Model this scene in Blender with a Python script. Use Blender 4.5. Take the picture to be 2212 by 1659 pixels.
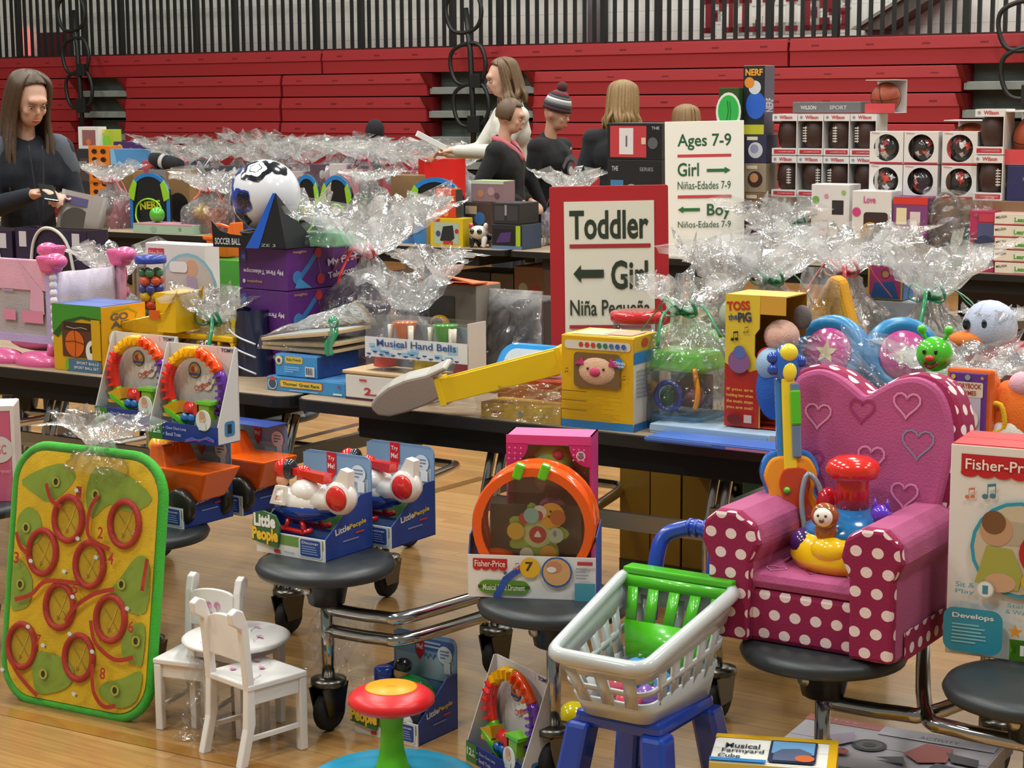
import bpy, math, random
import numpy as np
from mathutils import Matrix, Vector
from mathutils import noise as mn

for _o in list(bpy.data.objects):
    bpy.data.objects.remove(_o)
SC = bpy.context.scene
COL = SC.collection
R = math.radians

# ---------------------------------------------------------------- camera
FPX, YH, CH, ROLL = 3975.0, 215.0, 1.563, 0.006      # focal length in px, horizon row, eye height, roll
PITCH = math.atan((829.5 - YH) / FPX)
_fw = np.array([0, math.cos(PITCH), -math.sin(PITCH)])
_r0 = np.array([1.0, 0, 0]); _u0 = np.cross(_r0, _fw)
_rt = math.cos(ROLL) * _r0 - math.sin(ROLL) * _u0
_up = math.sin(ROLL) * _r0 + math.cos(ROLL) * _u0
CC = np.array([0, 0, CH])
cam_d = bpy.data.cameras.new('camera')
cam_d.sensor_width = 36.0
cam_d.lens = FPX / 2212.0 * 36.0
cam_d.clip_end = 200
cam = bpy.data.objects.new('camera', cam_d)
COL.objects.link(cam)
cam.matrix_world = Matrix(((_rt[0], _up[0], -_fw[0], 0), (_rt[1], _up[1], -_fw[1], 0), (_rt[2], _up[2], -_fw[2], CH), (0, 0, 0, 1)))
SC.camera = cam

# ---------------------------------------------------------------- world, lamps, exposure
wd = bpy.data.worlds.new('gym_ambient'); SC.world = wd; wd.use_nodes = True
wd.node_tree.nodes['Background'].inputs[0].default_value = (0.93, 1.0, 0.93, 1)
wd.node_tree.nodes['Background'].inputs[1].default_value = 0.2
LAMP_W = 155.0
LAMPS = [(x, y) for y in (0.5, 4.2, 7.9, 11.6, 15.2) for x in (-7.5, -2.7, 2.1, 6.9)]
for x, y in LAMPS:
    ld = bpy.data.lights.new('gym_lamp_light', 'AREA')
    ld.shape = 'SQUARE'; ld.size = 0.9; ld.energy = LAMP_W; ld.color = (1.0, 0.985, 0.92)
    lo = bpy.data.objects.new('gym_lamp_light', ld); lo.location = (x, y, 7.6); COL.objects.link(lo)
SC.view_settings.view_transform = 'Standard'
SC.view_settings.look = 'None'
SC.view_settings.gamma = 1.0
SC.view_settings.use_curve_mapping = False
SC.view_settings.exposure = 0.1
SC.cycles.use_denoising = True
SC.cycles.max_bounces = 7
SC.cycles.diffuse_bounces = 3
SC.cycles.glossy_bounces = 3
SC.cycles.transmission_bounces = 4
SC.cycles.transparent_max_bounces = 28
SC.cycles.use_adaptive_sampling = True
SC.cycles.adaptive_threshold = 0.03
SC.cycles.caustics_reflective = False
SC.cycles.caustics_refractive = False
SC.cycles.sample_clamp_indirect = 4.0

# ---------------------------------------------------------------- placing: u runs along the tables, v away from the camera
RZ = -33.4
U = np.array([math.cos(R(RZ)), math.sin(R(RZ)), 0]); V = np.array([-U[1], U[0], 0])
TZ = 0.74            # table top
SZ = 0.445           # stool top


def proj(P):
    d = np.array(P) - CC; z = d @ _fw
    return 1106 + FPX * (d @ _rt) / z, 829.5 - FPX * (d @ _up) / z, FPX / z


def _ray(x, y):
    return _fw + (x - 1106) / FPX * _rt - (y - 829.5) / FPX * _up


def At(x, y, z=0.0):                      # the point at height z seen at x, y
    d = _ray(x, y); return CC + d * ((z - CH) / d[2])


def Ab(x, b, z=0.0):                      # the point at height z in table row depth b seen in column x
    lo, hi = -30.0, 30.0
    for _ in range(50):
        m = (lo + hi) / 2
        P = U * m + V * b + np.array([0, 0, z]) 
        if (P - CC) @ _fw < .2 or proj(P)[0] > x: hi = m
        else: lo = m
    return U * m + V * b + np.array([0, 0, z])


def UV(a, b, z=0.0):
    return U * a + V * b + np.array([0, 0, z])


def Pb(x, y, b):                          # the point in row depth b seen at x, y
    d = _ray(x, y); t = (b - CC @ V) / (d @ V); return CC + d * t


def Wd(P, x1, rz=RZ):                     # width that carries the right end to column x1
    e = np.array([math.cos(R(rz)), math.sin(R(rz)), 0]); lo, hi = 0, 4.0
    for _ in range(40):
        m = (lo + hi) / 2
        if proj(P + e * m)[0] > x1: hi = m
        else: lo = m
    return m


def Ht(P, y):                             # height that carries the top to row y
    lo, hi = 0, 4.0
    for _ in range(40):
        m = (lo + hi) / 2
        if proj(P + np.array([0, 0, m]))[1] < y: hi = m
        else: lo = m
    return m


# ---------------------------------------------------------------- materials
_mats = {}


def lin(h):
    if not isinstance(h, str): return tuple(h)
    h = h.lstrip('#'); c = [int(h[i:i + 2], 16) / 255 for i in (0, 2, 4)]
    return tuple(x / 12.92 if x <= .04045 else ((x + .055) / 1.055) ** 2.4 for x in c)


def mt(c, kind='card', r=None, name=None):
    key = (c, kind, r)
    if key in _mats: return _mats[key]
    m = bpy.data.materials.new(name or (kind + '_' + str(c).strip('#')))
    m.use_nodes = True
    nt = m.node_tree; N = nt.nodes; L = nt.links
    b = N['Principled BSDF']; col = lin(c) + (1,)
    b.inputs['Base Color'].default_value = col
    b.inputs['Roughness'].default_value = {'card': .42, 'plastic': .3, 'cloth': .9, 'metal': .12, 'paper': .6, 'gloss': .15, 'matte': .75, 'skin': .55, 'hair': .5, 'speckle': .45, 'steel': .3}.get(kind, .5) if r is None else r

    def noise(scale, detail=3):
        tc = N.new('ShaderNodeTexCoord'); n = N.new('ShaderNodeTexNoise')
        n.inputs['Scale'].default_value = scale; n.inputs['Detail'].default_value = detail
        L.new(tc.outputs['Object'], n.inputs['Vector']); return n

    def bump(n, s, d=.002):
        bp = N.new('ShaderNodeBump'); bp.inputs['Strength'].default_value = s; bp.inputs['Distance'].default_value = d
        L.new(n.outputs[0], bp.inputs['Height']); L.new(bp.outputs[0], b.inputs['Normal'])

    def vary(n, lo, hi):
        mx = N.new('ShaderNodeMix'); mx.data_type = 'RGBA'
        mx.inputs[6].default_value = tuple(x * lo for x in col[:3]) + (1,); mx.inputs[7].default_value = tuple(min(1, x * hi) for x in col[:3]) + (1,)
        L.new(n.outputs[0], mx.inputs[0]); L.new(mx.outputs[2], b.inputs['Base Color'])
    if kind in ('metal', 'steel'):
        b.inputs['Metallic'].default_value = 1.0
    elif kind == 'cloth':
        n = noise(260, 2); bump(n, .5, .003); n2 = noise(9); vary(n2, .8, 1.15)
        b.inputs['Sheen Weight'].default_value = .03
    elif kind == 'card':
        vary(noise(14), .93, 1.05)
    elif kind == 'plastic':
        bump(noise(35, 2), .06, .004)
    elif kind == 'gloss':
        b.inputs['Coat Weight'].default_value = .5; b.inputs['Coat Roughness'].default_value = .08
    elif kind == 'skin':
        b.inputs['Subsurface Weight'].default_value = .08; b.inputs['Subsurface Radius'].default_value = (.02, .008, .005); vary(noise(30), .93, 1.05)
    elif kind == 'hair':
        n = noise(60, 4); n.inputs['Roughness'].default_value = .7; vary(n, .6, 1.35); bump(n, .4, .004)
    elif kind == 'speckle':
        n = noise(420, 1); vary(n, .75, 1.2)
    elif kind in ('cello', 'clear', 'film'):
        N.remove(b)
        out = N['Material Output']
        tr = N.new('ShaderNodeBsdfTransparent'); gl = N.new('ShaderNodeBsdfGlossy'); df = N.new('ShaderNodeBsdfTranslucent')
        gl.inputs['Roughness'].default_value = .12 if kind != 'clear' else .06
        df.inputs['Color'].default_value = (.9, .9, .9, 1)
        lw = N.new('ShaderNodeLayerWeight'); lw.inputs['Blend'].default_value = .22 if kind == 'cello' else .12
        ma = N.new('ShaderNodeMath'); ma.operation = 'MULTIPLY_ADD'; ma.inputs[1].default_value = .75 if kind == 'cello' else .6; ma.inputs[2].default_value = .07 if kind == 'cello' else .03
        L.new(lw.outputs['Fresnel'], ma.inputs[0])
        tr.inputs['Color'].default_value = tuple(.5 + .5 * x for x in col[:3]) + (1,)
        m1 = N.new('ShaderNodeMixShader'); m1.inputs[0].default_value = {'cello': .2, 'clear': .05, 'film': .03}[kind]
        L.new(tr.outputs[0], m1.inputs[1]); L.new(df.outputs[0], m1.inputs[2])
        m2 = N.new('ShaderNodeMixShader'); L.new(ma.outputs[0], m2.inputs[0]); L.new(m1.outputs[0], m2.inputs[1]); L.new(gl.outputs[0], m2.inputs[2])
        L.new(m2.outputs[0], out.inputs['Surface'])
        if kind != 'clear':
            n = noise(38, 3); n.inputs['Distortion'].default_value = .6
            bp = N.new('ShaderNodeBump'); bp.inputs['Strength'].default_value = .55; bp.inputs['Distance'].default_value = .012
            L.new(n.outputs[0], bp.inputs['Height']); L.new(bp.outputs[0], gl.inputs['Normal']); L.new(bp.outputs[0], lw.inputs['Normal'])
    _mats[key] = m
    return m


# ---------------------------------------------------------------- mesh builder
def _circ(n, r=1.0, ph=0.0):
    return [(r * math.cos(ph + 2 * math.pi * i / n), r * math.sin(ph + 2 * math.pi * i / n)) for i in range(n)]


def catmull(p, k=6, closed=False):
    p = [Vector(q) for q in p]; n = len(p); out = []
    for i in range(n if closed else n - 1):
        a, b, c, d = (p[(i - 1) % n], p[i], p[(i + 1) % n], p[(i + 2) % n]) if closed else (p[max(i - 1, 0)], p[i], p[i + 1], p[min(i + 2, n - 1)])
        for j in range(k):
            t = j / k
            out.append(.5 * ((2 * b) + (c - a) * t + (2 * a - 5 * b + 4 * c - d) * t * t + (3 * b - a - 3 * c + d) * t ** 3))
    if not closed: out.append(p[-1])
    return out


class MB:
    def __init__(s):
        s.v = []; s.f = []; s.mi = []; s.sm = []; s.mats = []; s.M = None

    def add(s, vs, fs, mat, smooth=False):
        o = len(s.v)
        if s.M is not None: vs = [s.M @ Vector(q) for q in vs]
        s.v += [tuple(q) for q in vs]
        if mat not in s.mats: s.mats.append(mat)
        k = s.mats.index(mat)
        for f in fs:
            s.f.append([i + o for i in f]); s.mi.append(k); s.sm.append(smooth)
        return s

    def box(s, x0, y0, z0, x1, y1, z1, mat):
        v = [(x, y, z) for z in (z0, z1) for y in (y0, y1) for x in (x0, x1)]
        return s.add(v, [(0, 2, 3, 1), (4, 5, 7, 6), (0, 1, 5, 4), (2, 6, 7, 3), (0, 4, 6, 2), (1, 3, 7, 5)], mat)

    def cbox(s, c, d, mat):
        return s.box(c[0] - d[0] / 2, c[1] - d[1] / 2, c[2] - d[2] / 2, c[0] + d[0] / 2, c[1] + d[1] / 2, c[2] + d[2] / 2, mat)

    def frus(s, c, d0, d1, h, mat, sh=(0, 0)):          # tapered block: bottom size d0, top size d1
        v = [(c[0] + sx * d0[0] / 2, c[1] + sy * d0[1] / 2, c[2]) for sy in (-1, 1) for sx in (-1, 1)] + \
            [(c[0] + sh[0] + sx * d1[0] / 2, c[1] + sh[1] + sy * d1[1] / 2, c[2] + h) for sy in (-1, 1) for sx in (-1, 1)]
        return s.add(v, [(0, 2, 3, 1), (4, 5, 7, 6), (0, 1, 5, 4), (2, 6, 7, 3), (0, 4, 6, 2), (1, 3, 7, 5)], mat)

    def lathe(s, prof, mat, n=20, c=(0, 0, 0), axis='z', smooth=True, sc=(1, 1)):
        v = []; f = []
        cs = _circ(n)
        for r, z in prof:
            for x, y in cs:
                p = (x * r * sc[0], y * r * sc[1], z)
                if axis == 'y': p = (p[0], -p[2], p[1])
                elif axis == 'x': p = (p[2], p[0], p[1])
                v.append((p[0] + c[0], p[1] + c[1], p[2] + c[2]))
        m = len(prof)
        for i in range(m - 1):
            for j in range(n):
                f.append((i * n + j, i * n + (j + 1) % n, (i + 1) * n + (j + 1) % n, (i + 1) * n + j))
        if prof[0][0] > 1e-5: f.append(tuple(range(n))[::-1])
        if prof[-1][0] > 1e-5: f.append(tuple(range((m - 1) * n, m * n)))
        return s.add(v, f, mat, smooth)

    def ell(s, c, r, mat, nu=16, nv=10):
        if not hasattr(r, '__len__'): r = (r, r, r)
        v = [(c[0], c[1], c[2] - r[2])]; f = []
        for i in range(1, nv):
            t = -math.pi / 2 + math.pi * i / nv
            for x, y in _circ(nu): v.append((c[0] + x * r[0] * math.cos(t), c[1] + y * r[1] * math.cos(t), c[2] + r[2] * math.sin(t)))
        v.append((c[0], c[1], c[2] + r[2])); e = len(v) - 1
        for j in range(nu):
            f.append((0, 1 + (j + 1) % nu, 1 + j)); f.append((e, e - nu + j, e - nu + (j + 1) % nu))
        for i in range(nv - 2):
            for j in range(nu):
                a = 1 + i * nu + j; b = 1 + i * nu + (j + 1) % nu
                f.append((a, b, b + nu, a + nu))
        return s.add(v, f, mat, True)

    def tube(s, pts, r, mat, n=8, closed=False, smooth=True, k=0, flat=1.0):
        if k: pts = catmull(pts, k, closed)
        pts = [Vector(p) for p in pts]; m = len(pts)
        rs = r if hasattr(r, '__len__') else [r] * m
        if len(rs) != m:
            rs = list(np.interp(np.linspace(0, 1, m), np.linspace(0, 1, len(rs)), rs))
        v = []; f = []; nrm = None
        for i, p in enumerate(pts):
            a = pts[(i - 1) % m] if closed or i else p
            b = pts[(i + 1) % m] if closed or i < m - 1 else p
            t = (b - a); t = t.normalized() if t.length > 1e-9 else Vector((0, 0, 1))
            if nrm is None:
                nrm = t.cross(Vector((0, 0, 1)) if abs(t.z) < .9 else Vector((1, 0, 0))).normalized()
            else:
                nrm = (nrm - t * nrm.dot(t)); nrm = nrm.normalized() if nrm.length > 1e-6 else t.orthogonal().normalized()
            bn = t.cross(nrm)
            for x, y in _circ(n, rs[i]): v.append(p + nrm * x + bn * y * flat)
        for i in range(m if closed else m - 1):
            for j in range(n):
                a = i * n; b = ((i + 1) % m) * n
                f.append((a + j, a + (j + 1) % n, b + (j + 1) % n, b + j))
        if not closed:
            f.append(tuple(range(n))[::-1]); f.append(tuple(range((m - 1) * n, m * n)))
        return s.add(v, f, mat, smooth)

    def caps(s, p, q, r1, r2, mat, n=12):               # tapered capsule
        p = Vector(p); q = Vector(q); d = q - p; L = d.length; t = d.normalized() if L > 1e-6 else Vector((0, 0, 1))
        pts = []; rs = []
        for k in range(5):
            a = -math.pi / 2 + math.pi / 2 * k / 4; pts.append(p + t * r1 * math.sin(a)); rs.append(max(r1 * math.cos(a), 1e-4))
        for k in range(1, 5):
            a = math.pi / 2 * k / 4
            pts.append(q + t * r2 * math.sin(a)); rs.append(max(r2 * math.cos(a), 1e-4))
        return s.tube(pts, rs, mat, n)

    def prism(s, poly, y0, y1, mat, plane='xz', smooth=False):
        n = len(poly)
        def P(a, b, y):
            return (a, y, b) if plane == 'xz' else ((a, b, y) if plane == 'xy' else (y, a, b))
        v = [P(a, b, y0) for a, b in poly] + [P(a, b, y1) for a, b in poly]
        f = [tuple(range(n)), tuple(range(2 * n - 1, n - 1, -1))] + [(i, i + n, (i + 1) % n + n, (i + 1) % n) for i in range(n)]
        if sum(poly[i][0] * poly[(i + 1) % n][1] - poly[(i + 1) % n][0] * poly[i][1] for i in range(n)) < 0:
            f = [q[::-1] for q in f]
        if plane == 'xy': f = [q[::-1] for q in f]
        if plane == 'yz': f = [q[::-1] for q in f]
        if y1 < y0: f = [q[::-1] for q in f]
        return s.add(v, f, mat, smooth)

    def ringp(s, outer, inner, y0, y1, mat, plane='xz'):  # extruded outline with a hole (same number of points)
        n = len(outer)
        def P(a, b, y):
            return (a, y, b) if plane == 'xz' else ((a, b, y) if plane == 'xy' else (y, a, b))
        v = [P(a, b, y) for y in (y0, y1) for L in (outer, inner) for a, b in L]
        f = []
        for i in range(n):
            j = (i + 1) % n
            f += [(i, j, n + j, n + i), (2 * n + i, 3 * n + i, 3 * n + j, 2 * n + j), (i, 2 * n + i, 2 * n + j, j), (n + i, n + j, 3 * n + j, 3 * n + i)]
        return s.add(v, f, mat)

    def sheet(s, grid, mat, smooth=True, closed_u=False):   # grid of points [row][col]
        nr = len(grid); nc = len(grid[0]); v = [p for row in grid for p in row]; f = []
        for i in range(nr - 1):
            for j in range(nc if closed_u else nc - 1):
                k = (j + 1) % nc
                f.append((i * nc + j, i * nc + k, (i + 1) * nc + k, (i + 1) * nc + j))
        return s.add(v, f, mat, smooth)

    def build(s, name, parent=None, loc=None, rz=None, bev=0, sub=0, solid=0, remesh=0, kind=None):
        me = bpy.data.meshes.new(name)
        me.from_pydata(s.v, [], s.f)
        for m in s.mats: me.materials.append(m)
        me.polygons.foreach_set('material_index', s.mi)
        me.polygons.foreach_set('use_smooth', s.sm)
        me.update()
        o = bpy.data.objects.new(name, me); COL.objects.link(o)
        if parent is not None: o.parent = parent
        if loc is not None: o.location = tuple(loc)
        if rz is not None: o.rotation_euler = (0, 0, R(rz))
        if solid:
            md = o.modifiers.new('thick', 'SOLIDIFY'); md.thickness = solid; md.offset = 0
        if remesh:
            md = o.modifiers.new('skin', 'REMESH'); md.mode = 'VOXEL'; md.voxel_size = remesh; md.use_smooth_shade = True
            md = o.modifiers.new('smooth', 'SMOOTH'); md.factor = .5; md.iterations = 6
        if bev:
            md = o.modifiers.new('edge', 'BEVEL'); md.width = bev; md.segments = 2; md.limit_method = 'ANGLE'; md.angle_limit = R(40)
        if sub:
            md = o.modifiers.new('sub', 'SUBSURF'); md.levels = sub; md.render_levels = sub
        if kind: o['kind'] = kind
        return o


def tag(o, label, cat, group=None, kind=None):
    o['label'] = label; o['category'] = cat
    if group: o['group'] = group
    if kind: o['kind'] = kind
    return o


def thing(name, label, cat, P, rz=RZ, group=None):
    o = bpy.data.objects.new(name, None); COL.objects.link(o)
    o.empty_display_size = .05
    o.location = tuple(P); o.rotation_euler = (0, 0, R(rz))
    return tag(o, label, cat, group)


def dup(root, P, rz=None, label=None, sc=None):
    r = root.copy(); COL.objects.link(r); r.location = tuple(P)
    if rz is not None: r.rotation_euler = (0, 0, R(rz))
    if label: r['label'] = label
    if sc: r.scale = (sc, sc, sc)
    for ch in list(root.children):
        c = ch.copy(); COL.objects.link(c); c.parent = r
        for g in list(ch.children):
            d = g.copy(); COL.objects.link(d); d.parent = c
    return r


# ---------------------------------------------------------------- print: flat artwork and lettering on a face
_gl = {}


def glyphs(t, bold):
    k = (t, bold)
    if k not in _gl:
        cu = bpy.data.curves.new('t', 'FONT'); cu.body = t; cu.resolution_u = 3
        cu.offset = bold
        ob = bpy.data.objects.new('t', cu)
        me = bpy.data.meshes.new_from_object(ob)
        v = [tuple(q.co)[:2] for q in me.vertices]; f = [tuple(p.vertices) for p in me.polygons]
        bpy.data.objects.remove(ob); bpy.data.meshes.remove(me); bpy.data.curves.remove(cu)
        xs = [a for a, b in v] or [0, 1]; ys = [b for a, b in v] or [0, 1]
        x0, x1, y0, y1 = min(xs), max(xs), min(ys), max(ys)
        _gl[k] = ([((a - x0) / (x1 - x0 or 1), (b - y0) / (y1 - y0 or 1)) for a, b in v], f, (x1 - x0) / (y1 - y0 or 1))
    return _gl[k]


class Face:
    def __init__(s, parent, o, u, v, W, H):
        s.p = parent; s.o = Vector(o); s.u = Vector(u).normalized(); s.vv = Vector(v).normalized(); s.n = s.u.cross(s.vv); s.W = W; s.H = H
        s.art = MB(); s.let = MB(); s.k = 1

    def P(s, x, y):
        return s.o + s.u * (x * s.W) + s.vv * (y * s.H) + s.n * (.0005 + .0005 * s.k)

    def poly(s, pts, c, mat=None):
        s.art.add([s.P(*q) for q in pts], [tuple(range(len(pts)))], mat or mt(c)); s.k += 1; return s

    def rect(s, x0, y0, x1, y1, c, rnd=0):
        if rnd:
            pts = []
            rx = rnd * min(s.W, s.H) / s.W; ry = rnd * min(s.W, s.H) / s.H
            for cx, cy, a0 in ((x1 - rx, y1 - ry, 0), (x0 + rx, y1 - ry, 90), (x0 + rx, y0 + ry, 180), (x1 - rx, y0 + ry, 270)):
                for i in range(5): pts.append((cx + rx * math.cos(R(a0 + i * 22.5)), cy + ry * math.sin(R(a0 + i * 22.5))))
            return s.poly(pts, c)
        return s.poly([(x0, y0), (x1, y0), (x1, y1), (x0, y1)], c)

    def disc(s, x, y, r, c, asp=1.0, n=20):                 # r in units of the face height
        return s.poly([(x + a * r * s.H / s.W * asp, y + b * r) for a, b in _circ(n)], c)

    def star(s, x, y, r, c, n=5, q=.45):
        return s.poly([(x + math.sin(math.pi * i / n) * (r if i % 2 == 0 else r * q) * s.H / s.W, y + math.cos(math.pi * i / n) * (r if i % 2 == 0 else r * q)) for i in range(2 * n)], c)

    def line(s, pts, w, c):                                  # stroke, width w in units of face height
        P = [Vector((x * s.W, y * s.H)) for x, y in pts]; L = []; Rr = []
        for i, p in enumerate(P):
            t = (P[min(i + 1, len(P) - 1)] - P[max(i - 1, 0)]).normalized(); n = Vector((-t.y, t.x)) * w * s.H / 2
            L.append(p + n); Rr.append(p - n)
        v = [s.P(q.x / s.W, q.y / s.H) for q in L + Rr]; n = len(P)
        s.art.add(v, [(n + i, n + i + 1, i + 1, i) for i in range(n - 1)], mt(c)); s.k += 1; return s

    def note(s, x, y, h, c):                                 # a musical note
        w = h * s.H / s.W
        s.disc(x, y, h * .18, c, 1.2, 10); s.disc(x + w * .5, y + h * .08, h * .18, c, 1.2, 10)
        s.rect(x + w * .14, y, x + w * .2, y + h * .8, c); s.rect(x + w * .64, y + h * .08, x + w * .7, y + h * .9, c)
        return s.poly([(x + w * .14, y + h * .65), (x + w * .7, y + h * .75), (x + w * .7, y + h * .95), (x + w * .14, y + h * .85)], c)

    def text(s, t, x0, y0, x1, y1, c, bold=.0, rot=0, fit=True):
        v, f, asp = glyphs(t, bold); pts = []
        if not fit:                                          # keep letter shape, height from y0..y1
            w = asp * (y1 - y0) * s.H / s.W; cx = (x0 + x1) / 2; x0, x1 = cx - w / 2, cx + w / 2
        cx, cy = (x0 + x1) / 2 * s.W, (y0 + y1) / 2 * s.H
        for a, b in v:
            X = (x0 + a * (x1 - x0)) * s.W; Y = (y0 + b * (y1 - y0)) * s.H
            if rot:
                dx, dy = X - cx, Y - cy; X = cx + dx * math.cos(R(rot)) - dy * math.sin(R(rot)); Y = cy + dx * math.sin(R(rot)) + dy * math.cos(R(rot))
            pts.append(s.P(X / s.W, Y / s.H))
        s.let.add(pts, f, mt(c)); s.k += 1; return s

    def lines(s, x0, y0, x1, y1, n, c, seed=0):              # rows of print too small to read
        rd = random.Random(seed); h = (y1 - y0) / n
        for i in range(n):
            y = y1 - (i + .5) * h; s.rect(x0, y - h * .22, x0 + (x1 - x0) * rd.uniform(.55, 1), y + h * .22, c); s.k -= 1
        s.k += 1; return s

    def done(s):
        if s.art.v: s.art.build('artwork_print', s.p)
        if s.let.v: s.let.build('lettering', s.p)
        return s


def faces(o, w, d, h):
    return dict(front=lambda: Face(o, (0, 0, 0), (1, 0, 0), (0, 0, 1), w, h), right=lambda: Face(o, (w, 0, 0), (0, 1, 0), (0, 0, 1), d, h),
                left=lambda: Face(o, (0, d, 0), (0, -1, 0), (0, 0, 1), d, h), top=lambda: Face(o, (0, 0, h), (1, 0, 0), (0, 1, 0), w, d))


def carton(name, label, P, w, d, h, col, rz=RZ, cols=None, cat='box', group=None, bev=.002):
    """closed cardboard box, origin at its front left foot; cols may give front/right/left/top/back their own colour; top flap seam is modelled"""
    mb = MB(); c = dict(front=col, right=col, left=col, top=col, back=col, bottom=col); c.update(cols or {})
    v = [(x, y, z) for z in (0, h) for y in (0, d) for x in (0, w)]
    for k, f in dict(bottom=(0, 2, 3, 1), top=(4, 5, 7, 6), front=(0, 1, 5, 4), back=(2, 6, 7, 3), left=(0, 4, 6, 2), right=(1, 3, 7, 5)).items():
        mb.add([v[i] for i in f], [(0, 1, 2, 3)], mt(c[k]))
    # share corners so that the edge bevel works
    mb2 = MB(); mb2.v = v; mb2.mats = mb.mats; mb2.mi = mb.mi; mb2.sm = mb.sm
    mb2.f = [[0, 2, 3, 1], [4, 5, 7, 6], [0, 1, 5, 4], [2, 6, 7, 3], [0, 4, 6, 2], [1, 3, 7, 5]]
    o = mb2.build(name, None, P, rz, bev)
    tag(o, label, cat, group)
    if min(w, h, d) > .03:
        for y0, y1 in ((.003, d * .5 - .0015), (d * .5 + .0015, d - .003)):
            fl = MB(); fl.box(.004, y0, h - .0005, w - .004, y1, h + .0015, mt(c['top'])); fl.build('top_flap', o)
    return o, faces(o, w, d, h + (.0016 if min(w, h, d) > .03 else 0))

# ---------------------------------------------------------------- floor
def floor_mat():
    m = bpy.data.materials.new('maple_floor'); m.use_nodes = True; nt = m.node_tree; N = nt.nodes; L = nt.links; b = N['Principled BSDF']
    tc = N.new('ShaderNodeTexCoord'); mp = N.new('ShaderNodeMapping'); mp.inputs['Rotation'].default_value = (0, 0, R(-RZ))
    L.new(tc.outputs['Object'], mp.inputs['Vector'])
    br = N.new('ShaderNodeTexBrick'); br.offset = .37; br.inputs['Scale'].default_value = 1.0
    br.inputs['Brick Width'].default_value = .9; br.inputs['Row Height'].default_value = .057; br.inputs['Mortar Size'].default_value = .0012
    br.inputs['Color1'].default_value = (.34, .178, .058, 1); br.inputs['Color2'].default_value = (.43, .24, .085, 1); br.inputs['Mortar'].default_value = (.25, .13, .05, 1)
    L.new(mp.outputs[0], br.inputs['Vector'])
    mp2 = N.new('ShaderNodeMapping'); mp2.inputs['Scale'].default_value = (1.5, 26, 1); L.new(mp.outputs[0], mp2.inputs['Vector'])
    n = N.new('ShaderNodeTexNoise'); n.inputs['Scale'].default_value = 3; n.inputs['Detail'].default_value = 5; L.new(mp2.outputs[0], n.inputs['Vector'])
    mx = N.new('ShaderNodeMix'); mx.data_type = 'RGBA'; mx.blend_type = 'OVERLAY'; mx.inputs[0].default_value = .35
    L.new(br.outputs['Color'], mx.inputs[6]); L.new(n.outputs[0], mx.inputs[7]); L.new(mx.outputs[2], b.inputs['Base Color'])
    b.inputs['Roughness'].default_value = .22; b.inputs['Coat Weight'].default_value = .35; b.inputs['Coat Roughness'].default_value = .12
    n3 = N.new('ShaderNodeTexNoise'); n3.inputs['Scale'].default_value = 1.4; L.new(tc.outputs['Object'], n3.inputs['Vector'])
    bp = N.new('ShaderNodeBump'); bp.inputs['Strength'].default_value = .08; bp.inputs['Distance'].default_value = .02; L.new(n3.outputs[0], bp.inputs['Height']); L.new(bp.outputs[0], b.inputs['Coat Normal'])
    return m


mb = MB(); mb.box(-26, -4, -.1, 20, 34, 0, floor_mat()); FLOOR = mb.build('floor'); FLOOR['kind'] = 'structure'
FLOOR['label'] = 'glossy honey coloured maple gym floor'


def floor_line(p, q, w, c):
    p = Vector(p[:2]); q = Vector(q[:2]); t = (q - p).normalized(); n = Vector((-t.y, t.x)) * w / 2
    m = MB(); m.add([(*(p + n), .0012), (*(p - n), .0012), (*(q - n), .0012), (*(q + n), .0012)], [(0, 1, 2, 3)], mt(c, 'gloss'))
    m.build('court_line', FLOOR)


floor_line(At(565, 968), At(780, 915), .05, '#3a2d22')
floor_line(At(905, 1070), At(1045, 1032), .05, '#7c5a30')
floor_line(At(-30, 1528), At(640, 1676), .05, '#9a6b30')

# ---------------------------------------------------------------- back wall
BB = 14.75                                        # depth of the bleacher front
BW = BB + 1.1                                     # wall behind the rail


def wall_mat():
    m = bpy.data.materials.new('painted_block'); m.use_nodes = True; nt = m.node_tree; N = nt.nodes; L = nt.links; b = N['Principled BSDF']
    tc = N.new('ShaderNodeTexCoord'); mp = N.new('ShaderNodeMapping'); mp.inputs['Rotation'].default_value = (R(90), 0, 0); L.new(tc.outputs['Object'], mp.inputs['Vector'])
    br = N.new('ShaderNodeTexBrick'); br.inputs['Scale'].default_value = 1; br.inputs['Brick Width'].default_value = .4; br.inputs['Row Height'].default_value = .2; br.inputs['Mortar Size'].default_value = .004
    br.inputs['Color1'].default_value = (.72, .73, .68, 1); br.inputs['Color2'].default_value = (.76, .77, .72, 1); br.inputs['Mortar'].default_value = (.56, .57, .54, 1)
    L.new(mp.outputs[0], br.inputs['Vector']); L.new(br.outputs['Color'], b.inputs['Base Color']); b.inputs['Roughness'].default_value = .6
    return m


mb = MB(); mb.box(-30, 0, 0, 14, .2, 6.5, wall_mat()); WALL = mb.build('wall_back', None, UV(0, BW), RZ)
WALL['kind'] = 'structure'; WALL['label'] = 'pale grey painted block wall behind the railing'


def wall_local(x, y):                              # point on the wall seen at x, y, in wall coordinates
    P = Pb(x, y, BW); return P @ U, P[2]


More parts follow.
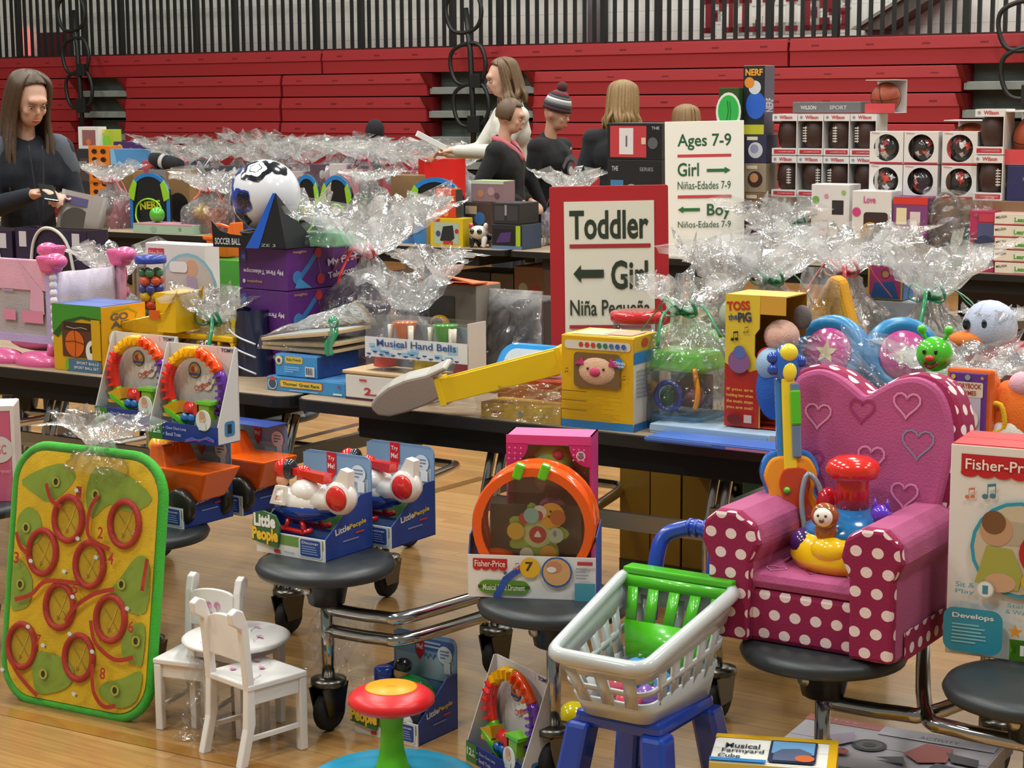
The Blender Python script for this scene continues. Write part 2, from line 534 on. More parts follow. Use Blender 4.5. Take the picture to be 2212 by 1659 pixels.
# red team name painted on the wall (block serif letters)
SERIF = {'F': [(0, 0, .55, .16), (.12, 0, .42, 1), (0, .84, 1, 1), (.8, .62, 1, 1), (.42, .42, .75, .58), (.62, .34, .75, .66)],
         'I': [(0, 0, 1, .16), (.3, 0, .7, 1), (0, .84, 1, 1)],
         'L': [(0, 0, 1, .16), (.14, 0, .46, 1), (0, .84, .62, 1), (.78, 0, 1, .36)],
         'E': [(0, 0, 1, .16), (.12, 0, .42, 1), (0, .84, 1, 1), (.8, .62, 1, 1), (.8, 0, 1, .36), (.42, .42, .72, .58), (.6, .34, .72, .66)],
         'S': [(0, 0, .9, .17), (.7, .1, 1, .52), (.1, .42, .9, .6), (0, .5, .3, .9), (.1, .83, 1, 1), (.84, .64, 1, 1), (0, 0, .16, .36)]}
x0, zb = wall_local(1519, 72); x1, _ = wall_local(1832, 56); _, zt = wall_local(1519, -2)
hh = zt - zb
adv = (x1 - x0) / 7.0
letters = MB()
for i, ch in enumerate('FILLIES'):
    lx0, lx1 = ((1519, 1562), (1567, 1592), (1597, 1642), (1647, 1692), (1697, 1724), (1730, 1780), (1786, 1832))[i]; X0 = wall_local(lx0, 40)[0]; w = wall_local(lx1, 40)[0] - X0
    for a, b_, c, d in SERIF[ch]:
        X = X0
        for e, y, cc in ((.03, -.004, '#d9d9d2'), (-.002, -.008, '#7c1a22')):
            letters.box(X + a * w - e, y, zb + b_ * hh - e, X + c * w + e, 0, zb + d * hh + e, mt(cc, 'matte'))
letters.build('painted_letters', WALL)
# sloping stair stringer and pipes on the wall
mb = MB()
pts = [wall_local(1868, 66), wall_local(2010, -25), wall_local(2075, -25), wall_local(1935, 66)]
mb.prism(pts, -.3, 0, mt('#6a635c', 'matte'))
pts = [wall_local(1868, 66), wall_local(2010, -25), wall_local(2022, -25), wall_local(1880, 66)]
mb.prism(pts, -.34, -.3, mt('#8d8a84', 'matte'))
mb.build('stair_stringer', WALL)
x0, z0 = wall_local(1298, 90)
mb = MB(); mb.tube([(x0, -.08, z0 - .5), (x0, -.08, z0 + 2)], .09, mt('#85878a', 'matte'), 12); mb.build('pipe', WALL)
# lit exit sign and dark red cabinet seen through the rail
P = Pb(60, 122, BW); s_ = proj(P)[2]
ex = thing('exit_sign', 'small glowing red exit sign on the wall behind the railing bars', 'sign', P - V * .06, RZ)
em = bpy.data.materials.new('exit_glow'); em.use_nodes = True
em.node_tree.nodes['Principled BSDF'].inputs['Base Color'].default_value = (.9, .25, .22, 1)
em.node_tree.nodes['Principled BSDF'].inputs['Emission Color'].default_value = (1, .22, .2, 1); em.node_tree.nodes['Principled BSDF'].inputs['Emission Strength'].default_value = .55
mb = MB(); mb.box(-.11, -.01, .01, .11, .05, .33, em); mb.build('lit_panel', ex)
mb = MB(); mb.box(-.14, -.02, -.03, .16, .055, 0, mt('#2a2a2a')); mb.build('shelf_bracket', ex)
P = Pb(103, 131, BW); h = Ht(P, 72); w = Wd(P, 162)
cb = thing('wall_cabinet', 'dark red metal cabinet on the wall at the far end of the railing', 'cabinet', P - V * .16, RZ)
mb = MB(); mb.box(0, 0, 0, w, .15, h, mt('#5c1418')); mb.build('body', cb, bev=.006)
mb = MB(); mb.box(.02, -.012, .03, w - .02, 0, h - .03, mt('#67171b')); mb.build('door', cb, bev=.004)
mb = MB(); mb.cbox((w - .08, -.02, h / 2), (.02, .02, .1), mt('#999999', 'steel')); mb.build('handle', cb)

# ---------------------------------------------------------------- bleachers
BL = thing('bleachers', 'folded red plastic bleachers with grey aisle steps along the gym wall', 'bleachers', UV(0, BB), RZ)
_aa = lambda x, y=200: (Pb(x, y, BB) @ U)
RED = mt('#8f151b', 'plastic', .68); REDD = mt('#6f0f14', 'plastic', .5)
GREY = mt('#7c827e', 'matte'); GREY2 = mt('#565c58', 'matte'); DARK = mt('#1b1c1c', 'matte')


def zrow(y, x=1100): return Pb(x, y, BB)[2]


rows = [zrow(98), zrow(155), zrow(208), zrow(266), zrow(322), zrow(378)]
rows += [rows[-1] - (rows[0] - rows[-1]) / 5 * k for k in (1, 2)]
rows = [r for r in rows if r > .2] + [.12]


def seat(a0, a1, z1, z0, off):
    m = MB(); g = .012; h = z1 - z0
    prof = [(off + .28, z1 - .004), (off + .03, z1), (off + .018, z1 - .01), (off, z1 - h * .42), (off + .012, z1 - h * .46), (off + .014, z0 + .012), (off + .28, z0 + .012)]
    m.prism(prof, a0 + g, a1 - g, RED, 'yz')
    o = m.build('seat_section', BL)
    k = int((a1 - a0) / .46)
    for i in range(k):
        m = MB(); c = a0 + (i + .5) * (a1 - a0) / k; m.box(c - .035, off + .006, z1 - .075, c + .035, off + .03, z1 - .055, REDD)
        m.build('moulded_slot', o)


xs1 = [_aa(-400, 120), _aa(677, 120), _aa(1690, 80), _aa(2600, 60)]
for i in range(3): seat(xs1[i], xs1[i + 1], rows[0], rows[1], .12)
segs = [(-400, 150), (255, 592), (594, 910), (1137, 1610), (1612, 2068), (2330, 2700)]
for k in range(1, len(rows) - 1):
    for x0, x1 in segs: seat(_aa(x0), _aa(x1), rows[k], rows[k + 1], .12 - .02 * k)
    for x0, x1 in ((150, 255), (910, 1137), (2068, 2330)):
        a0, a1 = _aa(x0), _aa(x1)
        m = MB(); m.box(a0, .16 - .02 * k, rows[k] - .205, a1, .9, rows[k] - .135, GREY)
        m.build('aisle_step', BL, bev=.006)
        m = MB(); m.box(a0, .3, rows[k] - .135, a1, .95, rows[k] + .02, GREY2 if k % 2 else mt('#44463f', 'matte')); m.build('riser', BL)
        for e, s in ((a0, 1), (a1, -1)):
            m = MB(); m.prism([(.0, rows[k] - .0), (.5, rows[k]), (.5, rows[k + 1]), (.22, rows[k + 1])], e - .02 * s, e + .03 * s, REDD, 'yz')
            m.build('end_cap', BL)
m = MB(); m.box(_aa(-400), .3, 0, _aa(2700), 1.0, rows[-1] - .1, DARK); m.box(_aa(-400), .7, .1, _aa(2700), .98, rows[1] - .05, DARK); m.build('understructure', BL)
m = MB(); m.box(xs1[0], .14, rows[0] - .03, xs1[-1], 1.05, rows[0] - .008, mt('#7d2226', 'matte')); m.build('top_deck', BL)

# guard rail standing on the top row
RAIL = thing('guard_railing', 'black steel railing with closely spaced vertical bars above the bleachers', 'railing', UV(0, BB + .3), RZ)
BLK = mt('#0d0e0c', 'plastic', .5)
bar = MB(); bar.box(-.0165, -.012, rows[0] - .007, .0165, .012, rows[0] + 1.0, BLK)
a = xs1[0]; first = None; cnt = 0
POST = [0]
A0, A1 = _aa(-60, 60), _aa(2290, 60)
px_posts = [40, 182, 262, 424, 508, 683, 780, 978, 1080, 1305, 1422, 1663, 1806, 2088]
apost = sorted((Pb(x, 50, BB + .3) @ U) for x in px_posts)
sp = .107
a = A0
bars = []
post_mb = MB(); post_mb.box(-.028, -.03, rows[0] - .007, .028, .03, rows[0] + 1.05, BLK)
for p0, p1 in zip([A0] + apost, apost + [A1]):
    k = max(1, round((p1 - p0) / sp))
    bars += [p0 + (p1 - p0) * i / k for i in range(1, k)]
o0 = None
for a in bars:
    o = bar.build('bar', RAIL) if o0 is None else o0.copy()
    if o0 is None: o0 = o
    else: COL.objects.link(o)
    o.location.x = a
o0 = None
for a in apost:
    o = post_mb.build('post', RAIL, bev=.003) if o0 is None else o0.copy()
    if o0 is None: o0 = o
    else: COL.objects.link(o)
    o.location.x = a
m = MB(); m.box(A0, -.02, rows[0] + .99, A1, .02, rows[0] + 1.04, BLK); m.build('top_rail', RAIL)
m = MB(); m.box(A0, -.015, rows[0] + .0, A1, .015, rows[0] + .02, mt('#3a0c0e')); m.build('bottom_rail', RAIL)


# looped aisle handrails
def handrail(x, ybot, scale, label, b, lean=0.0):
    P = Pb(x, ybot, b); h = thing('aisle_handrail', label, 'handrail', P, RZ)
    m = MB(); z1 = Ht(P, ybot - 262 * scale)
    w = .085 * 1.0
    m.tube([(-.02, .02, -.25), (0, 0, 0), (-.03, 0, z1 * .6), (-.1, .03, z1 * .96)], .027, BLK, 8); m.build('post', h)
    for c, rr in ((.1, .2), (.44, .19), (.87, .19)):
        m = MB(); zc = z1 * c + .06
        pts = [(-.03, 0, zc - rr), (.13, 0, zc - rr * .75), (.19, 0, zc), (.13, 0, zc + rr * .9), (-.02, 0, zc + rr * 1.05), (-.19, 0, zc + rr * .7), (-.22, 0, zc), (-.16, 0, zc - rr * .8)]
        m.tube([(p[0] - .1 * c, p[1], p[2]) for p in pts], .02, BLK, 8, True, k=5); m.build('loop_grip', h)
    m = MB(); m.box(-.05, -.04, -.08, .09, .04, .08, BLK); m.box(.0, -.04, z1 * .3, .1, .04, z1 * .3 + .13, BLK); m.build('bracket', h, bev=.004)


handrail(1023, 268, 1.0, 'black looped aisle handrail above the boy in the black hoodie', BB - .1)
handrail(176, 228, .82, 'black looped aisle handrail behind the girl with long hair', BB - .1)
handrail(2222, 205, 1.15, 'black looped aisle handrail above the stacked footballs at the picture edge', BB - .1)

# ---------------------------------------------------------------- folding cafeteria tables with stools on arms
TOP = mt('#a08b72', 'speckle'); EDGE = mt('#141516', 'plastic', .4); APR = mt('#0c0c0d', 'matte')
CHR = mt('#b9b7b2', 'metal', .14); STOOL = mt('#2b3033', 'plastic', .42); HUB = mt('#0e0f10', 'plastic', .4); RUB = mt('#151515', 'matte')
AE = 3.91; TWD = .76


def rrect(x0, y0, x1, y1, r, k=5):
    out = []
    for cx, cy, a0 in ((x1 - r, y1 - r, 0), (x0 + r, y1 - r, 90), (x0 + r, y0 + r, 180), (x1 - r, y0 + r, 270)):
        for i in range(k + 1): out.append((cx + r * math.cos(R(a0 + 90 * i / k)), cy + r * math.sin(R(a0 + 90 * i / k))))
    return out


def table(a0, a1, b0, label, legs, width=TWD):
    t = thing('cafeteria_table', label, 'table', UV(a0, b0), RZ)
    L = a1 - a0
    m = MB(); m.prism(rrect(.006, .006, L - .006, width - .006, .05), TZ - .028, TZ, TOP, 'xy'); m.build('table_top', t)
    m = MB(); m.ringp(rrect(0, 0, L, width, .055), rrect(.007, .007, L - .007, width - .007, .05), TZ - .034, TZ - .001, EDGE, 'xy'); m.build('edge_band', t, bev=.002)
    m = MB(); m.box(.2, .05, TZ - .1, L - .2, width - .05, TZ - .028, APR); m.build('apron', t, bev=.004)
    for x in legs:
        for y in (.14, width - .14):
            s = 1 if y < width / 2 else -1
            for e in (-.018, .018):
                m = MB(); m.tube([(x + e, y + .06 * s, TZ - .09), (x + e, y + .02 * s, TZ - .2), (x + e, y, TZ - .3), (x + e, y, .1)], .0125, CHR, 8, k=3)
                m.build('leg', t)
        m = MB(); m.box(x - .012, .14, .5, x + .012, width - .14, .545, mt('#8e8d88', 'steel')); m.build('brace', t)
        for y in (.14, width - .14):
            caster(t, (x, y, 0))
    for i in range(len(legs) - 1):
        m = MB(); m.box(legs[i], width / 2 - .25, .46, legs[i + 1], width / 2 - .235, .505, mt('#8e8d88', 'steel')); m.build('long_brace', t)
    return t


def caster(par, c):
    m = MB(); m.lathe([(.001, -.016), (.045, -.016), (.052, -.008), (.052, .008), (.045, .016), (.001, .016)], RUB, 18, (c[0] + .02, c[1], c[2] + .053), 'x')
    o = m.build('caster', par)
    m = MB(); m.prism([(-.03, .045), (.03, .045), (.05, .12), (-.05, .12)], c[0] - .004, c[0] + .0, mt('#6d6a62', 'steel'), 'yz')
    m.prism([(-.03, .045), (.03, .045), (.05, .12), (-.05, .12)], c[0] + .04, c[0] + .044, mt('#6d6a62', 'steel'), 'yz')
    for k in range(len(m.v)): m.v[k] = (m.v[k][0], m.v[k][1] + c[1], m.v[k][2] + c[2])
    m.lathe([(.03, .118), (.045, .12), (.045, .135), (.02, .14)], mt('#6d6a62', 'steel'), 16, (c[0] + .02, c[1], c[2]))
    m.build('caster_fork', o)


def stool(t, a, b, org, arm=1, tubes=2, cast=True, back=1, rad=.175):
    """a round seat carried by the table frame; a part of the table"""
    x = a - org[0]; y = b - org[1]
    m = MB(); r = rad
    m.lathe([(.001, SZ), (r - .03, SZ), (r - .008, SZ - .006), (r, SZ - .02), (r - .006, SZ - .034), (r - .025, SZ - .04), (.001, SZ - .035)][::-1], STOOL, 40, (x, y, 0))
    o = m.build('stool_seat', t)
    m = MB(); m.lathe([(.036, SZ - .12), (.045, SZ - .115), (.062, SZ - .035), (.062, SZ - .03)], HUB, 16, (x, y, 0)); m.build('hub', o)
    m = MB(); m.lathe([(.001, 0), (.013, .001), (.013, .004), (.001, .006)], mt('#b8b2a0', 'steel'), 12, (x - .02, y - .052, SZ - .075), 'y'); m.build('screw', o)
    m = MB(); m.tube([(x, y, .1 if cast else .22), (x, y, SZ - .1)], .0165, CHR, 12); m.build('post', o)
    if arm:
        for k in range(tubes):
            z = .315 - .055 * k; m = MB()
            m.tube([(x, y, z), (x + .16 * arm, y + .01, z + .0), (x + .24 * arm, y + .06 * back, z + .008), (x + .4 * arm, y + .48 * back, z + .05), (x + .42 * arm, y + .6 * back, z + .06)], .0165, CHR, 12, k=4)
            m.build('arm', o)
    if cast: caster(t, (x - .02, y, 0))


A_L = (-7.05, AE); A_R = (-3.322, AE)
T1 = table(A_L[0], -3.336, AE, 'long speckled tan cafeteria table whose end stands under the purple boxes', [Ab(x, AE + .14, .4) @ U + 7.05 for x in (-330, 105, 606)])
T2 = table(A_R[0], .46, AE, 'long cafeteria table in front with the red bordered sign standing on it', [Ab(x, AE + .14, .4) @ U + 3.322 for x in (1056, 1540, 2150)])
stool(T1, -3.47, 3.47, A_L, -1)
stool(T1, -4.13, 3.47, A_L, -1)
stool(T1, -4.79, 3.47, A_L, 1)
stool(T2, -2.83, 3.45, A_R, 1)
stool(T2, -2.165, 3.45, A_R, 0)
stool(T2, -1.5, 3.45, A_R, 1, 1)
stool(T2, Ab(2235, 3.42, SZ) @ U, 3.42, A_R, -1, 1)
fa = Ab(880, 5.1, SZ) @ U
for a in (fa, fa + .66, fa + 1.32): stool(T2, a, 5.1, A_R, 1, 1, True, -1)
for a in (fa - .62, fa - 1.28, fa - 1.94): stool(T1, a, 5.1, A_L, 1, 1, True, -1)
BE = 8.45
B_L = (-9.6, BE); B_R = (-3.9, BE)
T3 = table(-12.2, -5.62, BE, 'far cafeteria table loaded with toy basketball sets and action toys', [1, 3, 5.5], .9)
T4 = table(-5.6, -1.2, BE, 'far cafeteria table loaded with boxed footballs and doll sets', [.6, 2, 3.8], .9)
CE = 11.3
T5 = table(-15.5, -7.4, CE, 'far cafeteria table by the bleachers heaped with cellophane gift bundles', [1, 4, 7], .9)

# ================================================================ cellophane
CEL = mt('#ffffff', 'cello')


def film_sheet(par, pts, n=14, amp=.012, seed=1, name='cellophane', mat=None):
    """crumpled film spanned between four corner points"""
    a, b, c, d = [Vector(p) for p in pts]; g = []
    nr = (b - a).cross(d - a).normalized()
    for i in range(n + 1):
        row = []
        for j in range(n + 1):
            u, v = j / n, i / n
            p = (a * (1 - u) + b * u) * (1 - v) + (d * (1 - u) + c * u) * v
            q = p * 26 + Vector((seed * 7.1, seed * 3.3, 0))
            p = p + nr * amp * (2.2 * abs(mn.noise(q)) + .9 * mn.noise(q * 2.7)) + Vector((mn.noise(q * 1.3 + Vector((5, 0, 0))), mn.noise(q * 1.3 + Vector((0, 9, 0))), 0)) * amp * .6
            row.append(p)
        g.append(row)
    m = MB(); m.sheet(g, mat or CEL, False); return m.build(name, par)


def wrap(par, rx, ry, zn, zt, rn=.02, flare=.09, seed=0, z0=0.0, c=(0, 0), n=46, rows=26, sq=2.6, lean=(0, 0), shoulder=.5):
    """gathered cellophane: a bag body rising from z0, a neck at zn and a ragged flare up to zt"""
    rd = random.Random(seed); g = []; o = Vector((seed * 3.7, seed * 1.9, seed * .7))
    ph = [rd.uniform(0, 6.28) for _ in range(4)]
    ext = [rd.uniform(.8, 1.12) for _ in range(n)]
    for i in range(rows + 1):
        t = i / rows; row = []
        low = t < .62
        s = t / .62 if low else (t - .62) / .38
        for j in range(n):
            a = 2 * math.pi * j / n; ca, sa = math.cos(a), math.sin(a)
            if low:
                z = z0 + (zn - z0) * s
                k = 1 if s < shoulder else .5 + .5 * math.cos(math.pi * (s - shoulder) / (1 - shoulder))
                k *= (.93 + .07 * min(1, s * 6))
                sq_ = (abs(ca) ** sq + abs(sa) ** sq) ** (-1 / sq)
                rr = k * sq_; fold = (1 - k) * .6 + .08
                X = rn * ca + (rx - rn) * rr * ca; Y = rn * sa + (ry - rn) * rr * sa
                w = 1 + fold * .28 * math.sin(11 * a + ph[0]) + fold * .16 * math.sin(17 * a + ph[1])
                X *= w; Y *= w
            else:
                e = s * ext[j] if s > .6 else s
                z = zn + (zt - zn) * e * (1 - .25 * s * s * abs(math.sin(3 * a + ph[2])))
                r = rn + (flare - rn) * s ** .6
                w = 1 + s * (.34 * math.sin(9 * a + ph[3]) + .22 * math.sin(15 * a + ph[1]))
                X = r * ca * w; Y = r * sa * w
            q = Vector((X, Y, z)) * 17 + o
            am = .010 + .016 * (s if not low else .25 + .3 * s)
            d = am * (2 * abs(mn.noise(q)) - .3 + .9 * mn.noise(q * 2.3))
            X += ca * d; Y += sa * d; z += am * 1.3 * mn.noise(q * 1.7 + Vector((3, 3, 3))) * (1 if i else 0)
            f = (z - z0) / (zt - z0)
            row.append((c[0] + X + lean[0] * f * f, c[1] + Y + lean[1] * f * f, max(z, z0 + .001)))
        g.append(row)
    m = MB(); m.sheet(g, CEL, False, True)
    return m.build('cellophane', par)


def ribbon(par, z, r, col, seed=0, c=(0, 0), tails=3, L=.1):
    rd = random.Random(seed); mm = mt(col, 'gloss', .3)
    m = MB(); m.tube([(c[0] + r * a, c[1] + r * b, z) for a, b in _circ(14)], .006, mm, 6, True, flat=1.6); rb = m.build('ribbon', par)
    for k in range(tails):
        a = rd.uniform(150, 390); d = Vector((math.cos(R(a)), math.sin(R(a)), 0)); p = Vector((c[0], c[1], z)) + d * r
        pts = [p, p + d * L * .3 + Vector((0, 0, .02)), p + d * L * .65 + Vector((rd.uniform(-.02, .02), 0, -.01)), p + d * L + Vector((0, 0, -rd.uniform(.02, .09)))]
        m = MB(); m.tube(pts, .006, mm, 6, k=4, flat=.25); m.build('ribbon_tail', rb)
    for s in (-1, 1):
        p = Vector((c[0], c[1] - r, z)); m = MB()
        m.tube([p, p + Vector((s * L * .35, -.02, .035)), p + Vector((s * L * .5, -.01, .0)), p + Vector((s * L * .3, 0, -.012))], .006, mm, 6, True, k=4, flat=.25); m.build('bow_loop', rb)
    return rb


def goods(par, items):
    """things seen through the film: (kind, x, y, z, sx, sy, sz, colour)"""
    for kd, x, y, z, sx, sy, sz, c in items:
        m = MB()
        if kd == 'box': m.box(x - sx / 2, y - sy / 2, z, x + sx / 2, y + sy / 2, z + sz, mt(c))
        elif kd == 'ball': m.ell((x, y, z + sz / 2), (sx / 2, sy / 2, sz / 2), mt(c, 'gloss'))
        elif kd == 'soft': m.ell((x, y, z + sz / 2), (sx / 2, sy / 2, sz / 2), mt(c, 'cloth'))
        elif kd == 'can': m.lathe([(sx / 2, z), (sx / 2, z + sz * .9), (sx * .42, z + sz)], mt(c, 'gloss'), 18, (x, y, 0))
        elif kd == 'cup': m.lathe([(sx * .32, z), (sx / 2, z + sz), (sx * .46, z + sz)], mt(c, 'gloss'), 18, (x, y, 0))
        m.build({'box': 'wrapped_box', 'ball': 'wrapped_ball', 'soft': 'wrapped_plush', 'can': 'wrapped_canister', 'cup': 'wrapped_cup'}[kd], par, bev=.003 if kd == 'box' else 0)


def bundle(label, P, rx, ry, zn, zt, rib=None, items=(), seed=1, flare=.1, rz=RZ, group=None, name='cellophane_gift', dense=True, **kw):
    if zn > 5: zn, zt = Ht(P, zn), Ht(P, zt)
    o = thing(name, label, 'gift bundle', P, rz, group)
    kw.pop('L', None); wrap(o, rx, ry, zn, zt, flare=flare * 1.25, seed=seed, **kw)
    if dense: kw.pop('n', None); wrap(o, rx * .86, ry * .86, zn, zn + (zt - zn) * .8, flare=flare * .9, seed=seed + 50, n=34, rows=18, **kw)
    if rib: ribbon(o, zn, .024, rib, seed)
    goods(o, items)
    return o

# ================================================================ toys on the front stools and on the floor
def dots_mat(base, dot, s=.05, rad=.3, name='dotted_fabric'):
    m = bpy.data.materials.new(name); m.use_nodes = True; nt = m.node_tree; N = nt.nodes; L = nt.links; b = N['Principled BSDF']; b.inputs['Roughness'].default_value = .85
    tc = N.new('ShaderNodeTexCoord')
    sp = N.new('ShaderNodeSeparateXYZ'); L.new(tc.outputs['Object'], sp.inputs[0])
    sn = N.new('ShaderNodeSeparateXYZ'); L.new(tc.outputs['Normal'], sn.inputs[0])
    def mth(op, a, b_=None):
        n = N.new('ShaderNodeMath'); n.operation = op
        for i, q in enumerate((a, b_)):
            if q is None: continue
            if isinstance(q, (int, float)): n.inputs[i].default_value = q
            else: L.new(q, n.inputs[i])
        return n.outputs[0]
    ax = mth('ABSOLUTE', sn.outputs[0]); az = mth('ABSOLUTE', sn.outputs[2])
    isx = mth('GREATER_THAN', ax, .6); isz = mth('GREATER_THAN', az, .7)
    def mix(f, a, b_):
        return mth('ADD', mth('MULTIPLY', a, mth('SUBTRACT', 1.0, f)), mth('MULTIPLY', b_, f))
    p = mth('DIVIDE', mix(isx, sp.outputs[0], sp.outputs[1]), s); q = mth('DIVIDE', mix(isz, sp.outputs[2], sp.outputs[1]), s * .9)
    row = mth('FLOOR', q); p2 = mth('ADD', p, mth('MULTIPLY', mth('MODULO', mth('ADD', row, 100.0), 2.0), .5))
    dx = mth('SUBTRACT', mth('FRACT', mth('ADD', p2, 50.0)), .5); dy = mth('SUBTRACT', mth('FRACT', mth('ADD', q, 50.0)), .5)
    d = mth('SQRT', mth('ADD', mth('MULTIPLY', dx, dx), mth('MULTIPLY', dy, dy)))
    k = mth('LESS_THAN', d, rad)
    mx = N.new('ShaderNodeMix'); mx.data_type = 'RGBA'; mx.inputs[6].default_value = lin(base) + (1,); mx.inputs[7].default_value = lin(dot) + (1,)
    L.new(k, mx.inputs[0]); L.new(mx.outputs[2], b.inputs['Base Color'])
    n = N.new('ShaderNodeTexNoise'); n.inputs['Scale'].default_value = 220; L.new(tc.outputs['Object'], n.inputs['Vector'])
    bp = N.new('ShaderNodeBump'); bp.inputs['Strength'].default_value = .3; bp.inputs['Distance'].default_value = .002; L.new(n.outputs[0], bp.inputs['Height']); L.new(bp.outputs[0], b.inputs['Normal'])
    return m


def heart(x, z, s):
    return [(x + s * .062 * 16 * math.sin(t) ** 3, z + s * .062 * (13 * math.cos(t) - 5 * math.cos(2 * t) - 2 * math.cos(3 * t) - math.cos(4 * t))) for t in [2 * math.pi * i / 22 for i in range(23)]]


# ---------------- pink polka dot armchair
DOT = dots_mat('#8e1547', '#e8d3d2', .046, .27); PINK = mt('#b04d7e', 'cloth', .8); PINK2 = mt('#a84c78', 'cloth', .8)
CW, CD = .405, .37
ch = thing('toddler_armchair', 'pink toddler armchair with white polka dots standing on a round stool', 'armchair', UV(-1.5 - CW / 2 - .012, 3.45 - .08, SZ), RZ)
m = MB(); m.box(.05, .0, 0, CW - .05, CD - .03, .115, DOT); m.build('base', ch, bev=.012)
m = MB(); m.box(.06, -.004, .112, CW - .06, CD - .04, .15, PINK); m.build('seat_cushion', ch, bev=.018)
for s, x in ((0, 0.0), (1, CW - .09)):
    m = MB()
    prof = [(0, 0), (.1, 0), (.1, .17), (.118, .21), (.112, .25), (.08, .275), (.03, .275), (-.012, .25), (-.022, .21), (-.002, .17)]
    if s == 0: prof = [(.09 - a, b) for a, b in prof][::-1]
    else: prof = [(a - .01, b) for a, b in prof]
    m.prism([(x + a, b) for a, b in prof], -.005, CD - .05, PINK2)
    o = m.build('armrest', ch, bev=.012)
    m = MB(); m.prism([(x + .045 + (a - .045) * .93, .003 + b * .985) for a, b in prof], -.02, .02, DOT); m.build('front_panel', o, bev=.008)
    m = MB(); e = x + (.093 if s else -.003)
    m.box(min(e, e), .03, .0, e + .002, CD - .06, .06, DOT); m.build('lower_panel', o)
# back: two-lobed outline
out = []
for t in [i / 60 * 2 * math.pi for i in range(60)]:
    x = math.cos(t); z = math.sin(t)
    out.append((x, z))
cx = CW / 2 + .0
bo = [(-.155, .08), (-.185, .2), (-.205, .31), (-.215, .4), (-.205, .47), (-.175, .525), (-.125, .548), (-.075, .54), (-.03, .515), (0, .498), (.03, .515), (.075, .54), (.125, .548), (.175, .525), (.205, .47), (.215, .4), (.205, .31), (.185, .2), (.155, .08)]
bo = [(v.x, v.y) for v in catmull([(a, b, 0) for a, b in bo], 4)]
bk = bpy.data.objects.new('backrest', None); 
m = MB(); m.prism([(cx + a, b) for a, b in bo], 0, .11, DOT)
back = m.build('backrest', ch, bev=.02); back.location = (0, CD - .13, 0); back.rotation_euler = (R(-8), 0, 0)
m = MB(); m.prism([(cx + a * .93, .02 + b * .945) for a, b in bo], -.014, .02, PINK); m.build('front_panel', back, bev=.012)
F = Face(back, (0, -.0145, 0), (1, 0, 0), (0, 0, 1), 1, 1)
for x, z, s, c in ((.33, .4, .035, '#8c7f9c'), (.1, .44, .03, '#d98bb2'), (.2, .46, .028, '#a22e68'), (.09, .34, .03, '#a22e68'), (.3, .48, .03, '#d98bb2'), (.31, .29, .03, '#d98bb2'), (.23, .36, .03, '#d98bb2'), (.15, .26, .028, '#a22e68'), (.34, .2, .025, '#a22e68'), (.22, .22, .026, '#8c7f9c'), (.12, .17, .026, '#d98bb2')):
    F.line(heart(x, z, s), .0045, c)
F.done()
F = Face(ch, (0, -.0, .1505), (1, 0, 0), (0, 1, 0), 1, 1)
for x, z, s, c in ((.12, .04, .022, '#d98bb2'), (.2, .06, .025, '#a22e68'), (.3, .05, .025, '#d98bb2'), (.34, .1, .02, '#a22e68')):
    F.line(heart(x, z, s), .0035, c)
F.done()

# ---------------- toy guitar leaning in the armchair
g = thing('toy_guitar', 'blue and orange plastic toy guitar leaning in the pink armchair', 'toy guitar', UV(-1.5 - .125, 3.45 + .11, SZ + .155), -8)
g.rotation_euler = (R(-7), R(-2), R(-2))
def outline(sc):
    h = [(0, 0), (.06, .01), (.075, .05), (.062, .095), (.05, .125), (.06, .165), (.045, .2), (.02, .21)]
    h = [(v.x * sc, .1 + (v.y - .1) * sc) for v in catmull([(a, b, 0) for a, b in h], 4)]
    return h + [(-a, b) for a, b in h[::-1]][1:-1]
m = MB(); m.prism(outline(1.06), .004, .045, mt('#2f74c8', 'gloss')); m.build('back_shell', g, bev=.006)
m = MB(); m.prism(outline(.95), -.012, .01, mt('#ef9a1f', 'gloss')); m.build('body', g, bev=.006)
m = MB(); m.prism([(a * .62 + .008, .02 + b * .8) for a, b in outline(.9)], -.018, 0, mt('#c2401c', 'gloss')); m.build('pick_guard', g, bev=.003)
m = MB(); m.box(-.014, -.016, .16, .014, .012, .37, mt('#f2d62e', 'gloss')); m.build('neck', g, bev=.003)
m = MB(); m.box(.004, -.021, .2, .024, .0, .36, mt('#6a7f9e', 'gloss')); m.build('fretboard', g, bev=.003)
m = MB(); m.box(.003, -.024, .27, .025, -.0, .345, mt('#58c021', 'gloss')); m.build('green_slider', g, bev=.004)
m = MB(); m.box(-.027, -.004, .16, -.013, .014, .37, mt('#3b83d0', 'gloss')); m.build('neck_side', g, bev=.003)
m = MB(); m.ell((0, -.004, .40), (.03, .016, .045), mt('#2f66c4', 'gloss')); m.ell((.004, -.012, .425), (.02, .014, .02), mt('#f4df3c', 'gloss')); m.ell((.004, -.014, .385), (.016, .01, .022), mt('#f4df3c', 'gloss'))
m.build('headstock', g)
for x, z in ((-.03, .415), (-.03, .39), (.03, .405)):
    m = MB(); m.ell((x, -.005, z), .013, mt('#2447a8', 'gloss'), 10, 8); m.build('tuning_peg', g)
m = MB(); m.tube([(.03, -.03, .03), (.055, -.03, .075), (.06, -.03, .13), (.035, -.03, .165), (.02, -.03, .12), (.022, -.03, .06)], .006, mt('#8f9aa3', 'gloss'), 8, True, k=4); m.build('whammy_ring', g)
m = MB(); m.ell((.075, -.035, .1), (.026, .02, .036), mt('#c4182a', 'gloss')); m.build('red_lever_knob', g)
m = MB(); m.ell((-.01, -.018, .13), .008, mt('#59b82c', 'gloss'), 10, 8); m.build('button', g)

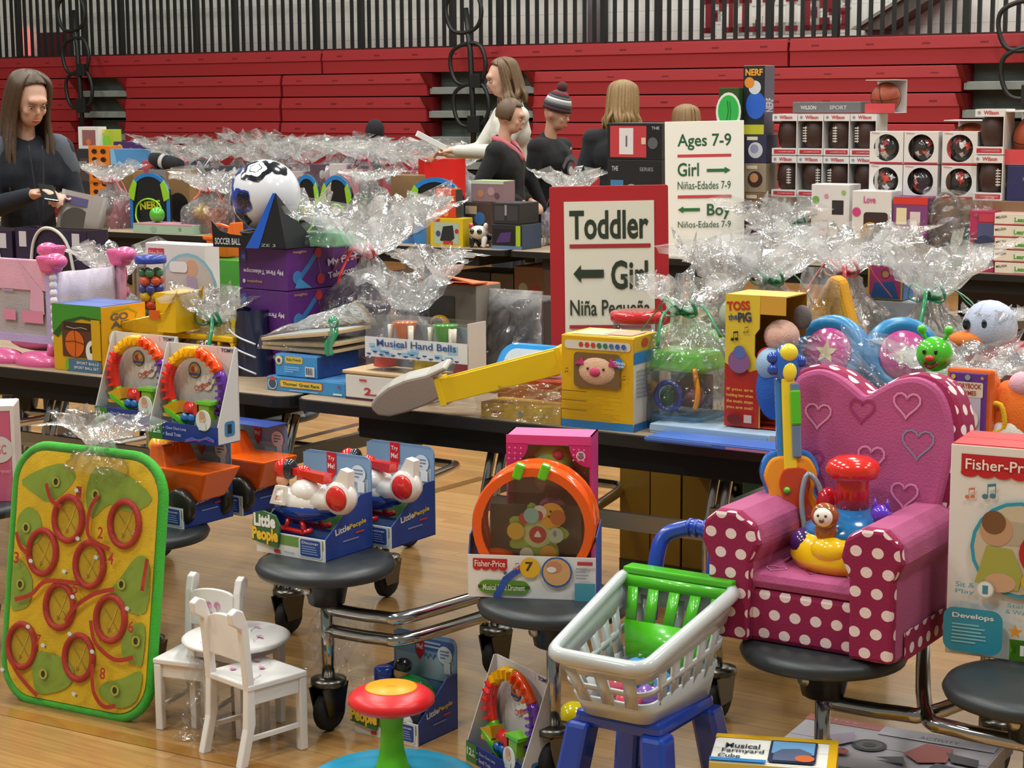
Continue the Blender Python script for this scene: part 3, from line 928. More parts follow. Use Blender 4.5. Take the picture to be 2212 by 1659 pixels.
# ---------------- ball popper toy on the seat
pp = thing('push_button_toy', 'round toy base with red push knob and small animal figures on the armchair seat', 'toy', UV(-1.5 + .02, 3.45 + .085, SZ + .152), RZ + 8)
m = MB(); m.lathe([(.12, 0), (.128, .02), (.12, .05), (.1, .07), (.06, .085), (.001, .09)], mt('#f2c313', 'gloss'), 32); m.build('base', pp)
m = MB(); m.lathe([(.1, .066), (.098, .078), (.07, .1), (.04, .118), (.001, .12)], mt('#1c6ca8', 'gloss'), 32); m.build('blue_dome', pp)
for a in (205, 260, 330):
    m = MB(); m.M = Matrix.Rotation(R(a), 4, 'Z'); m.ell((.1, 0, .045), (.03, .045, .03), mt({205: '#3c1f5c', 260: '#f2c313', 330: '#7a1c22'}[a], 'gloss')); m.build('side_button', pp)
m = MB(); m.lathe([(.034, .11), (.034, .185), (.03, .19)], mt('#d8281e', 'gloss'), 24); m.build('plunger', pp)
m = MB(); m.lathe([(.03, .178), (.05, .184), (.058, .2), (.052, .216), (.034, .226), (.001, .23)], mt('#dc2a1e', 'gloss'), 28); m.build('push_knob', pp)
lion = bpy.data.objects.new('t', None)
m = MB(); m.ell((-.03, -.09, .085), (.024, .02, .026), mt('#9c5a24', 'gloss')); m.ell((-.03, -.1, .118), (.03, .02, .028), mt('#9a5522', 'gloss')); m.ell((-.03, -.112, .118), (.021, .014, .02), mt('#f3ece0', 'gloss')); m.ell((-.03, -.126, .113), (.006, .005, .005), mt('#7a4a2a', 'gloss'), 8, 6)
for x in (-.038, -.022): m.ell((x, -.124, .123), .003, mt('#2b2b3a', 'gloss'), 8, 6)
m.build('hedgehog_figure', pp)
m = MB(); m.ell((.075, -.05, .09), (.022, .02, .026), mt('#5a2fae', 'gloss')); m.ell((.075, -.055, .122), (.022, .02, .02), mt('#6437c0', 'gloss'))
for x in (.062, .088): m.lathe([(.008, .13), (.001, .155)], mt('#6437c0', 'gloss'), 8, (x, -.055, 0))
m.build('purple_figure', pp)

# ---------------- white boxed walker toy on the stool at the picture edge
P = At(2041, 1409, SZ); h = Ht(P, 958); 
o, f = carton('toy_box', 'tall white toy box with red logo and round baby picture beside the pink armchair', P, .36, .16, h, '#e9e6df', -27, dict(top='#c3242b'))
F = f['front']()
F.rect(.06, .865, .52, .955, '#c3202c')
for i in range(5): F.disc(.06 + .046 + i * .092, .868, .02, '#c3202c', 2.0)
F.text('Fisher-Price', .085, .885, .5, .935, '#f4efe6', .01)
F.note(.1, .755, .05, '#d97a5c'); F.note(.2, .765, .07, '#4d7f8c')
F.disc(.4, .53, .225, '#2b9db5'); F.disc(.4, .53, .208, '#cdbfa4'); F.rect(.28, .55, .55, .66, '#b8ab93'); 
F.disc(.27, .615, .075, '#c49a78'); F.disc(.255, .65, .055, '#7a5334'); F.poly([(.16, .36), (.22, .54), (.36, .53), (.42, .42), (.4, .34)], '#a9a94d'); F.disc(.3, .37, .045, '#d2a683', 1.6)
F.disc(.53, .52, .11, '#b5222c'); F.disc(.53, .52, .08, '#eac02e'); F.disc(.5, .535, .01, '#3a2a18'); F.disc(.56, .535, .01, '#3a2a18'); F.disc(.53, .5, .013, '#d97a3a')
F.disc(.47, .39, .045, '#d2b02e'); F.disc(.56, .38, .05, '#c24a34')
F.disc(.78, .75, .2, '#e8b04a'); F.poly([(.62, .47), (.8, .66), (1, .62), (1, .36), (.76, .34)], '#2b86b8')
F.text('Sit &', .06, .335, .165, .36, '#4c9db0', .004); F.text('Play', .06, .3, .165, .325, '#4c9db0', .004)
F.disc(.225, .335, .04, '#c9d6d8'); F.disc(.225, .335, .035, '#efece4'); F.text('1', .21, .315, .24, .355, '#3a8ca5', .02)
F.text('Stand', .35, .265, .48, .285, '#4c9db0', .004); F.text('& Walk', .34, .235, .48, .255, '#4c9db0', .004); F.disc(.56, .26, .04, '#c9d6d8'); F.disc(.56, .26, .035, '#efece4'); F.text('2', .54, .24, .58, .28, '#3a8ca5', .02)
F.rect(.0, .03, .33, .24, '#2b94ab', .06); F.text('Develops', .05, .185, .28, .215, '#f2f2ee', .02)
F.lines(.05, .07, .28, .17, 6, '#8fd0da', 3)
F.star(.4, .155, .035, '#e89a35'); F.rect(.37, .02, 1.0, .12, '#5c9a26', .12); F.text('Musical', .43, .045, .85, .095, '#f0efe6', .02)
F.done()

# ---------------- open-front window boxes with toy vehicles
def open_box(name, label, P, w, d, h, rz, col, card, cat='toy box', group=None, lip=.055, sidefrac=.62, side=None):
    """tray with a card back, low front lip and sloping sides"""
    o = thing(name, label, cat, P, rz, group); t = .003
    m = MB(); m.box(0, 0, 0, w, d, t, mt(side or col)); m.build('tray_floor', o)
    m = MB(); m.box(0, -t, 0, w, 0, lip, mt(col)); fr = m.build('front_lip', o)
    m = MB(); m.prism(rr4(0, 0, w, h, .02), d - t, d, mt(card)); bk = m.build('card_back', o)
    for x in (0, w - t):
        m = MB(); m.prism([(0, 0), (d, 0), (d, h * sidefrac), (d * .75, h * sidefrac), (0, lip)], x, x + t, mt(side or col), 'yz'); m.build('side_panel', o)
    return o, Face(fr, (0, -t, 0), (1, 0, 0), (0, 0, 1), w, lip), Face(bk, (0, d - t, 0), (1, 0, 0), (0, 0, 1), w, h), Face(o, (w, 0, 0), (0, 1, 0), (0, 0, 1), d, h)


def rr4(x0, z0, x1, z1, r):
    return [(x0, z0), (x1, z0)] + [(x1 - r + r * math.cos(R(a)), z1 - r + r * math.sin(R(a))) for a in (0, 30, 60, 90)] + [(x0 + r + r * math.cos(R(a)), z1 - r + r * math.sin(R(a))) for a in (90, 120, 150, 180)]


def lp_print(Ff, Fb, Fs, d, h, name_txt, sky='#7fa3c7'):
    Fb.rect(0, .55, 1, .97, sky); Fb.rect(.04, .5, .96, .75, '#a9bccb'); Fb.poly([(0, .12), (1, .12), (1, .3), (.85, .36), (.7, .3), (.5, .38), (.3, .3), (0, .4)], '#5f8f4a')
    Fb.rect(.36, .78, .5, 1.0, '#c9202c'); Fb.poly([(.36, .78), (.5, .78), (.43, .7)], '#c9202c'); Fb.text('Try', .38, .9, .48, .96, '#f3e3df', .02); Fb.text('Me!', .38, .82, .48, .88, '#f3e3df', .02)
    Fb.disc(.83, .8, .1, '#d6e2ec'); Fb.lines(.76, .75, .9, .86, 3, '#6d86a8', 2); Fb.rect(.82, .6, .92, .72, '#e9eef2')
    Fb.done()
    Ff.rect(0, 0, 1, .5, '#e6e4df'); Ff.rect(.02, .5, .98, .95, '#6d9a4e'); Ff.rect(.63, .1, .97, .98, '#d4dce6', .1); Ff.rect(.655, .16, .945, .92, '#2d4a96', .08)
    Ff.text('Discover', .68, .72, .92, .84, '#dfe7f5', .01); Ff.lines(.68, .24, .92, .66, 4, '#8ea4d4', 5)
    Ff.rect(.27, .1, .36, .24, '#c4232c'); Ff.text(name_txt, .42, .14, .58, .26, '#5b6a8e', .0); Ff.done()
    Fs.text('Little', .2, .26, .5, .33, '#d6d9dc', .03, 6); Fs.text('People', .5, .275, .85, .345, '#d7b43a', .03, 6); Fs.rect(.62, .215, .8, .235, '#c43a3a'); Fs.rect(.35, .16, .68, .175, '#8090c0')
    Fs.done()


def lp_logo(o, w):
    m = MB(); m.prism([(-.008, .03), (.075, .018), (.085, .075), (.07, .1), (.03, .108), (-.002, .1)], -.012, -.006, mt('#3c6a40')); lg = m.build('logo_tab', o)
    F = Face(lg, (0, -.012, 0), (1, 0, 0), (0, 0, 1), .1, .12)
    F.text('Little', .0, .56, .72, .84, '#eceff0', .05); F.text('People', -.06, .2, .8, .55, '#eec23a', .05); F.done()


def helicopter(o, x, y, z, s=1.0):
    W_ = mt('#ece8e2', 'gloss'); B_ = mt('#1f3f95', 'gloss'); R_ = mt('#d2261f', 'gloss'); O_ = mt('#e8661c', 'gloss')
    g = lambda m: setattr(m, 'M', Matrix.Translation((x, y, z)) @ Matrix.Scale(s, 4)) or m
    m = g(MB()); m.ell((0, 0, .062), (.075, .04, .034), W_); m.ell((.02, 0, .085), (.045, .035, .03), W_); bd = m.build('helicopter_body', o)
    m = g(MB()); m.ell((.004, 0, .048), (.076, .042, .028), B_); m.build('blue_hull', bd)
    m = g(MB()); m.tube([(.05, 0, .07), (.09, -.005, .075), (.125, -.01, .085)], [.03, .024, .016], W_, 10); m.tube([(.04, .0, .06), (.09, -.005, .056)], [.03, .016], B_, 10); m.build('tail_boom', bd)
    m = g(MB()); m.lathe([(.001, -.014), (.033, -.014), (.037, 0), (.033, .014), (.001, .014)], W_, 24, (.122, -.02, .088), 'y'); m.prism([(.11, .115), (.148, .11), (.15, .145), (.13, .15)], -.03, -.008, W_); tr = m.build('tail_ring', bd)
    m = g(MB()); m.lathe([(.001, .006), (.024, .006), (.027, .0), (.001, -.005)], R_, 20, (.122, -.034, .088), 'y')
    m.build('tail_rotor', tr)
    m = g(MB()); m.ringp([(-.052, .06), (-.01, .06), (-.006, .1), (-.035, .1)], [(-.044, .066), (-.016, .066), (-.013, .094), (-.032, .094)], -.044, -.036, W_); m.box(-.048, -.03, .05, -.012, .02, .075, O_); m.build('cockpit', bd)
    m = g(MB()); m.ell((-.045, -.005, .128), (.02, .02, .022), R_); m.ell((-.045, -.008, .105), (.014, .014, .015), mt('#e0a884', 'skin')); m.ell((-.032, .0, .128), (.014, .021, .022), mt('#20242c', 'gloss')); m.build('pilot', o)
    for a in (-14, 166):
        m = g(MB()); m.M = m.M @ Matrix.Translation((.005, 0, .125)) @ Matrix.Rotation(R(a), 4, 'Z'); m.prism([(0, -.006), (.085, -.012), (.09, .008), (0, .006)], -.012, .012, R_, 'xz'); m.build('rotor_blade', bd)
    m = g(MB()); m.lathe([(.014, .108), (.014, .135), (.001, .14)], R_, 12, (.005, 0, 0)); m.build('rotor_hub', bd)
    for y2 in (-.03, .03):
        m = g(MB()); m.tube([(-.05, y2, .008), (.03, y2, .004), (.05, y2, .012)], .006, R_, 8); m.tube([(-.02, y2, .005), (-.015, y2 * .8, .03)], .006, R_, 8); m.tube([(.03, y2, .005), (.02, y2 * .8, .03)], .006, R_, 8); m.build('skid', bd)


SKYB = '#6f93bd'; LPB = '#233f8c'
P = At(706, 1214, SZ) - U * .222
for i, (dp, lab) in enumerate(((UV(0, 0), 'boxed white and blue toy helicopter at the front edge of the round stool'), (UV(.055, .195), 'boxed toy helicopter standing behind another helicopter box on the stool'))):
    o, Ff, Fb, Fs = open_box('toy_helicopter_box', lab, P + dp, .222, .185, .232, RZ - 1, '#e6e4df', SKYB, group='boxed toy helicopters', side=LPB)
    lp_print(Ff, Fb, Fs, .185, .23, 'Helicopter'); lp_logo(o, .222)
    helicopter(o, .085, .075, .048, 1.2)

# dump truck boxes on the stool under the train loops, the near one in view
def dump_truck(o, x, y, z, s):
    O_ = mt('#ee6414', 'gloss'); Y_ = mt('#eeb517', 'gloss'); K_ = mt('#26241f', 'plastic')
    g = lambda m: setattr(m, 'M', Matrix.Translation((x, y, z)) @ Matrix.Scale(s, 4)) or m
    m = g(MB()); m.frus((.035, 0, .045), (.09, .07), (.135, .1), .06, O_, (.01, 0)); bd = m.build('dump_bed', o, bev=.006)
    m = g(MB()); m.frus((-.02, 0, .1), (.05, .09), (.035, .07), .045, O_, (-.01, 0)); m.build('bed_shield', bd, bev=.006)
    m = g(MB()); m.box(-.075, -.04, .03, -.03, .04, .095, Y_); m.build('cab', o, bev=.008)
    m = g(MB()); m.box(-.07, -.042, .055, -.045, -.04, .085, mt('#2b2415')); m.build('window', o)
    m = g(MB()); m.ell((-.055, 0, .135), (.024, .024, .02), Y_); m.ell((-.055, -.003, .118), (.02, .02, .018), mt('#6a4230', 'skin')); m.build('driver', o)
    for a, b_ in ((-.05, -.05), (.045, -.05), (-.05, .05), (.045, .05)):
        m = g(MB()); m.lathe([(.001, -.012), (.03, -.012), (.036, -.006), (.036, .006), (.03, .012), (.001, .012)], K_, 18, (a, b_, .034), 'y'); m.build('wheel', o)


Pd = At(402, 1142, SZ) - U * .19
for k, (dp, lab) in enumerate(((UV(0, 0), 'open boxed orange dump truck toy on the stool below the train loop boxes'), (UV(.03, .2), 'second dump truck box tucked behind the open orange dump truck box'))):
    o, Ff, Fb, Fs = open_box('toy_truck_box', lab, Pd + dp, .19, .185, .228, RZ - 2, '#e6e4df', SKYB, group='boxed dump trucks', side=LPB)
    lp_print(Ff, Fb, Fs, .185, .23, 'Dump Truck'); lp_logo(o, .19)
    dump_truck(o, .1, .085, .006, 1.4)
    m = MB(); m.box(0, .1, .2285, .19, .186, .2305, mt(LPB)); m.build('top_tab', o)
ZT = SZ + .2315

# tractor box on the floor
P = At(908, 1611, 0) - U * .2
o, Ff, Fb, Fs = open_box('toy_tractor_box', 'boxed green toy tractor standing on the floor behind the spinning seat', P, .2, .16, .232, RZ - 2, '#e6e4df', SKYB, side=LPB)
lp_print(Ff, Fb, Fs, .16, .232, 'Tractor'); lp_logo(o, .2)
F = Face(o, (0, .156, 0), (1, 0, 0), (0, 0, 1), .2, .232); F.rect(.45, .82, .97, .95, '#3f5f9f', .05); F.lines(.5, .84, .92, .93, 2, '#b9c8e2', 1)
F.line([(.5, .74), (.52, .78), (.56, .73), (.6, .78), (.64, .73), (.68, .79)], .012, '#3d4c70'); F.line([(.75, .72), (.78, .76), (.82, .69), (.86, .73), (.92, .66)], .012, '#3d4c70'); F.done()
G_ = mt('#1d8f3c', 'gloss'); B_ = mt('#1d3f96', 'gloss')
m = MB(); m.ell((.11, .08, .09), (.08, .05, .055), G_); m.ell((.15, .08, .08), (.035, .04, .05), B_); tb = m.build('tractor_body', o)
m = MB(); m.lathe([(.025, .1), (.026, .155), (.02, .16)], B_, 16, (.045, .06, 0)); m.build('exhaust', tb)
for x, r in ((.07, .035), (.15, .042)):
    m = MB(); m.lathe([(.001, -.014), (r - .006, -.014), (r, -.006), (r, .006), (r - .006, .014), (.001, .014)], mt('#23282a', 'plastic'), 18, (x, .03, r + .003), 'y'); wl = m.build('wheel', tb)
    m = MB(); m.lathe([(.001, .018), (r * .5, .016), (r * .55, .01)], mt('#d8d8d2', 'gloss'), 14, (x, .03, r + .003), 'y'); m.build('hubcap', wl)
m = MB(); m.ell((.09, .08, .165), (.024, .024, .02), mt('#1d1d22', 'gloss')); m.ell((.088, .075, .15), (.019, .019, .02), mt('#dca57e', 'skin')); m.ell((.09, .08, .125), (.022, .02, .02), mt('#d8b43a', 'gloss')); m.build('driver', o)
F = Face(o, (0, -.003, 0), (1, 0, 0), (0, 0, 1), .2, .06); F.disc(.8, .6, .36, '#e9d9cf'); F.disc(.8, .6, .32, '#d8352e'); F.lines(.72, .45, .88, .8, 3, '#f2c9c0', 3); F.done()

# ---------------- train loop boxes
def train_loop(label, P, rz, group='boxed train loops'):
    w, d, h, t = .243, .085, .248, .003
    o = thing('train_loop_box', label, 'toy box', P, rz, group)
    m = MB(); m.box(0, d - t, 0, w, d, h, mt('#d4d4d2')); bk = m.build('card_back', o)
    m = MB(); m.box(0, 0, 0, w, d, t, mt('#26418f')); m.build('tray_floor', o)
    m = MB(); m.box(0, -t, 0, w, 0, .048, mt('#24398a')); fr = m.build('front_lip', o)
    for x in (0, w - t):
        m = MB(); m.prism([(0, 0), (d, 0), (d, h), (d - .01, h), (0, .05)], x, x + t, mt('#cfd0cf'), 'yz'); m.build('side_panel', o)
    F = Face(fr, (0, -t, 0), (1, 0, 0), (0, 0, 1), w, .048)
    F.rect(0, 0, .2, 1, '#3f7f35'); F.text('12', .02, .35, .11, .75, '#e9eee2', .03); F.text('+', .13, .55, .16, .75, '#e9eee2', .03); F.text('m', .125, .35, .175, .52, '#e9eee2', .03)
    F.text('Choo Choo Loop', .26, .6, .56, .8, '#c4cce6', .01); F.text('Bendi Train', .26, .28, .48, .48, '#c4cce6', .01); F.disc(.23, .7, .05, '#7fb2e0'); F.disc(.23, .38, .05, '#7fb2e0')
    F.line([(.55, .12), (.65, .3), (.75, .2), (.88, .45), (.97, .3)], .12, '#4a6fc0'); F.line([(.55, .08), (.7, .22), (.85, .35), (.97, .22)], .06, '#b04a9a'); F.done()
    F = Face(bk, (0, d - t, 0), (1, 0, 0), (0, 0, 1), w, h)
    F.text('TOMY', .77, .945, .95, .985, '#2e3560', .03); F.rect(.72, .93, .724, 1, '#9aa0b8')
    F.disc(.38, .72, .09, '#34507e'); F.disc(.38, .72, .078, '#c99a5c'); F.disc(.36, .73, .03, '#b8463c'); F.disc(.41, .74, .028, '#e3c9a2'); F.rect(.3, .665, .46, .69, '#3d5a96')
    F.disc(.45, .56, .05, '#ecebea'); F.disc(.56, .6, .085, '#ecebea'); F.disc(.62, .64, .06, '#ecebea'); F.text('Choo', .38, .52, .52, .58, '#cf4a2e', .02, 30); F.text('Choo', .48, .55, .62, .61, '#cf4a2e', .02, 30); F.note(.6, .6, .05, '#7b7f90'); F.done()
    # bendy track loop
    cx, cz, r0 = .118, .135, .098; segs = [('#efb518', 82, 140), ('#e2271c', 140, 205), ('#f4551a', 30, 82), ('#6b35a5', -38, 30), ('#55b81e', 205, 240)]
    for c, a0, a1 in segs:
        m = MB(); pts = [(cx + r0 * math.cos(R(a)), d - .03, cz + r0 * math.sin(R(a))) for a in np.linspace(a0, a1, 9)]
        m.tube(pts, .013, mt(c, 'gloss'), 8, flat=1.3); tr = m.build('track_segment', o)
        n = max(2, int((a1 - a0) / 11)); mm = MB()
        for k in range(n):
            a = R(a0 + (k + .5) * (a1 - a0) / n); mm.M = Matrix.Translation((cx + r0 * math.cos(a), d - .046, cz + r0 * math.sin(a))) @ Matrix.Rotation(-a, 4, 'Y'); mm.cbox((0, 0, 0), (.02, .012, .006), mt(c, 'gloss'))
        mm.build('track_ribs', tr)
    # ramp, engine and wagons
    m = MB(); m.box(.03, .02, .058, .085, .05, .066, mt('#eeb31a', 'gloss')); m.M = Matrix.Translation((.06, .035, .085)) @ Matrix.Rotation(R(-20), 4, 'Y'); m.frus((0, 0, -.02), (.03, .03), (.05, .04), .03, mt('#eeb31a', 'gloss')); m.build('yellow_ramp', o)
    m = MB(); m.M = Matrix.Translation((.075, .03, .05)) @ Matrix.Rotation(R(28), 4, 'Y'); m.cbox((0, 0, .01), (.085, .03, .012), mt('#58bd1c', 'gloss')); m.build('green_ramp', o)
    m = MB(); m.box(.105, .015, .06, .15, .045, .07, mt('#2b6fb8', 'gloss')); m.lathe([(.018, 0), (.018, .04)], mt('#d32b22', 'gloss'), 14, (.11, .03, .085), 'x'); m.box(.146, .012, .07, .16, .048, .105, mt('#d32b22', 'gloss')); en = m.build('train_engine', o)
    for x in (.115, .14):
        m = MB(); m.lathe([(.001, -.004), (.012, -.004), (.012, .004), (.001, .004)], mt('#256bb0', 'gloss'), 12, (x, .012, .062), 'y'); m.build('wheel', en)
    m = MB(); m.box(.165, .014, .06, .2, .046, .1, mt('#8fbf2f', 'gloss')); m.box(.155, .01, .102, .21, .05, .11, mt('#67c51f', 'gloss')); m.build('train_wagon', o)
    # round child photo tab
    m = MB(); m.prism([(.197 + .026 * a, .064 + .028 * b) for a, b in _circ(20)], -.006, -.004, mt('#dde3e2')); tb = m.build('photo_tab', o)
    F = Face(tb, (.197, -.006, .064), (1, 0, 0), (0, 0, 1), .05, .05); F.disc(-.05, .12, .24, '#e2b79a'); F.disc(-.05, .3, .2, '#cfa07e', 1, 12); F.rect(-.3, -.5, .2, -.1, '#d5dfe2'); F.done()
    # side picture
    F = Face(o, (w, 0, 0), (0, 1, 0), (0, 0, 1), d, h); F.rect(.3, .08, .75, .24, '#3f7fb0', .1); F.rect(.42, .11, .6, .21, '#26303c'); F.done()
    return o


P1 = At(325, 945, ZT); P0 = Ab(208, P1 @ V + .09, ZT)
train_loop('train loop toy box in front, its whole card back in view', P1 + V * 0.0, RZ)
train_loop('train loop toy box half hidden behind the other one', P0 + V * .0 - U * .0, RZ, 'boxed train loops')
train_loop('train loop toy box standing turned on the floor below the drum', At(1010, 1640, 0), -58)

# ---------------- drum box and doll box on the stool
P = At(1012, 1287, SZ); rz = -9
o = thing('drum_box', 'boxed clear orange rimmed toy drum with green clips on a round stool', 'toy box', P, rz)
w, d, lip = .292, .12, .098
m = MB(); m.box(0, 0, 0, w, d, .004, mt('#e8e6e2')); m.build('tray_floor', o)
m = MB(); m.box(0, -.003, 0, w, 0, lip, mt('#e8e6e2')); fr = m.build('front_lip', o)
m = MB(); m.prism([(0, 0), (d, 0), (d, .16), (.02, .14), (0, lip)], w - .003, w, mt('#2a4f9c'), 'yz'); m.build('side_panel', o)
m = MB(); m.prism([(0, 0), (d, 0), (d, .16), (.02, .14), (0, lip)], 0, .003, mt('#2a4f9c'), 'yz'); m.build('side_panel', o)
F = Face(fr, (0, -.003, 0), (1, 0, 0), (0, 0, 1), w, lip)
F.rect(.04, .7, .31, .92, '#c4232c'); [F.disc(.04 + .034 + i * .067, .7, .06, '#c4232c', 1.6) for i in range(4)]; F.text('Fisher-Price', .055, .73, .295, .88, '#f4e9e0', .01)
F.rect(.08, .1, .49, .42, '#5a8f2e', .2); F.text('Musical Band Drument', .12, .18, .45, .32, '#e3ecd6', .01); F.line([(.22, 0), (.3, .45), (.42, .72), (.52, .8)], .16, '#2f56b0')
F.disc(.49, .74, .24, '#e8b52c'); F.text('7', .455, .66, .515, .88, '#4a3a20', .03); F.disc(.7, .66, .36, '#2f5fa8'); F.disc(.7, .66, .32, '#d9a86e'); F.disc(.68, .78, .14, '#c98a6a', 1.3); F.disc(.66, .72, .07, '#e8e2d8', 1.6)
F.rect(.84, 0, 1, .42, '#4f9fb2'); F.rect(.86, .84, .98, .93, '#c43c44'); F.lines(.85, .5, .98, .8, 4, '#9aa3b2', 4); F.note(.37, .72, .16, '#d97a6a'); F.disc(.3, .62, .045, '#55637a'); F.done()
OR = mt('#ee5a10', 'gloss'); cx, cz, r = .148, .162, .138
m = MB()
for y in (.02, .1):
    m.tube([(cx + (r - .008) * math.cos(R(a)), y, cz + (r - .008) * math.sin(R(a))) for a in range(0, 360, 10)], .012, OR, 8, True)
dr = m.build('drum_rim', o)
m = MB(); m.lathe([(r - .014, -.06), (r - .004, -.055), (r, -.03), (r, .02), (r - .004, .045), (r - .014, .05)], OR, 44, (cx, .055, cz), 'y')
m2 = MB(); m2.ringp([(cx + r * a, cz + r * b) for a, b in _circ(44)], [(cx + (r - .02) * a, cz + (r - .02) * b) for a, b in _circ(44)], .004, .016, OR); m2.build('front_ring', dr)
m2 = MB(); m2.sheet([[(cx + rr * a, y, cz + rr * b) for a, b in _circ(44)] for rr, y in ((r - .012, .012), (r, .02), (r, .1), (r - .012, .108))], OR, True, True); m2.build('drum_shell', dr, solid=.004)
m = MB(); m.prism([(cx + (r - .02) * a, cz + (r - .02) * b) for a, b in _circ(36)], .012, .0135, mt('#ffffff', 'clear')); m.build('clear_head', dr)
for x in (-.03, .028):
    m = MB(); m.M = Matrix.Translation((cx + x, .0, cz + r - .004)) @ Matrix.Rotation(R(18), 4, 'Y'); m.box(-.011, -.004, -.024, .011, .02, .014, mt('#66c819', 'gloss')); m.build('green_clip', dr, bev=.005)
# flower shaped insert with animals
m = MB(); m.prism([(cx + .008 + (.06 + .012 * math.cos(7 * t)) * math.cos(t), cz - .018 + (.06 + .012 * math.cos(7 * t)) * math.sin(t)) for t in [2 * math.pi * i / 56 for i in range(56)]], .03, .036, mt('#9cb24a')); fl = m.build('flower_insert', dr)
F = Face(fl, (cx + .008, .03, cz - .018), (1, 0, 0), (0, 0, 1), .1, .1)
F.disc(0, 0, .34, '#c3c98a'); F.disc(0, -.03, .2, '#b5252c'); F.star(0, -.03, .1, '#ece2da', 3, .6)
F.disc(.32, .42, .3, '#e8a72c'); F.disc(.46, .38, .18, '#c76a2c'); F.disc(.3, .52, .03, '#3b2a18'); F.disc(.26, .4, .03, '#3b2a18'); F.disc(.05, .5, .16, '#e8d9c9'); F.disc(.02, .42, .11, '#b8303a'); F.disc(-.3, .35, .13, '#c4343c'); F.disc(-.14, .42, .18, '#8fbdb4')
F.disc(-.5, .05, .2, '#dcae3c'); F.disc(-.25, -.48, .16, '#e3d3b8'); F.disc(.25, -.46, .2, '#d9962c'); F.disc(.42, -.02, .18, '#b7c9a2'); F.disc(.4, .02, .07, '#8a78b8', .6); F.done()
m = MB(); m.ell((cx - .09, .05, cz - .09), (.05, .03, .03), OR); m.ell((cx + .06, .05, cz - .1), (.02, .02, .02), mt('#66c819', 'gloss')); m.build('drum_shaker', dr)
m = MB(); m.box(.04, .075, .004, .25, .078, .2, mt('#6d675f')); m.build('grey_insert', o)
# doll box behind the drum
P = At(1012, 1287, SZ) + np.array([.088, .13, 0]); rz = -12; w, d = .2, .1; h = Ht(P, 938)
o = thing('doll_box', 'pink doll box with dotted corners peeking above the toy drum', 'toy box', P, rz)
m = MB(); m.box(0, d - .004, 0, w, d, h, mt('#b9a888')); m.build('card_back', o)
for x in (0, w - .004):
    m = MB(); m.box(x, 0, 0, x + .004, d, h, mt('#c93a80')); m.build('side_panel', o)
m = MB(); m.box(0, 0, h - .004, w, d, h, mt('#d8649c')); m.build('top_panel', o)
m = MB(); m.box(0, 0, 0, w, d, .004, mt('#c93a80')); m.build('bottom_panel', o)
m = MB(); m.box(0, -.002, h - .022, w, 0, h, mt('#d2418a'));
for s in (0, 1):
    q = [(0, 0)] + [(.052 * math.cos(R(a)), -.052 * math.sin(R(a))) for a in range(0, 91, 15)]
    m.prism([((x if s == 0 else w - x), h - .02 + z) for x, z in q], -.002, 0, mt('#c22a78'))
fr = m.build('front_frame', o)
F = Face(fr, (0, -.002, 0), (1, 0, 0), (0, 0, 1), w, h); F.disc(.88, 1 - .045 / h, .011 / h, '#e2e2e2'); F.disc(.88, 1 - .045 / h, .008 / h, '#8a6a7c')
for k in range(9): F.disc(.04 + (k % 3) * .07, 1 - (.03 + (k // 3) * .012) / h, .0022 / h, '#e48bb8'); F.disc(.8 + (k % 3) * .06, 1 - (.03 + (k // 3) * .012) / h, .0022 / h, '#e48bb8')
F.done()
m = MB(); m.ell((w / 2, .05, h - .105), (.045, .04, .05), mt('#b07862', 'skin')); m.ell((w / 2, .05, h - .25), (.05, .035, .1), mt('#d77aa4', 'cloth')); dl = m.build('doll', o)
m = MB(); m.lathe([(.048, h - .092), (.05, h - .08), (.044, h - .055), (.026, h - .032), (.001, h - .025)], mt('#9fc85a', 'cloth'), 20, (w / 2, .05, 0)); m.lathe([(.047, h - .1), (.052, h - .096), (.05, h - .086)], mt('#d88aa8', 'cloth'), 20, (w / 2, .05, 0)); m.ell((w / 2 + .018, .02, h - .05), .014, mt('#cf3f58', 'cloth')); m.ell((w / 2 - .012, .018, h - .06), .012, mt('#7fc3c8', 'cloth')); m.build('doll_hat', dl)
m = MB(); m.box(.004, -.001, .02, w - .004, 0, h - .02, mt('#ffffff', 'clear')); m.build('clear_window', o)

# ================================================================ toys standing on the floor
# ---------------- toy shopping cart
Pc = UV(-1.785, 3.13)
ct = thing('toy_shopping_cart', 'grey plastic toy shopping cart with blue frame and green fold-down seat', 'toy cart', Pc, RZ)
GB = mt('#b9bfc0', 'gloss', .3); BLU = mt('#1740a8', 'gloss', .25); GRN = mt('#49b414', 'gloss', .3)
def ringpts(wf, wb, y0, y1, zf, zb, r=.035, n=6):
    """rounded trapezoid ring: front width wf at y0, back width wb at y1"""
    c = [(wf / 2, y0, zf), (wb / 2, y1, zb), (-wb / 2, y1, zb), (-wf / 2, y0, zf)]
    out = []
    for i in range(4):
        p = Vector(c[i]); a = (Vector(c[i - 1]) - p).normalized(); b = (Vector(c[(i + 1) % 4]) - p).normalized()
        q0 = p + a * r; q1 = p + b * r
        for k in range(n + 1):
            t = k / n; out.append(q0 * (1 - t) ** 2 + p * 2 * t * (1 - t) + q1 * t * t)
    return out
ZF, ZB = .47, .555
rim = ringpts(.215, .27, -.13, .22, ZF, ZB)
m = MB(); m.tube(rim, .0135, GB, 10, True, flat=1.2); bsk = m.build('basket_rim', ct)
bot = ringpts(.16, .19, -.06, .19, .335, .335)
def lvl(t, e=0): return [a.lerp(b, t) for a, b in zip(rim, bot)]
N_ = len(rim)
m = MB(); m.sheet([lvl(0), lvl(.27)], GB, True, True); m.build('upper_band', bsk, solid=.005)
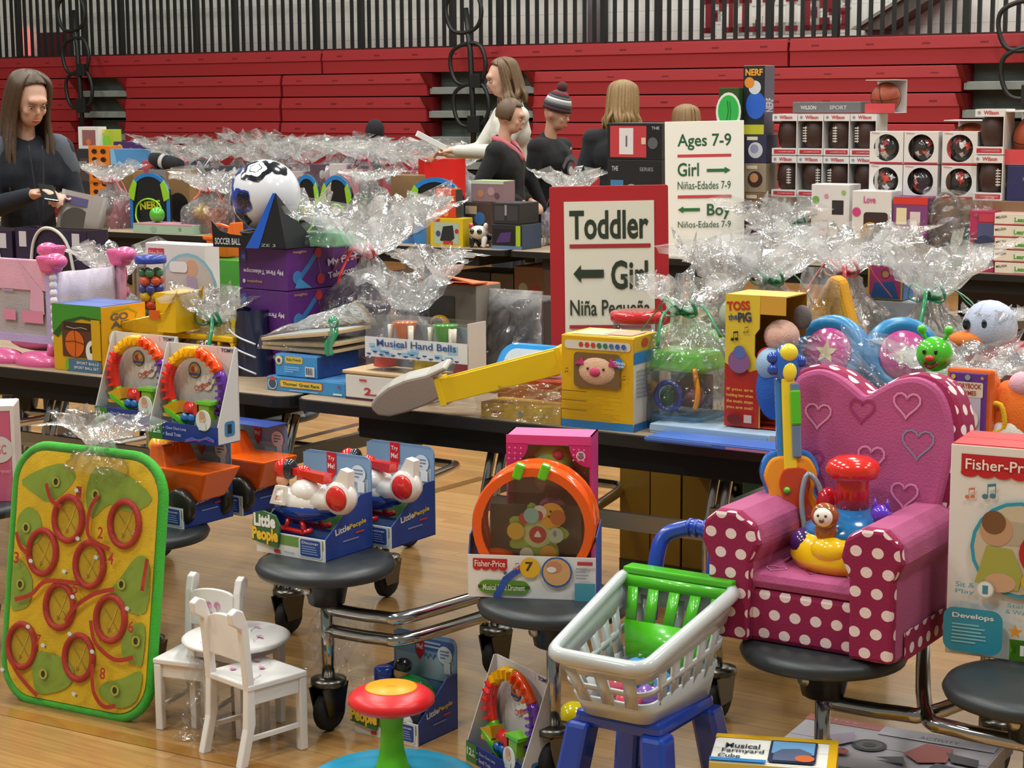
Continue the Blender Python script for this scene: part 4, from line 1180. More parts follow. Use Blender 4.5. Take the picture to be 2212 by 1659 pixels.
m = MB(); m.sheet([lvl(.66), lvl(1.0)], GB, True, True); m.add(bot, [tuple(range(N_))], GB); m.build('basket_floor', bsk, solid=.005)
m = MB(); a_, b_ = lvl(.44), lvl(.52); m.sheet([a_, b_], GB, True, True); m.build('middle_band', bsk, solid=.005)
def slat(i0, i1, f):
    p0, p1 = lvl(.18), lvl(.74)
    q = lambda L, f: L[i0].lerp(L[i1], f)
    w = .014
    d = (p0[i1] - p0[i0]).normalized() * w
    m = MB(); m.sheet([[q(p0, f) - d, q(p0, f) + d], [q(p1, f) - d, q(p1, f) + d]], GB); m.build('slat', bsk, solid=.005)
for i0, i1, n in ((6, 7, 5), (13, 14, 3), (20, 21, 5), (27, 0, 3)):
    for k in range(n): slat(i0, i1, (k + .5) / n if n > 3 else (k + .0) / (n - 1))
# green seat flap hanging inside the back
m = MB(); m.box(-.13, .2, ZB + .004, .13, .24, ZB + .02, GRN); fl = m.build('flap_rail', ct, bev=.004)
gw = .115
def seatrow(z0, z1, w0, w1, y0, y1):
    mm = MB(); mm.sheet([[(-w0, y0, z0), (w0, y0, z0)], [(-w1, y1, z1), (w1, y1, z1)]], GRN); return mm
m = seatrow(ZB + .004, ZB - .02, .125, .122, .2, .195); m.build('flap_top', fl, solid=.005)
m = seatrow(ZB - .085, ZB - .15, .105, .075, .165, .12); m.build('flap_panel', fl, solid=.005)
for x in (-.1, -.05, 0, .05, .1):
    m = MB(); m.sheet([[(x - .012, .195, ZB - .02), (x + .012, .195, ZB - .02)], [(x * .9 - .012, .165, ZB - .088), (x * .9 + .012, .165, ZB - .088)]], GRN); m.build('flap_slat', fl, solid=.005)
m = MB(); m.tube([(-.085, .24, ZB - .1), (-.085, .27, ZB + .03), (-.075, .29, ZB + .075), (-.03, .3, ZB + .095), (.0, .3, ZB + .1), (.045, .29, ZB + .085), (.055, .27, ZB + .03), (.055, .24, ZB - .1)], .0175, BLU, 12, k=5); hd = m.build('push_handle', ct)
for k in range(3):
    m = MB(); m.lathe([(.0195, -.004), (.021, 0), (.0195, .004)], BLU, 12, (-.02 + k * .018, .3, ZB + .098), 'x'); m.build('grip_ring', hd)
m = MB(); m.box(-.1, -.05, .3, .1, .19, .335, BLU); m.build('deck', ct, bev=.012)
for x, y in ((-1, -1), (1, -1), (-1, 1), (1, 1)):
    m = MB(); bx, by = x * .125, .07 + y * .15; tx, ty = x * .085, .07 + y * .105
    m.add([(tx - .028, ty - .028, .31), (tx + .028, ty - .028, .31), (tx + .028, ty + .028, .31), (tx - .028, ty + .028, .31), (bx - .03, by - .03, .03), (bx + .03, by - .03, .03), (bx + .03, by + .03, .03), (bx - .03, by + .03, .03)],
          [(0, 1, 2, 3), (7, 6, 5, 4), (4, 5, 1, 0), (5, 6, 2, 1), (6, 7, 3, 2), (7, 4, 0, 3)], BLU); m.build('leg', ct, bev=.01)
    m = MB(); m.lathe([(.001, -.012), (.024, -.012), (.03, -.005), (.03, .005), (.024, .012), (.001, .012)], mt('#23262b', 'plastic'), 16, (bx, by, .03), 'x'); m.build('wheel', ct)
for y in (-.06, .2):
    m = MB(); m.box(-.11, y - .01, .1, .11, y + .01, .13, BLU); m.build('cross_bar', ct, bev=.004)
for k, (x, y, z, r, c) in enumerate(((.02, .07, .375, .04, '#3d86c6'), (-.04, .03, .37, .035, '#c9546c'), (.05, 0, .37, .034, '#7a4fa0'), (.02, -.03, .365, .03, '#d8465a'), (-.03, .12, .372, .035, '#5aaf3c'), (-.01, .06, .4, .035, '#4b90cf'))):
    m = MB(); m.ell((0, 0, 0), (r, r * .9, r * .75), mt(c, 'gloss')); m.tube([(0, 0, r * .6), (.004, 0, r * .95)], .005, mt('#3f7d2f', 'gloss'), 6)
    o = m.build('toy_fruit', None, Vector(Pc) + Matrix.Rotation(R(RZ), 3, 'Z') @ Vector((x, y, z + .002)))
    tag(o, ['big blue', 'small pink', 'purple', 'bright red', 'green', 'topmost blue'][k] + ' plastic play fruit lying in the toy shopping cart', 'toy fruit', 'play fruit in the cart')

# ---------------- doll sized white table and chairs
WHT = mt('#e4e2df', 'plastic', .4); FLO = mt('#c98fb0'); 
def flowers(F, pts, s=.012):
    for x, y in pts:
        F.disc(x, y, s, '#cf83b0'); F.disc(x + s * 1.5, y - s * .5, s * .6, '#d9a5c4'); F.line([(x, y - s), (x + s, y - s * 4), (x + s * 2.2, y - s * 5)], s * .2, '#8f949c')
def doll_chair(label, P, rz):
    c = thing('doll_chair', label, 'doll chair', P, rz, 'white doll chairs')
    w, d, sz, h = .165, .165, .172, .365
    m = MB(); m.box(0, 0, sz, w, d, sz + .014, WHT); st = m.build('seat', c, bev=.003)
    F = Face(st, (0, 0, sz + .014), (1, 0, 0), (0, 1, 0), w, d); flowers(F, [(.2, .8), (.75, .7), (.5, .4), (.8, .25)], .045); F.done()
    m = MB(); m.box(.01, .008, sz - .035, w - .01, .02, sz, WHT); m.build('apron', c, bev=.002)
    for x in (.012, w - .012):
        m = MB(); m.box(x - .006, .02, sz - .035, x + .006, d - .02, sz, WHT); m.build('apron', c, bev=.002)
        m = MB(); m.box(x - .01, .0, 0, x + .01, .02, sz, WHT); m.build('leg', c, bev=.003)
        q = [(d - .02, sz * .55), (d + .004, 0), (d + .026, 0), (d + .004, sz * .5), (d + .0, sz), (d + .012, h - .05), (d + .035, h - .035), (d + .038, h - .01), (d + .022, h), (d + .005, h - .008), (d - .006, h - .04), (d - .02, sz)]
        m = MB(); m.prism(q, x - .01, x + .01, WHT, 'yz'); m.build('back_post', c, bev=.003)
        m = MB(); m.box(x - .004, .015, .055, x + .004, d, .065, WHT); m.build('stretcher', c)
    q = [(.02, h - .13), (w - .02, h - .13), (w - .02, h - .05)] + [(w / 2 + (w / 2 - .02) * math.cos(R(a)), h - .05 + .018 * math.sin(R(a))) for a in range(15, 180, 15)] + [(.02, h - .05)]
    m = MB(); m.prism(q, d - .012, d, WHT); bk = m.build('back_panel', c, bev=.002)
    F = Face(bk, (0, d - .012, 0), (1, 0, 0), (0, 0, 1), w, h); flowers(F, [(.45, .8), (.6, .8), (.48, .73)], .022); F.done()
    return c
doll_chair('white doll chair with pink flower print on its back, beside the ball toss mat', At(335, 1576, 0), RZ + 12)
ch2 = doll_chair('white doll chair in front of the doll table, seen from behind', At(455, 1640, 0) + UV(.22, -.0), 180 + RZ - 12)
ch2.location = tuple(At(668, 1618, 0)); ch2.scale = (1.07,) * 3
Pt = At(510, 1372, .235); Pt[2] = 0
t = thing('doll_table', 'small round white doll table with flower print between its two chairs', 'doll table', Pt, RZ)
m = MB(); m.lathe([(.001, .222), (.128, .222), (.136, .226), (.136, .232), (.128, .236), (.001, .236)], WHT, 40); tp = m.build('table_top', t)
F = Face(tp, (-.13, -.13, .236), (1, 0, 0), (0, 1, 0), .26, .26); flowers(F, [(.5, .8), (.2, .45), (.75, .55), (.4, .2), (.65, .25)], .03); F.done()
for x in (-.075, .075):
    for y in (-.075, .075):
        m = MB(); m.frus((x, y, 0), (.018, .018), (.024, .024), .222, WHT); m.build('leg', t, bev=.002)
    m = MB(); m.box(x - .005, -.07, .19, x + .005, .07, .222, WHT); m.build('apron', t)
    m = MB(); m.box(-.07, x - .005, .19, .07, x + .005, .222, WHT); m.build('apron', t)

# ---------------- ball toss mat with frogs
Pm = At(0, 1505, 0)
mw, mh = Wd(Pm, 322, -29), .685
mat_ = thing('ball_toss_mat', 'upright yellow ball toss mat with frog tongue rings and a green border', 'toss game', Pm, -29)
mat_.rotation_euler = (R(-9), 0, R(-29))
oc = rrect(0, 0, mw, mh, .11, 8)
m = MB(); m.prism(oc, 0, .02, mt('#3c9a35', 'cloth')); m.build('backing', mat_, bev=.006)
m = MB(); m.tube([(a, .006, b) for a, b in rrect(.006, .006, mw - .006, mh - .006, .105, 8)], .0125, mt('#3eae35', 'cloth'), 8, True); m.build('border', mat_)
m = MB(); m.prism(rrect(.018, .018, mw - .018, mh - .018, .095, 8), -.003, .002, mt('#e6c013', 'cloth', .6)); sh = m.build('printed_sheet', mat_)
F = Face(sh, (0, -.003, 0), (1, 0, 0), (0, 0, 1), mw, mh)
G1 = '#8aa83c'
for pts in ([(.06, .85), (.3, .93), (.42, .9), (.38, .84), (.26, .78), (.16, .8)], [(.55, .93), (.75, .92), (.93, .84), (.8, .78), (.66, .8), (.55, .74), (.5, .82)], [(.05, .7), (.12, .75), (.2, .72), (.22, .64), (.14, .6), (.06, .62)], [(.94, .6), (.86, .62), (.76, .53), (.7, .47), (.78, .42), (.94, .42)],
            [(.045, .53), (.1, .54), (.18, .47), (.17, .38), (.1, .35), (.045, .36)], [(.94, .37), (.85, .36), (.8, .3), (.82, .24), (.9, .22), (.94, .23)], [(.22, .14), (.24, .2), (.4, .2), (.5, .16), (.48, .1), (.38, .06), (.26, .05)], [(.94, .2), (.82, .16), (.7, .13), (.68, .09), (.8, .05), (.92, .09)]):
    F.poly([(v.x, v.y) for v in catmull([(a, b, 0) for a, b in pts], 3, True)], G1)
RG = '#b93327'
rings = [(.4, .725, 1), (.77, .735, 2), (.24, .585, 3), (.56, .565, 4), (.38, .39, 5), (.72, .375, 6), (.14, .215, 7), (.53, .21, 8)]
for x, z in ((.3, .86), (.57, .83), (.12, .67), (.78, .51), (.11, .45), (.9, .31), (.31, .125), (.79, .115)):
    F.disc(x, z, .02, '#b9b843'); F.disc(x, z, .013, '#221d12', .8)
for a in ([(.25, .85), (.29, .79), (.36, .77)], [(.6, .83), (.55, .76), (.56, .67), (.7, .635)], [(.07, .65), (.1, .6), (.16, .57)], [(.52, .49), (.3, .48), (.2, .42), (.09, .39)], [(.75, .49), (.62, .46), (.5, .4), (.44, .34)], [(.61, .36), (.65, .28), (.78, .23), (.9, .25)], [(.06, .2), (.12, .13), (.2, .08), (.29, .04)], [(.64, .2), (.66, .1), (.73, .05), (.81, .06)], [(.95, .62), (.93, .5)]):
    F.line([(v.x, v.y) for v in catmull([(p[0], p[1], 0) for p in a], 5)], .017, RG)
for x, z, n in rings:
    nx, nz = ((.48, .83), (.64, .69), (.09, .55), (.72, .6), (.5, .47), (.88, .36), (.28, .25), (.72, .17))[n - 1]; F.text(str(n), nx - .018, nz - .02, nx + .018, nz + .025, '#c0342a', .02)
for x, z in ((.47, .84), (.5, .66), (.63, .6), (.2, .55), (.43, .53), (.5, .44), (.86, .43), (.5, .3), (.22, .3), (.33, .24), (.66, .25), (.56, .08), (.07, .12)):
    F.disc(x, z, .008, '#c9d0cc', 1.3); F.disc(x + .02, z - .005, .006, '#5c6a55', 1, 8)
F.done()
for x, z, n in rings:
    m = MB(); m.tube([(x * mw + .047 * a, -.008, z * mh + .057 * b) for a, b in _circ(28)], .0085, mt('#b92c23', 'cloth', .6), 8, True); rg = m.build('ring', mat_)
    m = MB(); m.prism([(x * mw + .04 * a, z * mh + .05 * b) for a, b in _circ(20)], -.0035, -.0025, mt('#c3a41a', 'cloth')); m.build('pocket', rg)
    F = Face(rg, (x * mw, -.0036, z * mh), (1, 0, 0), (0, 0, 1), .05, .06); F.line([(-.5, .4), (.1, -.1), (.5, -.5)], .05, '#a3861a'); F.line([(.4, .6), (.2, .1), (-.2, -.6)], .04, '#d8bf4a'); F.disc(-.1, -.5, .12, '#9c7c22', 1, 3); F.done()

# ---------------- spinning seat toy
Ps = At(848, 1668, .05); Ps[2] = 0
sp_ = thing('spinning_seat_toy', 'spinning seat toy with blue base, green column and red and orange wheel', 'spinning toy', Ps, 0)
m = MB(); m.lathe([(.195, 0), (.205, .012), (.2, .03), (.17, .046), (.1, .055), (.06, .058), (.001, .058)], mt('#2a9fc9', 'plastic', .35), 48); m.build('base', sp_)
m = MB(); m.lathe([(.045, .056), (.036, .07), (.027, .11), (.025, .16), (.031, .205), (.04, .22)], mt('#5cbf1c', 'plastic', .35), 28); m.build('column', sp_)
m = MB(); m.lathe([(.03, .205), (.085, .206), (.098, .218), (.098, .23), (.086, .24), (.07, .247), (.062, .25), (.001, .25)], mt('#d9242a', 'plastic', .35), 40); wh = m.build('wheel', sp_)
m = MB(); m.lathe([(.06, .249), (.058, .253), (.001, .254)], mt('#eca21d', 'plastic', .4), 36); tw = m.build('centre_disc', wh)
F = Face(tw, (-.03, -.03, .254), (1, 0, 0), (0, 1, 0), .06, .06); F.text('SPIN', .3, .42, .7, .56, '#d98a1c', .01); F.done()

# ---------------- boxes on the floor along the bottom edge
zt_ = .28; Pq = At(1531, 1645, zt_); Pq[2] = 0
o, f = carton('musical_cube_box', 'white and yellow music cube box at the bottom edge of the picture', Pq, .245, .16, zt_, '#ded9c8', -12, dict(top='#e9e7e0', right='#d5a41c', left='#d5a41c', front='#d9c05a'))
F = f['top'](); F.rect(0, .86, 1, 1, '#d8a91a'); F.rect(.93, 0, 1, 1, '#d8a91a'); F.text('Musical', .1, .5, .38, .66, '#3a3f4a', .02); F.text('Farmyard', .08, .3, .42, .46, '#3a3f4a', .02); F.text('Cube', .06, .12, .24, .26, '#3a3f4a', .02); F.rect(0, 0, .45, .1, '#2d7fc2')
F.rect(.46, .05, .84, .82, '#2c2f4a', .05); F.rect(.48, .35, .82, .78, '#6c9ec9'); F.poly([(.5, .1), (.8, .1), (.8, .4), (.7, .55), (.56, .5), (.5, .35)], '#55617c'); F.disc(.75, .2, .12, '#c9683a'); F.done()
F = f['front'](); F.lines(.05, .1, .95, .9, 6, '#b39132', 3); F.done()
zt_ = .12; Pq = At(1560, 1700, zt_); Pq[2] = 0
Pq = At(1770, 1546, zt_); Pq[2] = 0
o, f = carton('floor_playset_box', 'large flat grey printed box lying on the floor under the pink armchair', Pq + V * -.3, .46, .3, zt_, '#a9a4a8', RZ + 4, dict(right='#8a7a6a', top='#aeaab2'))
F = f['top'](); F.rect(0, .86, .45, 1, '#b56a62'); F.text('Play', .06, .9, .3, .97, '#c9a09c', .01); F.rect(.4, .78, .98, .98, '#b9b7c2'); F.text('ACTIVITY', .6, .82, .8, .88, '#4b4f66', .01)
F.disc(.42, .5, .13, '#2c2c30'); F.disc(.42, .5, .1, '#55555b'); F.disc(.42, .5, .05, '#2c2c30'); F.poly([(.6, .45), (.66, .72), (.8, .7), (.82, .4), (.7, .3)], '#a24a44'); F.poly([(.78, .6), (.95, .55), (.97, .4), (.84, .42)], '#3d3f45'); F.poly([(.78, .35), (.96, .3), (.9, .1), (.76, .12)], '#3c4558'); F.poly([(.2, .55), (.3, .7), (.34, .5), (.28, .35)], '#9c8fa4')
F.disc(.33, .25, .06, '#b03a3a'); F.poly([(.5, .25), (.62, .35), (.66, .2)], '#3a3f45'); F.line([(.2, .5), (.26, .35), (.34, .3)], .02, '#8d7c92'); F.done()
# pink box at the left edge, standing on the stool
Pq = At(38, 1083, SZ) - np.array([math.cos(R(8)), math.sin(R(8)), 0]) * .24; h = Ht(At(38, 1083, SZ), 878)
o, f = carton('pink_doll_box', 'pink box with white edges at the left edge beside the ball toss mat', Pq, .24, .14, h, '#c95f82', 8, dict(right='#d9c9c6', top='#e2dcd8'))
F = f['front'](); F.rect(0, .95, 1, 1, '#ddd5d2'); F.rect(.96, 0, 1, 1, '#ddd5d2'); F.disc(.82, .55, .14, '#d4ccca'); F.text('GC', .78, .5, .9, .6, '#c95f82', .01); F.text('Forever', .74, .3, .95, .35, '#e5a8bb', .0); F.done()
# yellow ball toy in a bag beside the train box
Pq = At(1240, 1588, 0)
o = thing('wrapped_ball_toy', 'yellow and purple ball toy in a clear bag beside the train loop on the floor', 'toy', Pq, 0)
m = MB(); m.ell((0, 0, .045), .042, mt('#d9c60f', 'gloss')); m.build('yellow_ball', o)
m = MB(); m.ell((-.05, .02, .04), .036, mt('#6e3fa8', 'gloss')); m.build('purple_ball', o)

# clear bags around the mat and the doll furniture
for k_, q in enumerate(([(0, -.03, .0), (mw, -.03, .0), (mw, -.02, mh), (0, -.02, mh)],)): film_sheet(mat_, q, 26, .005, 20 + k_, mat=mt('#ffffff', 'film'))
wrap(mat_, .1, .05, mh + .02, mh + .1, flare=.11, seed=61, z0=mh - .06, c=(mw * .55, -.0), shoulder=.1)
o = thing('clear_bag_wrap', 'crumpled clear plastic hanging between the doll table and the stool post', 'plastic bag', At(650, 1560, 0) + V * .12, RZ)
film_sheet(o, [(-.05, 0, .0), (.14, .03, .03), (.13, .03, .3), (-.03, 0, .26)], 14, .02, 23); film_sheet(o, [(-.08, -.04, .0), (.06, -.03, .0), (.1, .0, .24), (-.04, 0, .28)], 12, .02, 24)
o = thing('clear_bag_wrap', 'crumpled clear plastic hanging from the rim of the doll table', 'plastic bag', At(425, 1600, 0), RZ)
film_sheet(o, [(-.05, 0, .0), (.08, .0, .0), (.06, .03, .2), (-.03, .03, .21)], 12, .016, 25)

# ================================================================ front row of tables, left table
def box_at(name, label, x0, b, x1, yt, d, col, z=TZ, rz=RZ, **kw):
    P = Ab(x0, b, z); w = Wd(P, x1, rz); h = Ht(P, yt)
    return carton(name, label, P, w, d, h, col, rz, **kw) + (w, h, P)


# sport ball box
o, f, w, h, P = box_at('sport_ball_box', 'green and yellow box with balls in its window beside the pink doll crib', 118, 3.96, 223, 656, .19, '#d3a412', cols=dict(top='#4a63a8', right='#d99f1c'))
F = f['front'](); F.poly([(0, .6), (0, 1), (1, 1), (1, .8), (.7, .84), (.5, .78), (.25, .6), (.12, .5)], '#3f8f2c'); F.poly([(0, .55), (.1, .5), (.3, .72), (.6, .8), (1, .76), (1, .8), (.6, .84), (.25, .76)], '#20531f')
F.rect(.2, .22, .82, .74, '#5a3426'); F.rect(.24, .62, .78, .74, '#3a231a'); F.line([(.3, .67), (.45, .65), (.6, .67), (.72, .65)], .01, '#c7b9a8')
F.disc(.46, .42, .2, '#d5641c'); F.line([(.46, .22), (.48, .42), (.46, .62)], .012, '#5a2a12'); F.line([(.24, .44), (.46, .46), (.68, .42)], .012, '#5a2a12')
F.disc(.82, .32, .17, '#e6e2da', .8); F.poly([(.78, .3), (.86, .3), (.88, .38), (.82, .43), (.77, .38)], '#23221f'); F.rect(.82, .2, 1, .8, '#d3a412')
F.rect(.3, .0, 1, .2, '#4b6f8d', .08); F.rect(.27, .02, .34, .18, '#6fae2a', .03); F.text('SPORT BALLS', .5, .12, .95, .16, '#dfe5ea', .01); F.text('SPORT BALL SET', .45, .05, .95, .09, '#dfe5ea', .01); F.done()
F = f['right'](); F.text('GO', .2, .77, .6, .88, '#5f5a58', .04); F.text('AIR', .2, .66, .7, .76, '#5f5a58', .04); F.line([(.25, .9), (.6, .93), (.8, .85), (.75, .78)], .02, '#7fa52e'); F.disc(.28, .5, .13, '#e3ded2'); F.poly([(.22, .46), (.34, .46), (.37, .54), (.28, .6), (.2, .54)], '#2a2825'); F.disc(.72, .52, .12, '#c4631c'); F.done()

# pink doll crib
P = Ab(118, 4.0, TZ); cr = thing('doll_crib', 'pink folding doll crib with mesh sides at the left end of the table', 'doll crib', P - U * .31, RZ)
PKc = mt('#e0a9c0', 'cloth'); PKp = mt('#dd5f97', 'gloss', .3); LAV = mt('#b9a8d8', 'cloth'); MESH = mt('#b0a8ac', 'cloth')
w_, d_, hh_ = .31, .3, .33
zt_ = .335; zb_ = .09
m = MB(); m.box(.01, -.008, zt_ - .1, w_ - .01, .004, zt_ + .0, PKc); m.build('top_panel', cr, bev=.004)
m = MB(); m.box(.01, -.003, zb_, w_ - .01, .0, zt_ - .1, MESH); m.build('mesh_panel', cr)
m = MB(); m.box(.01, -.006, zb_ - .02, w_ - .01, .002, zb_ + .005, LAV); m.build('lower_trim', cr)
m = MB(); m.ell((w_ / 2, .14, .065), (w_ / 2 - .01, .13, .04), PKc); m.build('padded_floor', cr)
F = Face(cr, (.01, -.009, zb_), (1, 0, 0), (0, 0, 1), w_ - .02, zt_ - zb_); F.poly([(.55, 1), (.75, .6), (.72, .35), (.95, .3), (.95, .58)], '#dba6be'); F.rect(.6, .18, .93, .34, '#d98aa8'); F.rect(.3, .2, .5, .34, '#d98aa8'); F.rect(.3, .58, .48, .6, '#a89bc4'); F.done()
for k, (x, y) in enumerate(((.0, 0), (w_, 0), (.0, d_), (w_, d_))):
    m = MB(); m.box(x - .014, y - .014, zb_ - .03, x + .014, y + .014, zt_ - .02, LAV if y == 0 else PKc); m.build('corner_sleeve', cr, bev=.006)
    m = MB(); m.frus((x + (-.004 if x == 0 else .004), y, zt_ - .04), (.05, .05), (.085, .065), .055, PKp); m.ell((x + (.025 if x else -.025), y, zt_ - .002), (.04, .034, .026), PKp); m.build('corner_cap', cr, bev=.01)
    m = MB(); m.tube([(x, y, zb_ - .02), (x + (-.02 if x else .02), y, .02)], [.018, .013], PKp, 10); m.build('leg', cr)
for x in (.0, w_):
    m = MB(); m.ell((x - (.07 if x else -.07), -.0, .008), (.1, .05, .036), PKp); m.build('foot', cr)
m = MB()
for k in range(10): m.ell((w_ + .016, -.006, zb_ + k * .024), (.012, .012, .015), mt('#e6e2ea', 'cloth'), 8, 6)
m.build('ruffle', cr)
m = MB(); m.sheet([[(w_ + .01 * math.sin(y * 60), y, z) for y in np.linspace(.01, d_ - .01, 12)] for z in np.linspace(zb_, zt_ - .04, 4)], mt('#cfc6d6', 'cloth'), True); m.build('side_cloth', cr, solid=.004)

# two purple gift bags with oval windows and white handles behind the crib
for x0, x1, lab in ((-95, 36, 'dark purple carry bag with doll window, cut by the left picture edge'), (42, 196, 'dark purple carry bag with arched doll window behind the pink crib')):
    P = Ab(x0, 4.62, TZ); w = Wd(P, x1); h = Ht(P, 492)
    b = thing('doll_carry_bag', lab, 'gift bag', P, RZ, 'purple doll bags'); m = MB()
    m.ringp(rrect(0, 0, w, h, .004, 5), [(w / 2 + .3 * w * a, h * .45 + h * .42 * bb) for a, bb in _circ(24, 1, R(7.5))], 0, .004, mt('#2a1c3d')); m.box(0, .004, 0, w, .1, .004, mt('#2a1c3d')); m.box(0, .1, 0, w, .104, h, mt('#4a3a38')); m.box(0, .0, 0, .003, .1, h, mt('#241833')); m.box(w - .003, 0, 0, w, .1, h, mt('#241833'))
    m.build('bag', b)
    m = MB(); m.tube([(w * .22, -.006, h * .55), (w * .27, -.006, h * .85), (w * .4, -.006, h + .0), (w * .6, -.006, h * .99), (w * .76, -.006, h * .84), (w * .84, -.006, h * .5)], .006, mt('#cfc9c0', 'cloth'), 8, k=5); m.build('handle', b)
    m = MB(); m.ell((w * .5, .06, h * .38), (.045, .03, .075), mt('#5f5a5c', 'cloth')); m.ell((w * .58, .045, h * .5), (.02, .02, .025), mt('#c59a7c', 'skin')); m.ell((w * .7, .045, h * .32), (.02, .02, .02), mt('#b98a4a', 'cloth')); m.build('doll', b)
    m = MB(); m.box(w * .8, -.002, h * .82, w * .9, 0, h * .97, mt('#c9c4cc')); m.box(w * .06, -.002, h * .82, w * .16, 0, h * .97, mt('#c9c4cc')); m.build('price_tag', b)

# doll in cellophane with pink ribbon
P = Ab(255, 4.45, TZ)
bundle('cellophane wrapped baby doll with pink headband beside the ball jar', P, .085, .08, .24, .36, '#e0607e', (('soft', .0, -.02, .1, .09, .08, .1, '#c99a84'), ('soft', .0, 0, .0, .12, .1, .12, '#5f7fa0'), ('soft', -.0, .0, .16, .12, .06, .05, '#d9558c'), ('box', .05, -.03, .0, .03, .03, .1, '#c9b23a'), ('soft', .05, -.03, .2, .06, .05, .1, '#d4627f')), 3, .1)
# jar of coloured balls
P = Ab(333, 4.3, TZ); jr = thing('ball_jar', 'clear jar of red, yellow and blue balls with a blue lid', 'toy jar', P, 0); hj = Ht(P, 556); r = .045
m = MB(); m.lathe([(r, 0), (r, hj - .02), (r - .004, hj - .015)], mt('#ffffff', 'clear'), 24); m.build('jar', jr)
m = MB(); m.lathe([(r + .005, hj - .018), (r + .006, hj - .012), (r + .005, hj + .006), (.001, hj + .008)], mt('#2b3f9c', 'plastic'), 24); m.build('lid', jr)
m = MB(); m.lathe([(r + .008, 0), (r + .008, .022), (r, .03)], mt('#26469c', 'plastic'), 24); m.build('base', jr)
cs = ['#c8321e', '#d8b013', '#2c3f96', '#d8541a', '#3d7a46']; nb = 0
for i in range(int((hj - .05) / .026)):
    for k in range(5):
        a = R(k * 72 + i * 36 + 20); m = MB(); m.ell((math.cos(a) * .027, math.sin(a) * .027, .045 + i * .026), .0155, mt(cs[(i + (k == 2)) % 5], 'gloss'), 10, 8); m.build('ball', jr)
m = MB(); m.sheet([[((r + .001) * math.cos(R(a)), (r + .001) * math.sin(R(a)), z) for a in range(195, 306, 10)] for z in (.035, .13)], mt('#d9d8d4'), True); lb = m.build('label', jr)
F = Face(lb, (-.035, -r - .002, .035), (1, 0, 0), (0, 0, 1), .07, .095); F.text('DISCOVERY', .05, .68, .95, .8, '#5f7084', .0); F.lines(.15, .4, .6, .6, 3, '#b9bfc6', 4); F.disc(.4, .14, .1, '#c4402c'); F.disc(.6, .1, .08, '#c4402c'); F.done()
# white boxed baby toy
o, f, w, h, P = box_at('baby_toy_box', 'white card box with red logo and baby photo behind the ball jar', 322, 4.45, 449, 524, .07, '#dfdedb')
F = f['front'](); F.rect(.05, .86, .32, .95, '#c53a48'); F.text('Fisher-Price', .07, .88, .3, .93, '#f1dcdc', .0); F.disc(.72, .56, .36, '#8fc3cf'); F.disc(.72, .56, .33, '#c9c1bb'); F.disc(.78, .78, .08, '#d9a98c'); F.poly([(.7, .72), (.86, .7), (.9, .5), (.8, .42), (.7, .5)], '#b9a7c4'); F.disc(.5, .36, .035, '#d4785c'); F.disc(.62, .3, .03, '#d98a5c'); F.rect(.42, .74, .72, .84, '#ece9e6', .05); F.disc(.62, .14, .04, '#d8a08c'); F.done()

# yellow toy dumper standing on the front edge and the wrapped yellow truck beside it
YEL = mt('#eab90c', 'gloss', .3)
P = Ab(345, 4.12, TZ); o = thing('yellow_dump_truck', 'yellow plastic dump truck bed tipping above the train loop boxes', 'toy truck', P, RZ + 6); o.scale = (1.3, 1.3, 1.3)
m = MB(); g4 = [[(-.09, -.05, .1), (-.03, -.055, .115), (.06, -.055, .135), (.1, -.05, .19)], [(-.075, -.04, .085), (-.02, -.045, .085), (.06, -.045, .095), (.085, -.045, .17)], [(-.075, .04, .085), (-.02, .045, .085), (.06, .045, .095), (.085, .045, .17)], [(-.09, .05, .1), (-.03, .055, .115), (.06, .055, .135), (.1, .05, .19)]]
m.sheet([[(x, y, z + .01) for x, y, z in r_] for r_ in g4], YEL, False); m.frus((0, 0, .04), (.05, .05), (.1, .09), .06, YEL); m.frus((.065, 0, .1), (.05, .1), (.06, .1), .09, YEL); bd = m.build('dump_bed', o, solid=.004)
m = MB(); m.box(-.06, -.035, .02, .07, .035, .045, mt('#c99a12', 'gloss')); m.build('chassis', o)
for x in (-.04, .05):
    for y in (-.04, .04):
        m = MB(); m.lathe([(.001, -.01), (.024, -.01), (.028, 0), (.024, .01), (.001, .01)], mt('#2a2824', 'plastic'), 16, (x, y, .028), 'y'); m.build('wheel', o)
m = MB(); m.box(.02, -.058, .13, .05, -.056, .15, mt('#d8601a')); m.build('decal', bd)
P = Ab(470, 4.2, TZ)
tr = bundle('cellophane wrapped yellow toy bus tied with green ribbon', P, .145, .09, .155, .27, '#1f8f5c', (), 5, .09, shoulder=.35)
m = MB(); m.box(-.12, -.06, .0, .12, .06, .018, YEL); m.box(-.12, -.06, .1, .12, .06, .118, YEL)
for x in (-.12, -.03, .055, .108): m.box(x, -.06, .018, x + .012, .06, .1, YEL)
m.build('bus_body', tr, bev=.004)
m = MB(); m.box(-.105, -.05, .018, .1, .05, .09, mt('#8a2a1c')); m.build('bus_seats', tr)
# navy bag with white stripes
P = Ab(548, 4.2, TZ); o = thing('navy_bag', 'crinkled navy bag with white stripes beside the blue puzzle boxes', 'bag', P, RZ)
m = MB(); g = [[((.07 * a * (1 - .35 * t) + .006 * mn.noise(Vector((a * 3, b * 3, t * 5)))), .05 * b, .2 * t + .01 * mn.noise(Vector((a * 4, b * 4, t * 3)))) for a, b in _circ(20)] for t in np.linspace(0, 1, 9)]; m.sheet(g, mt('#151c3c', 'gloss', .3), True, True); m.build('bag', o)
m = MB()
for z in (.05, .1, .14): m.tube([(-.05, -.05, z), (-.01, -.056, z - .02), (.05, -.045, z - .04)], .003, mt('#cfd6e2', 'gloss'), 6, k=4)
m.build('white_stripes', o)

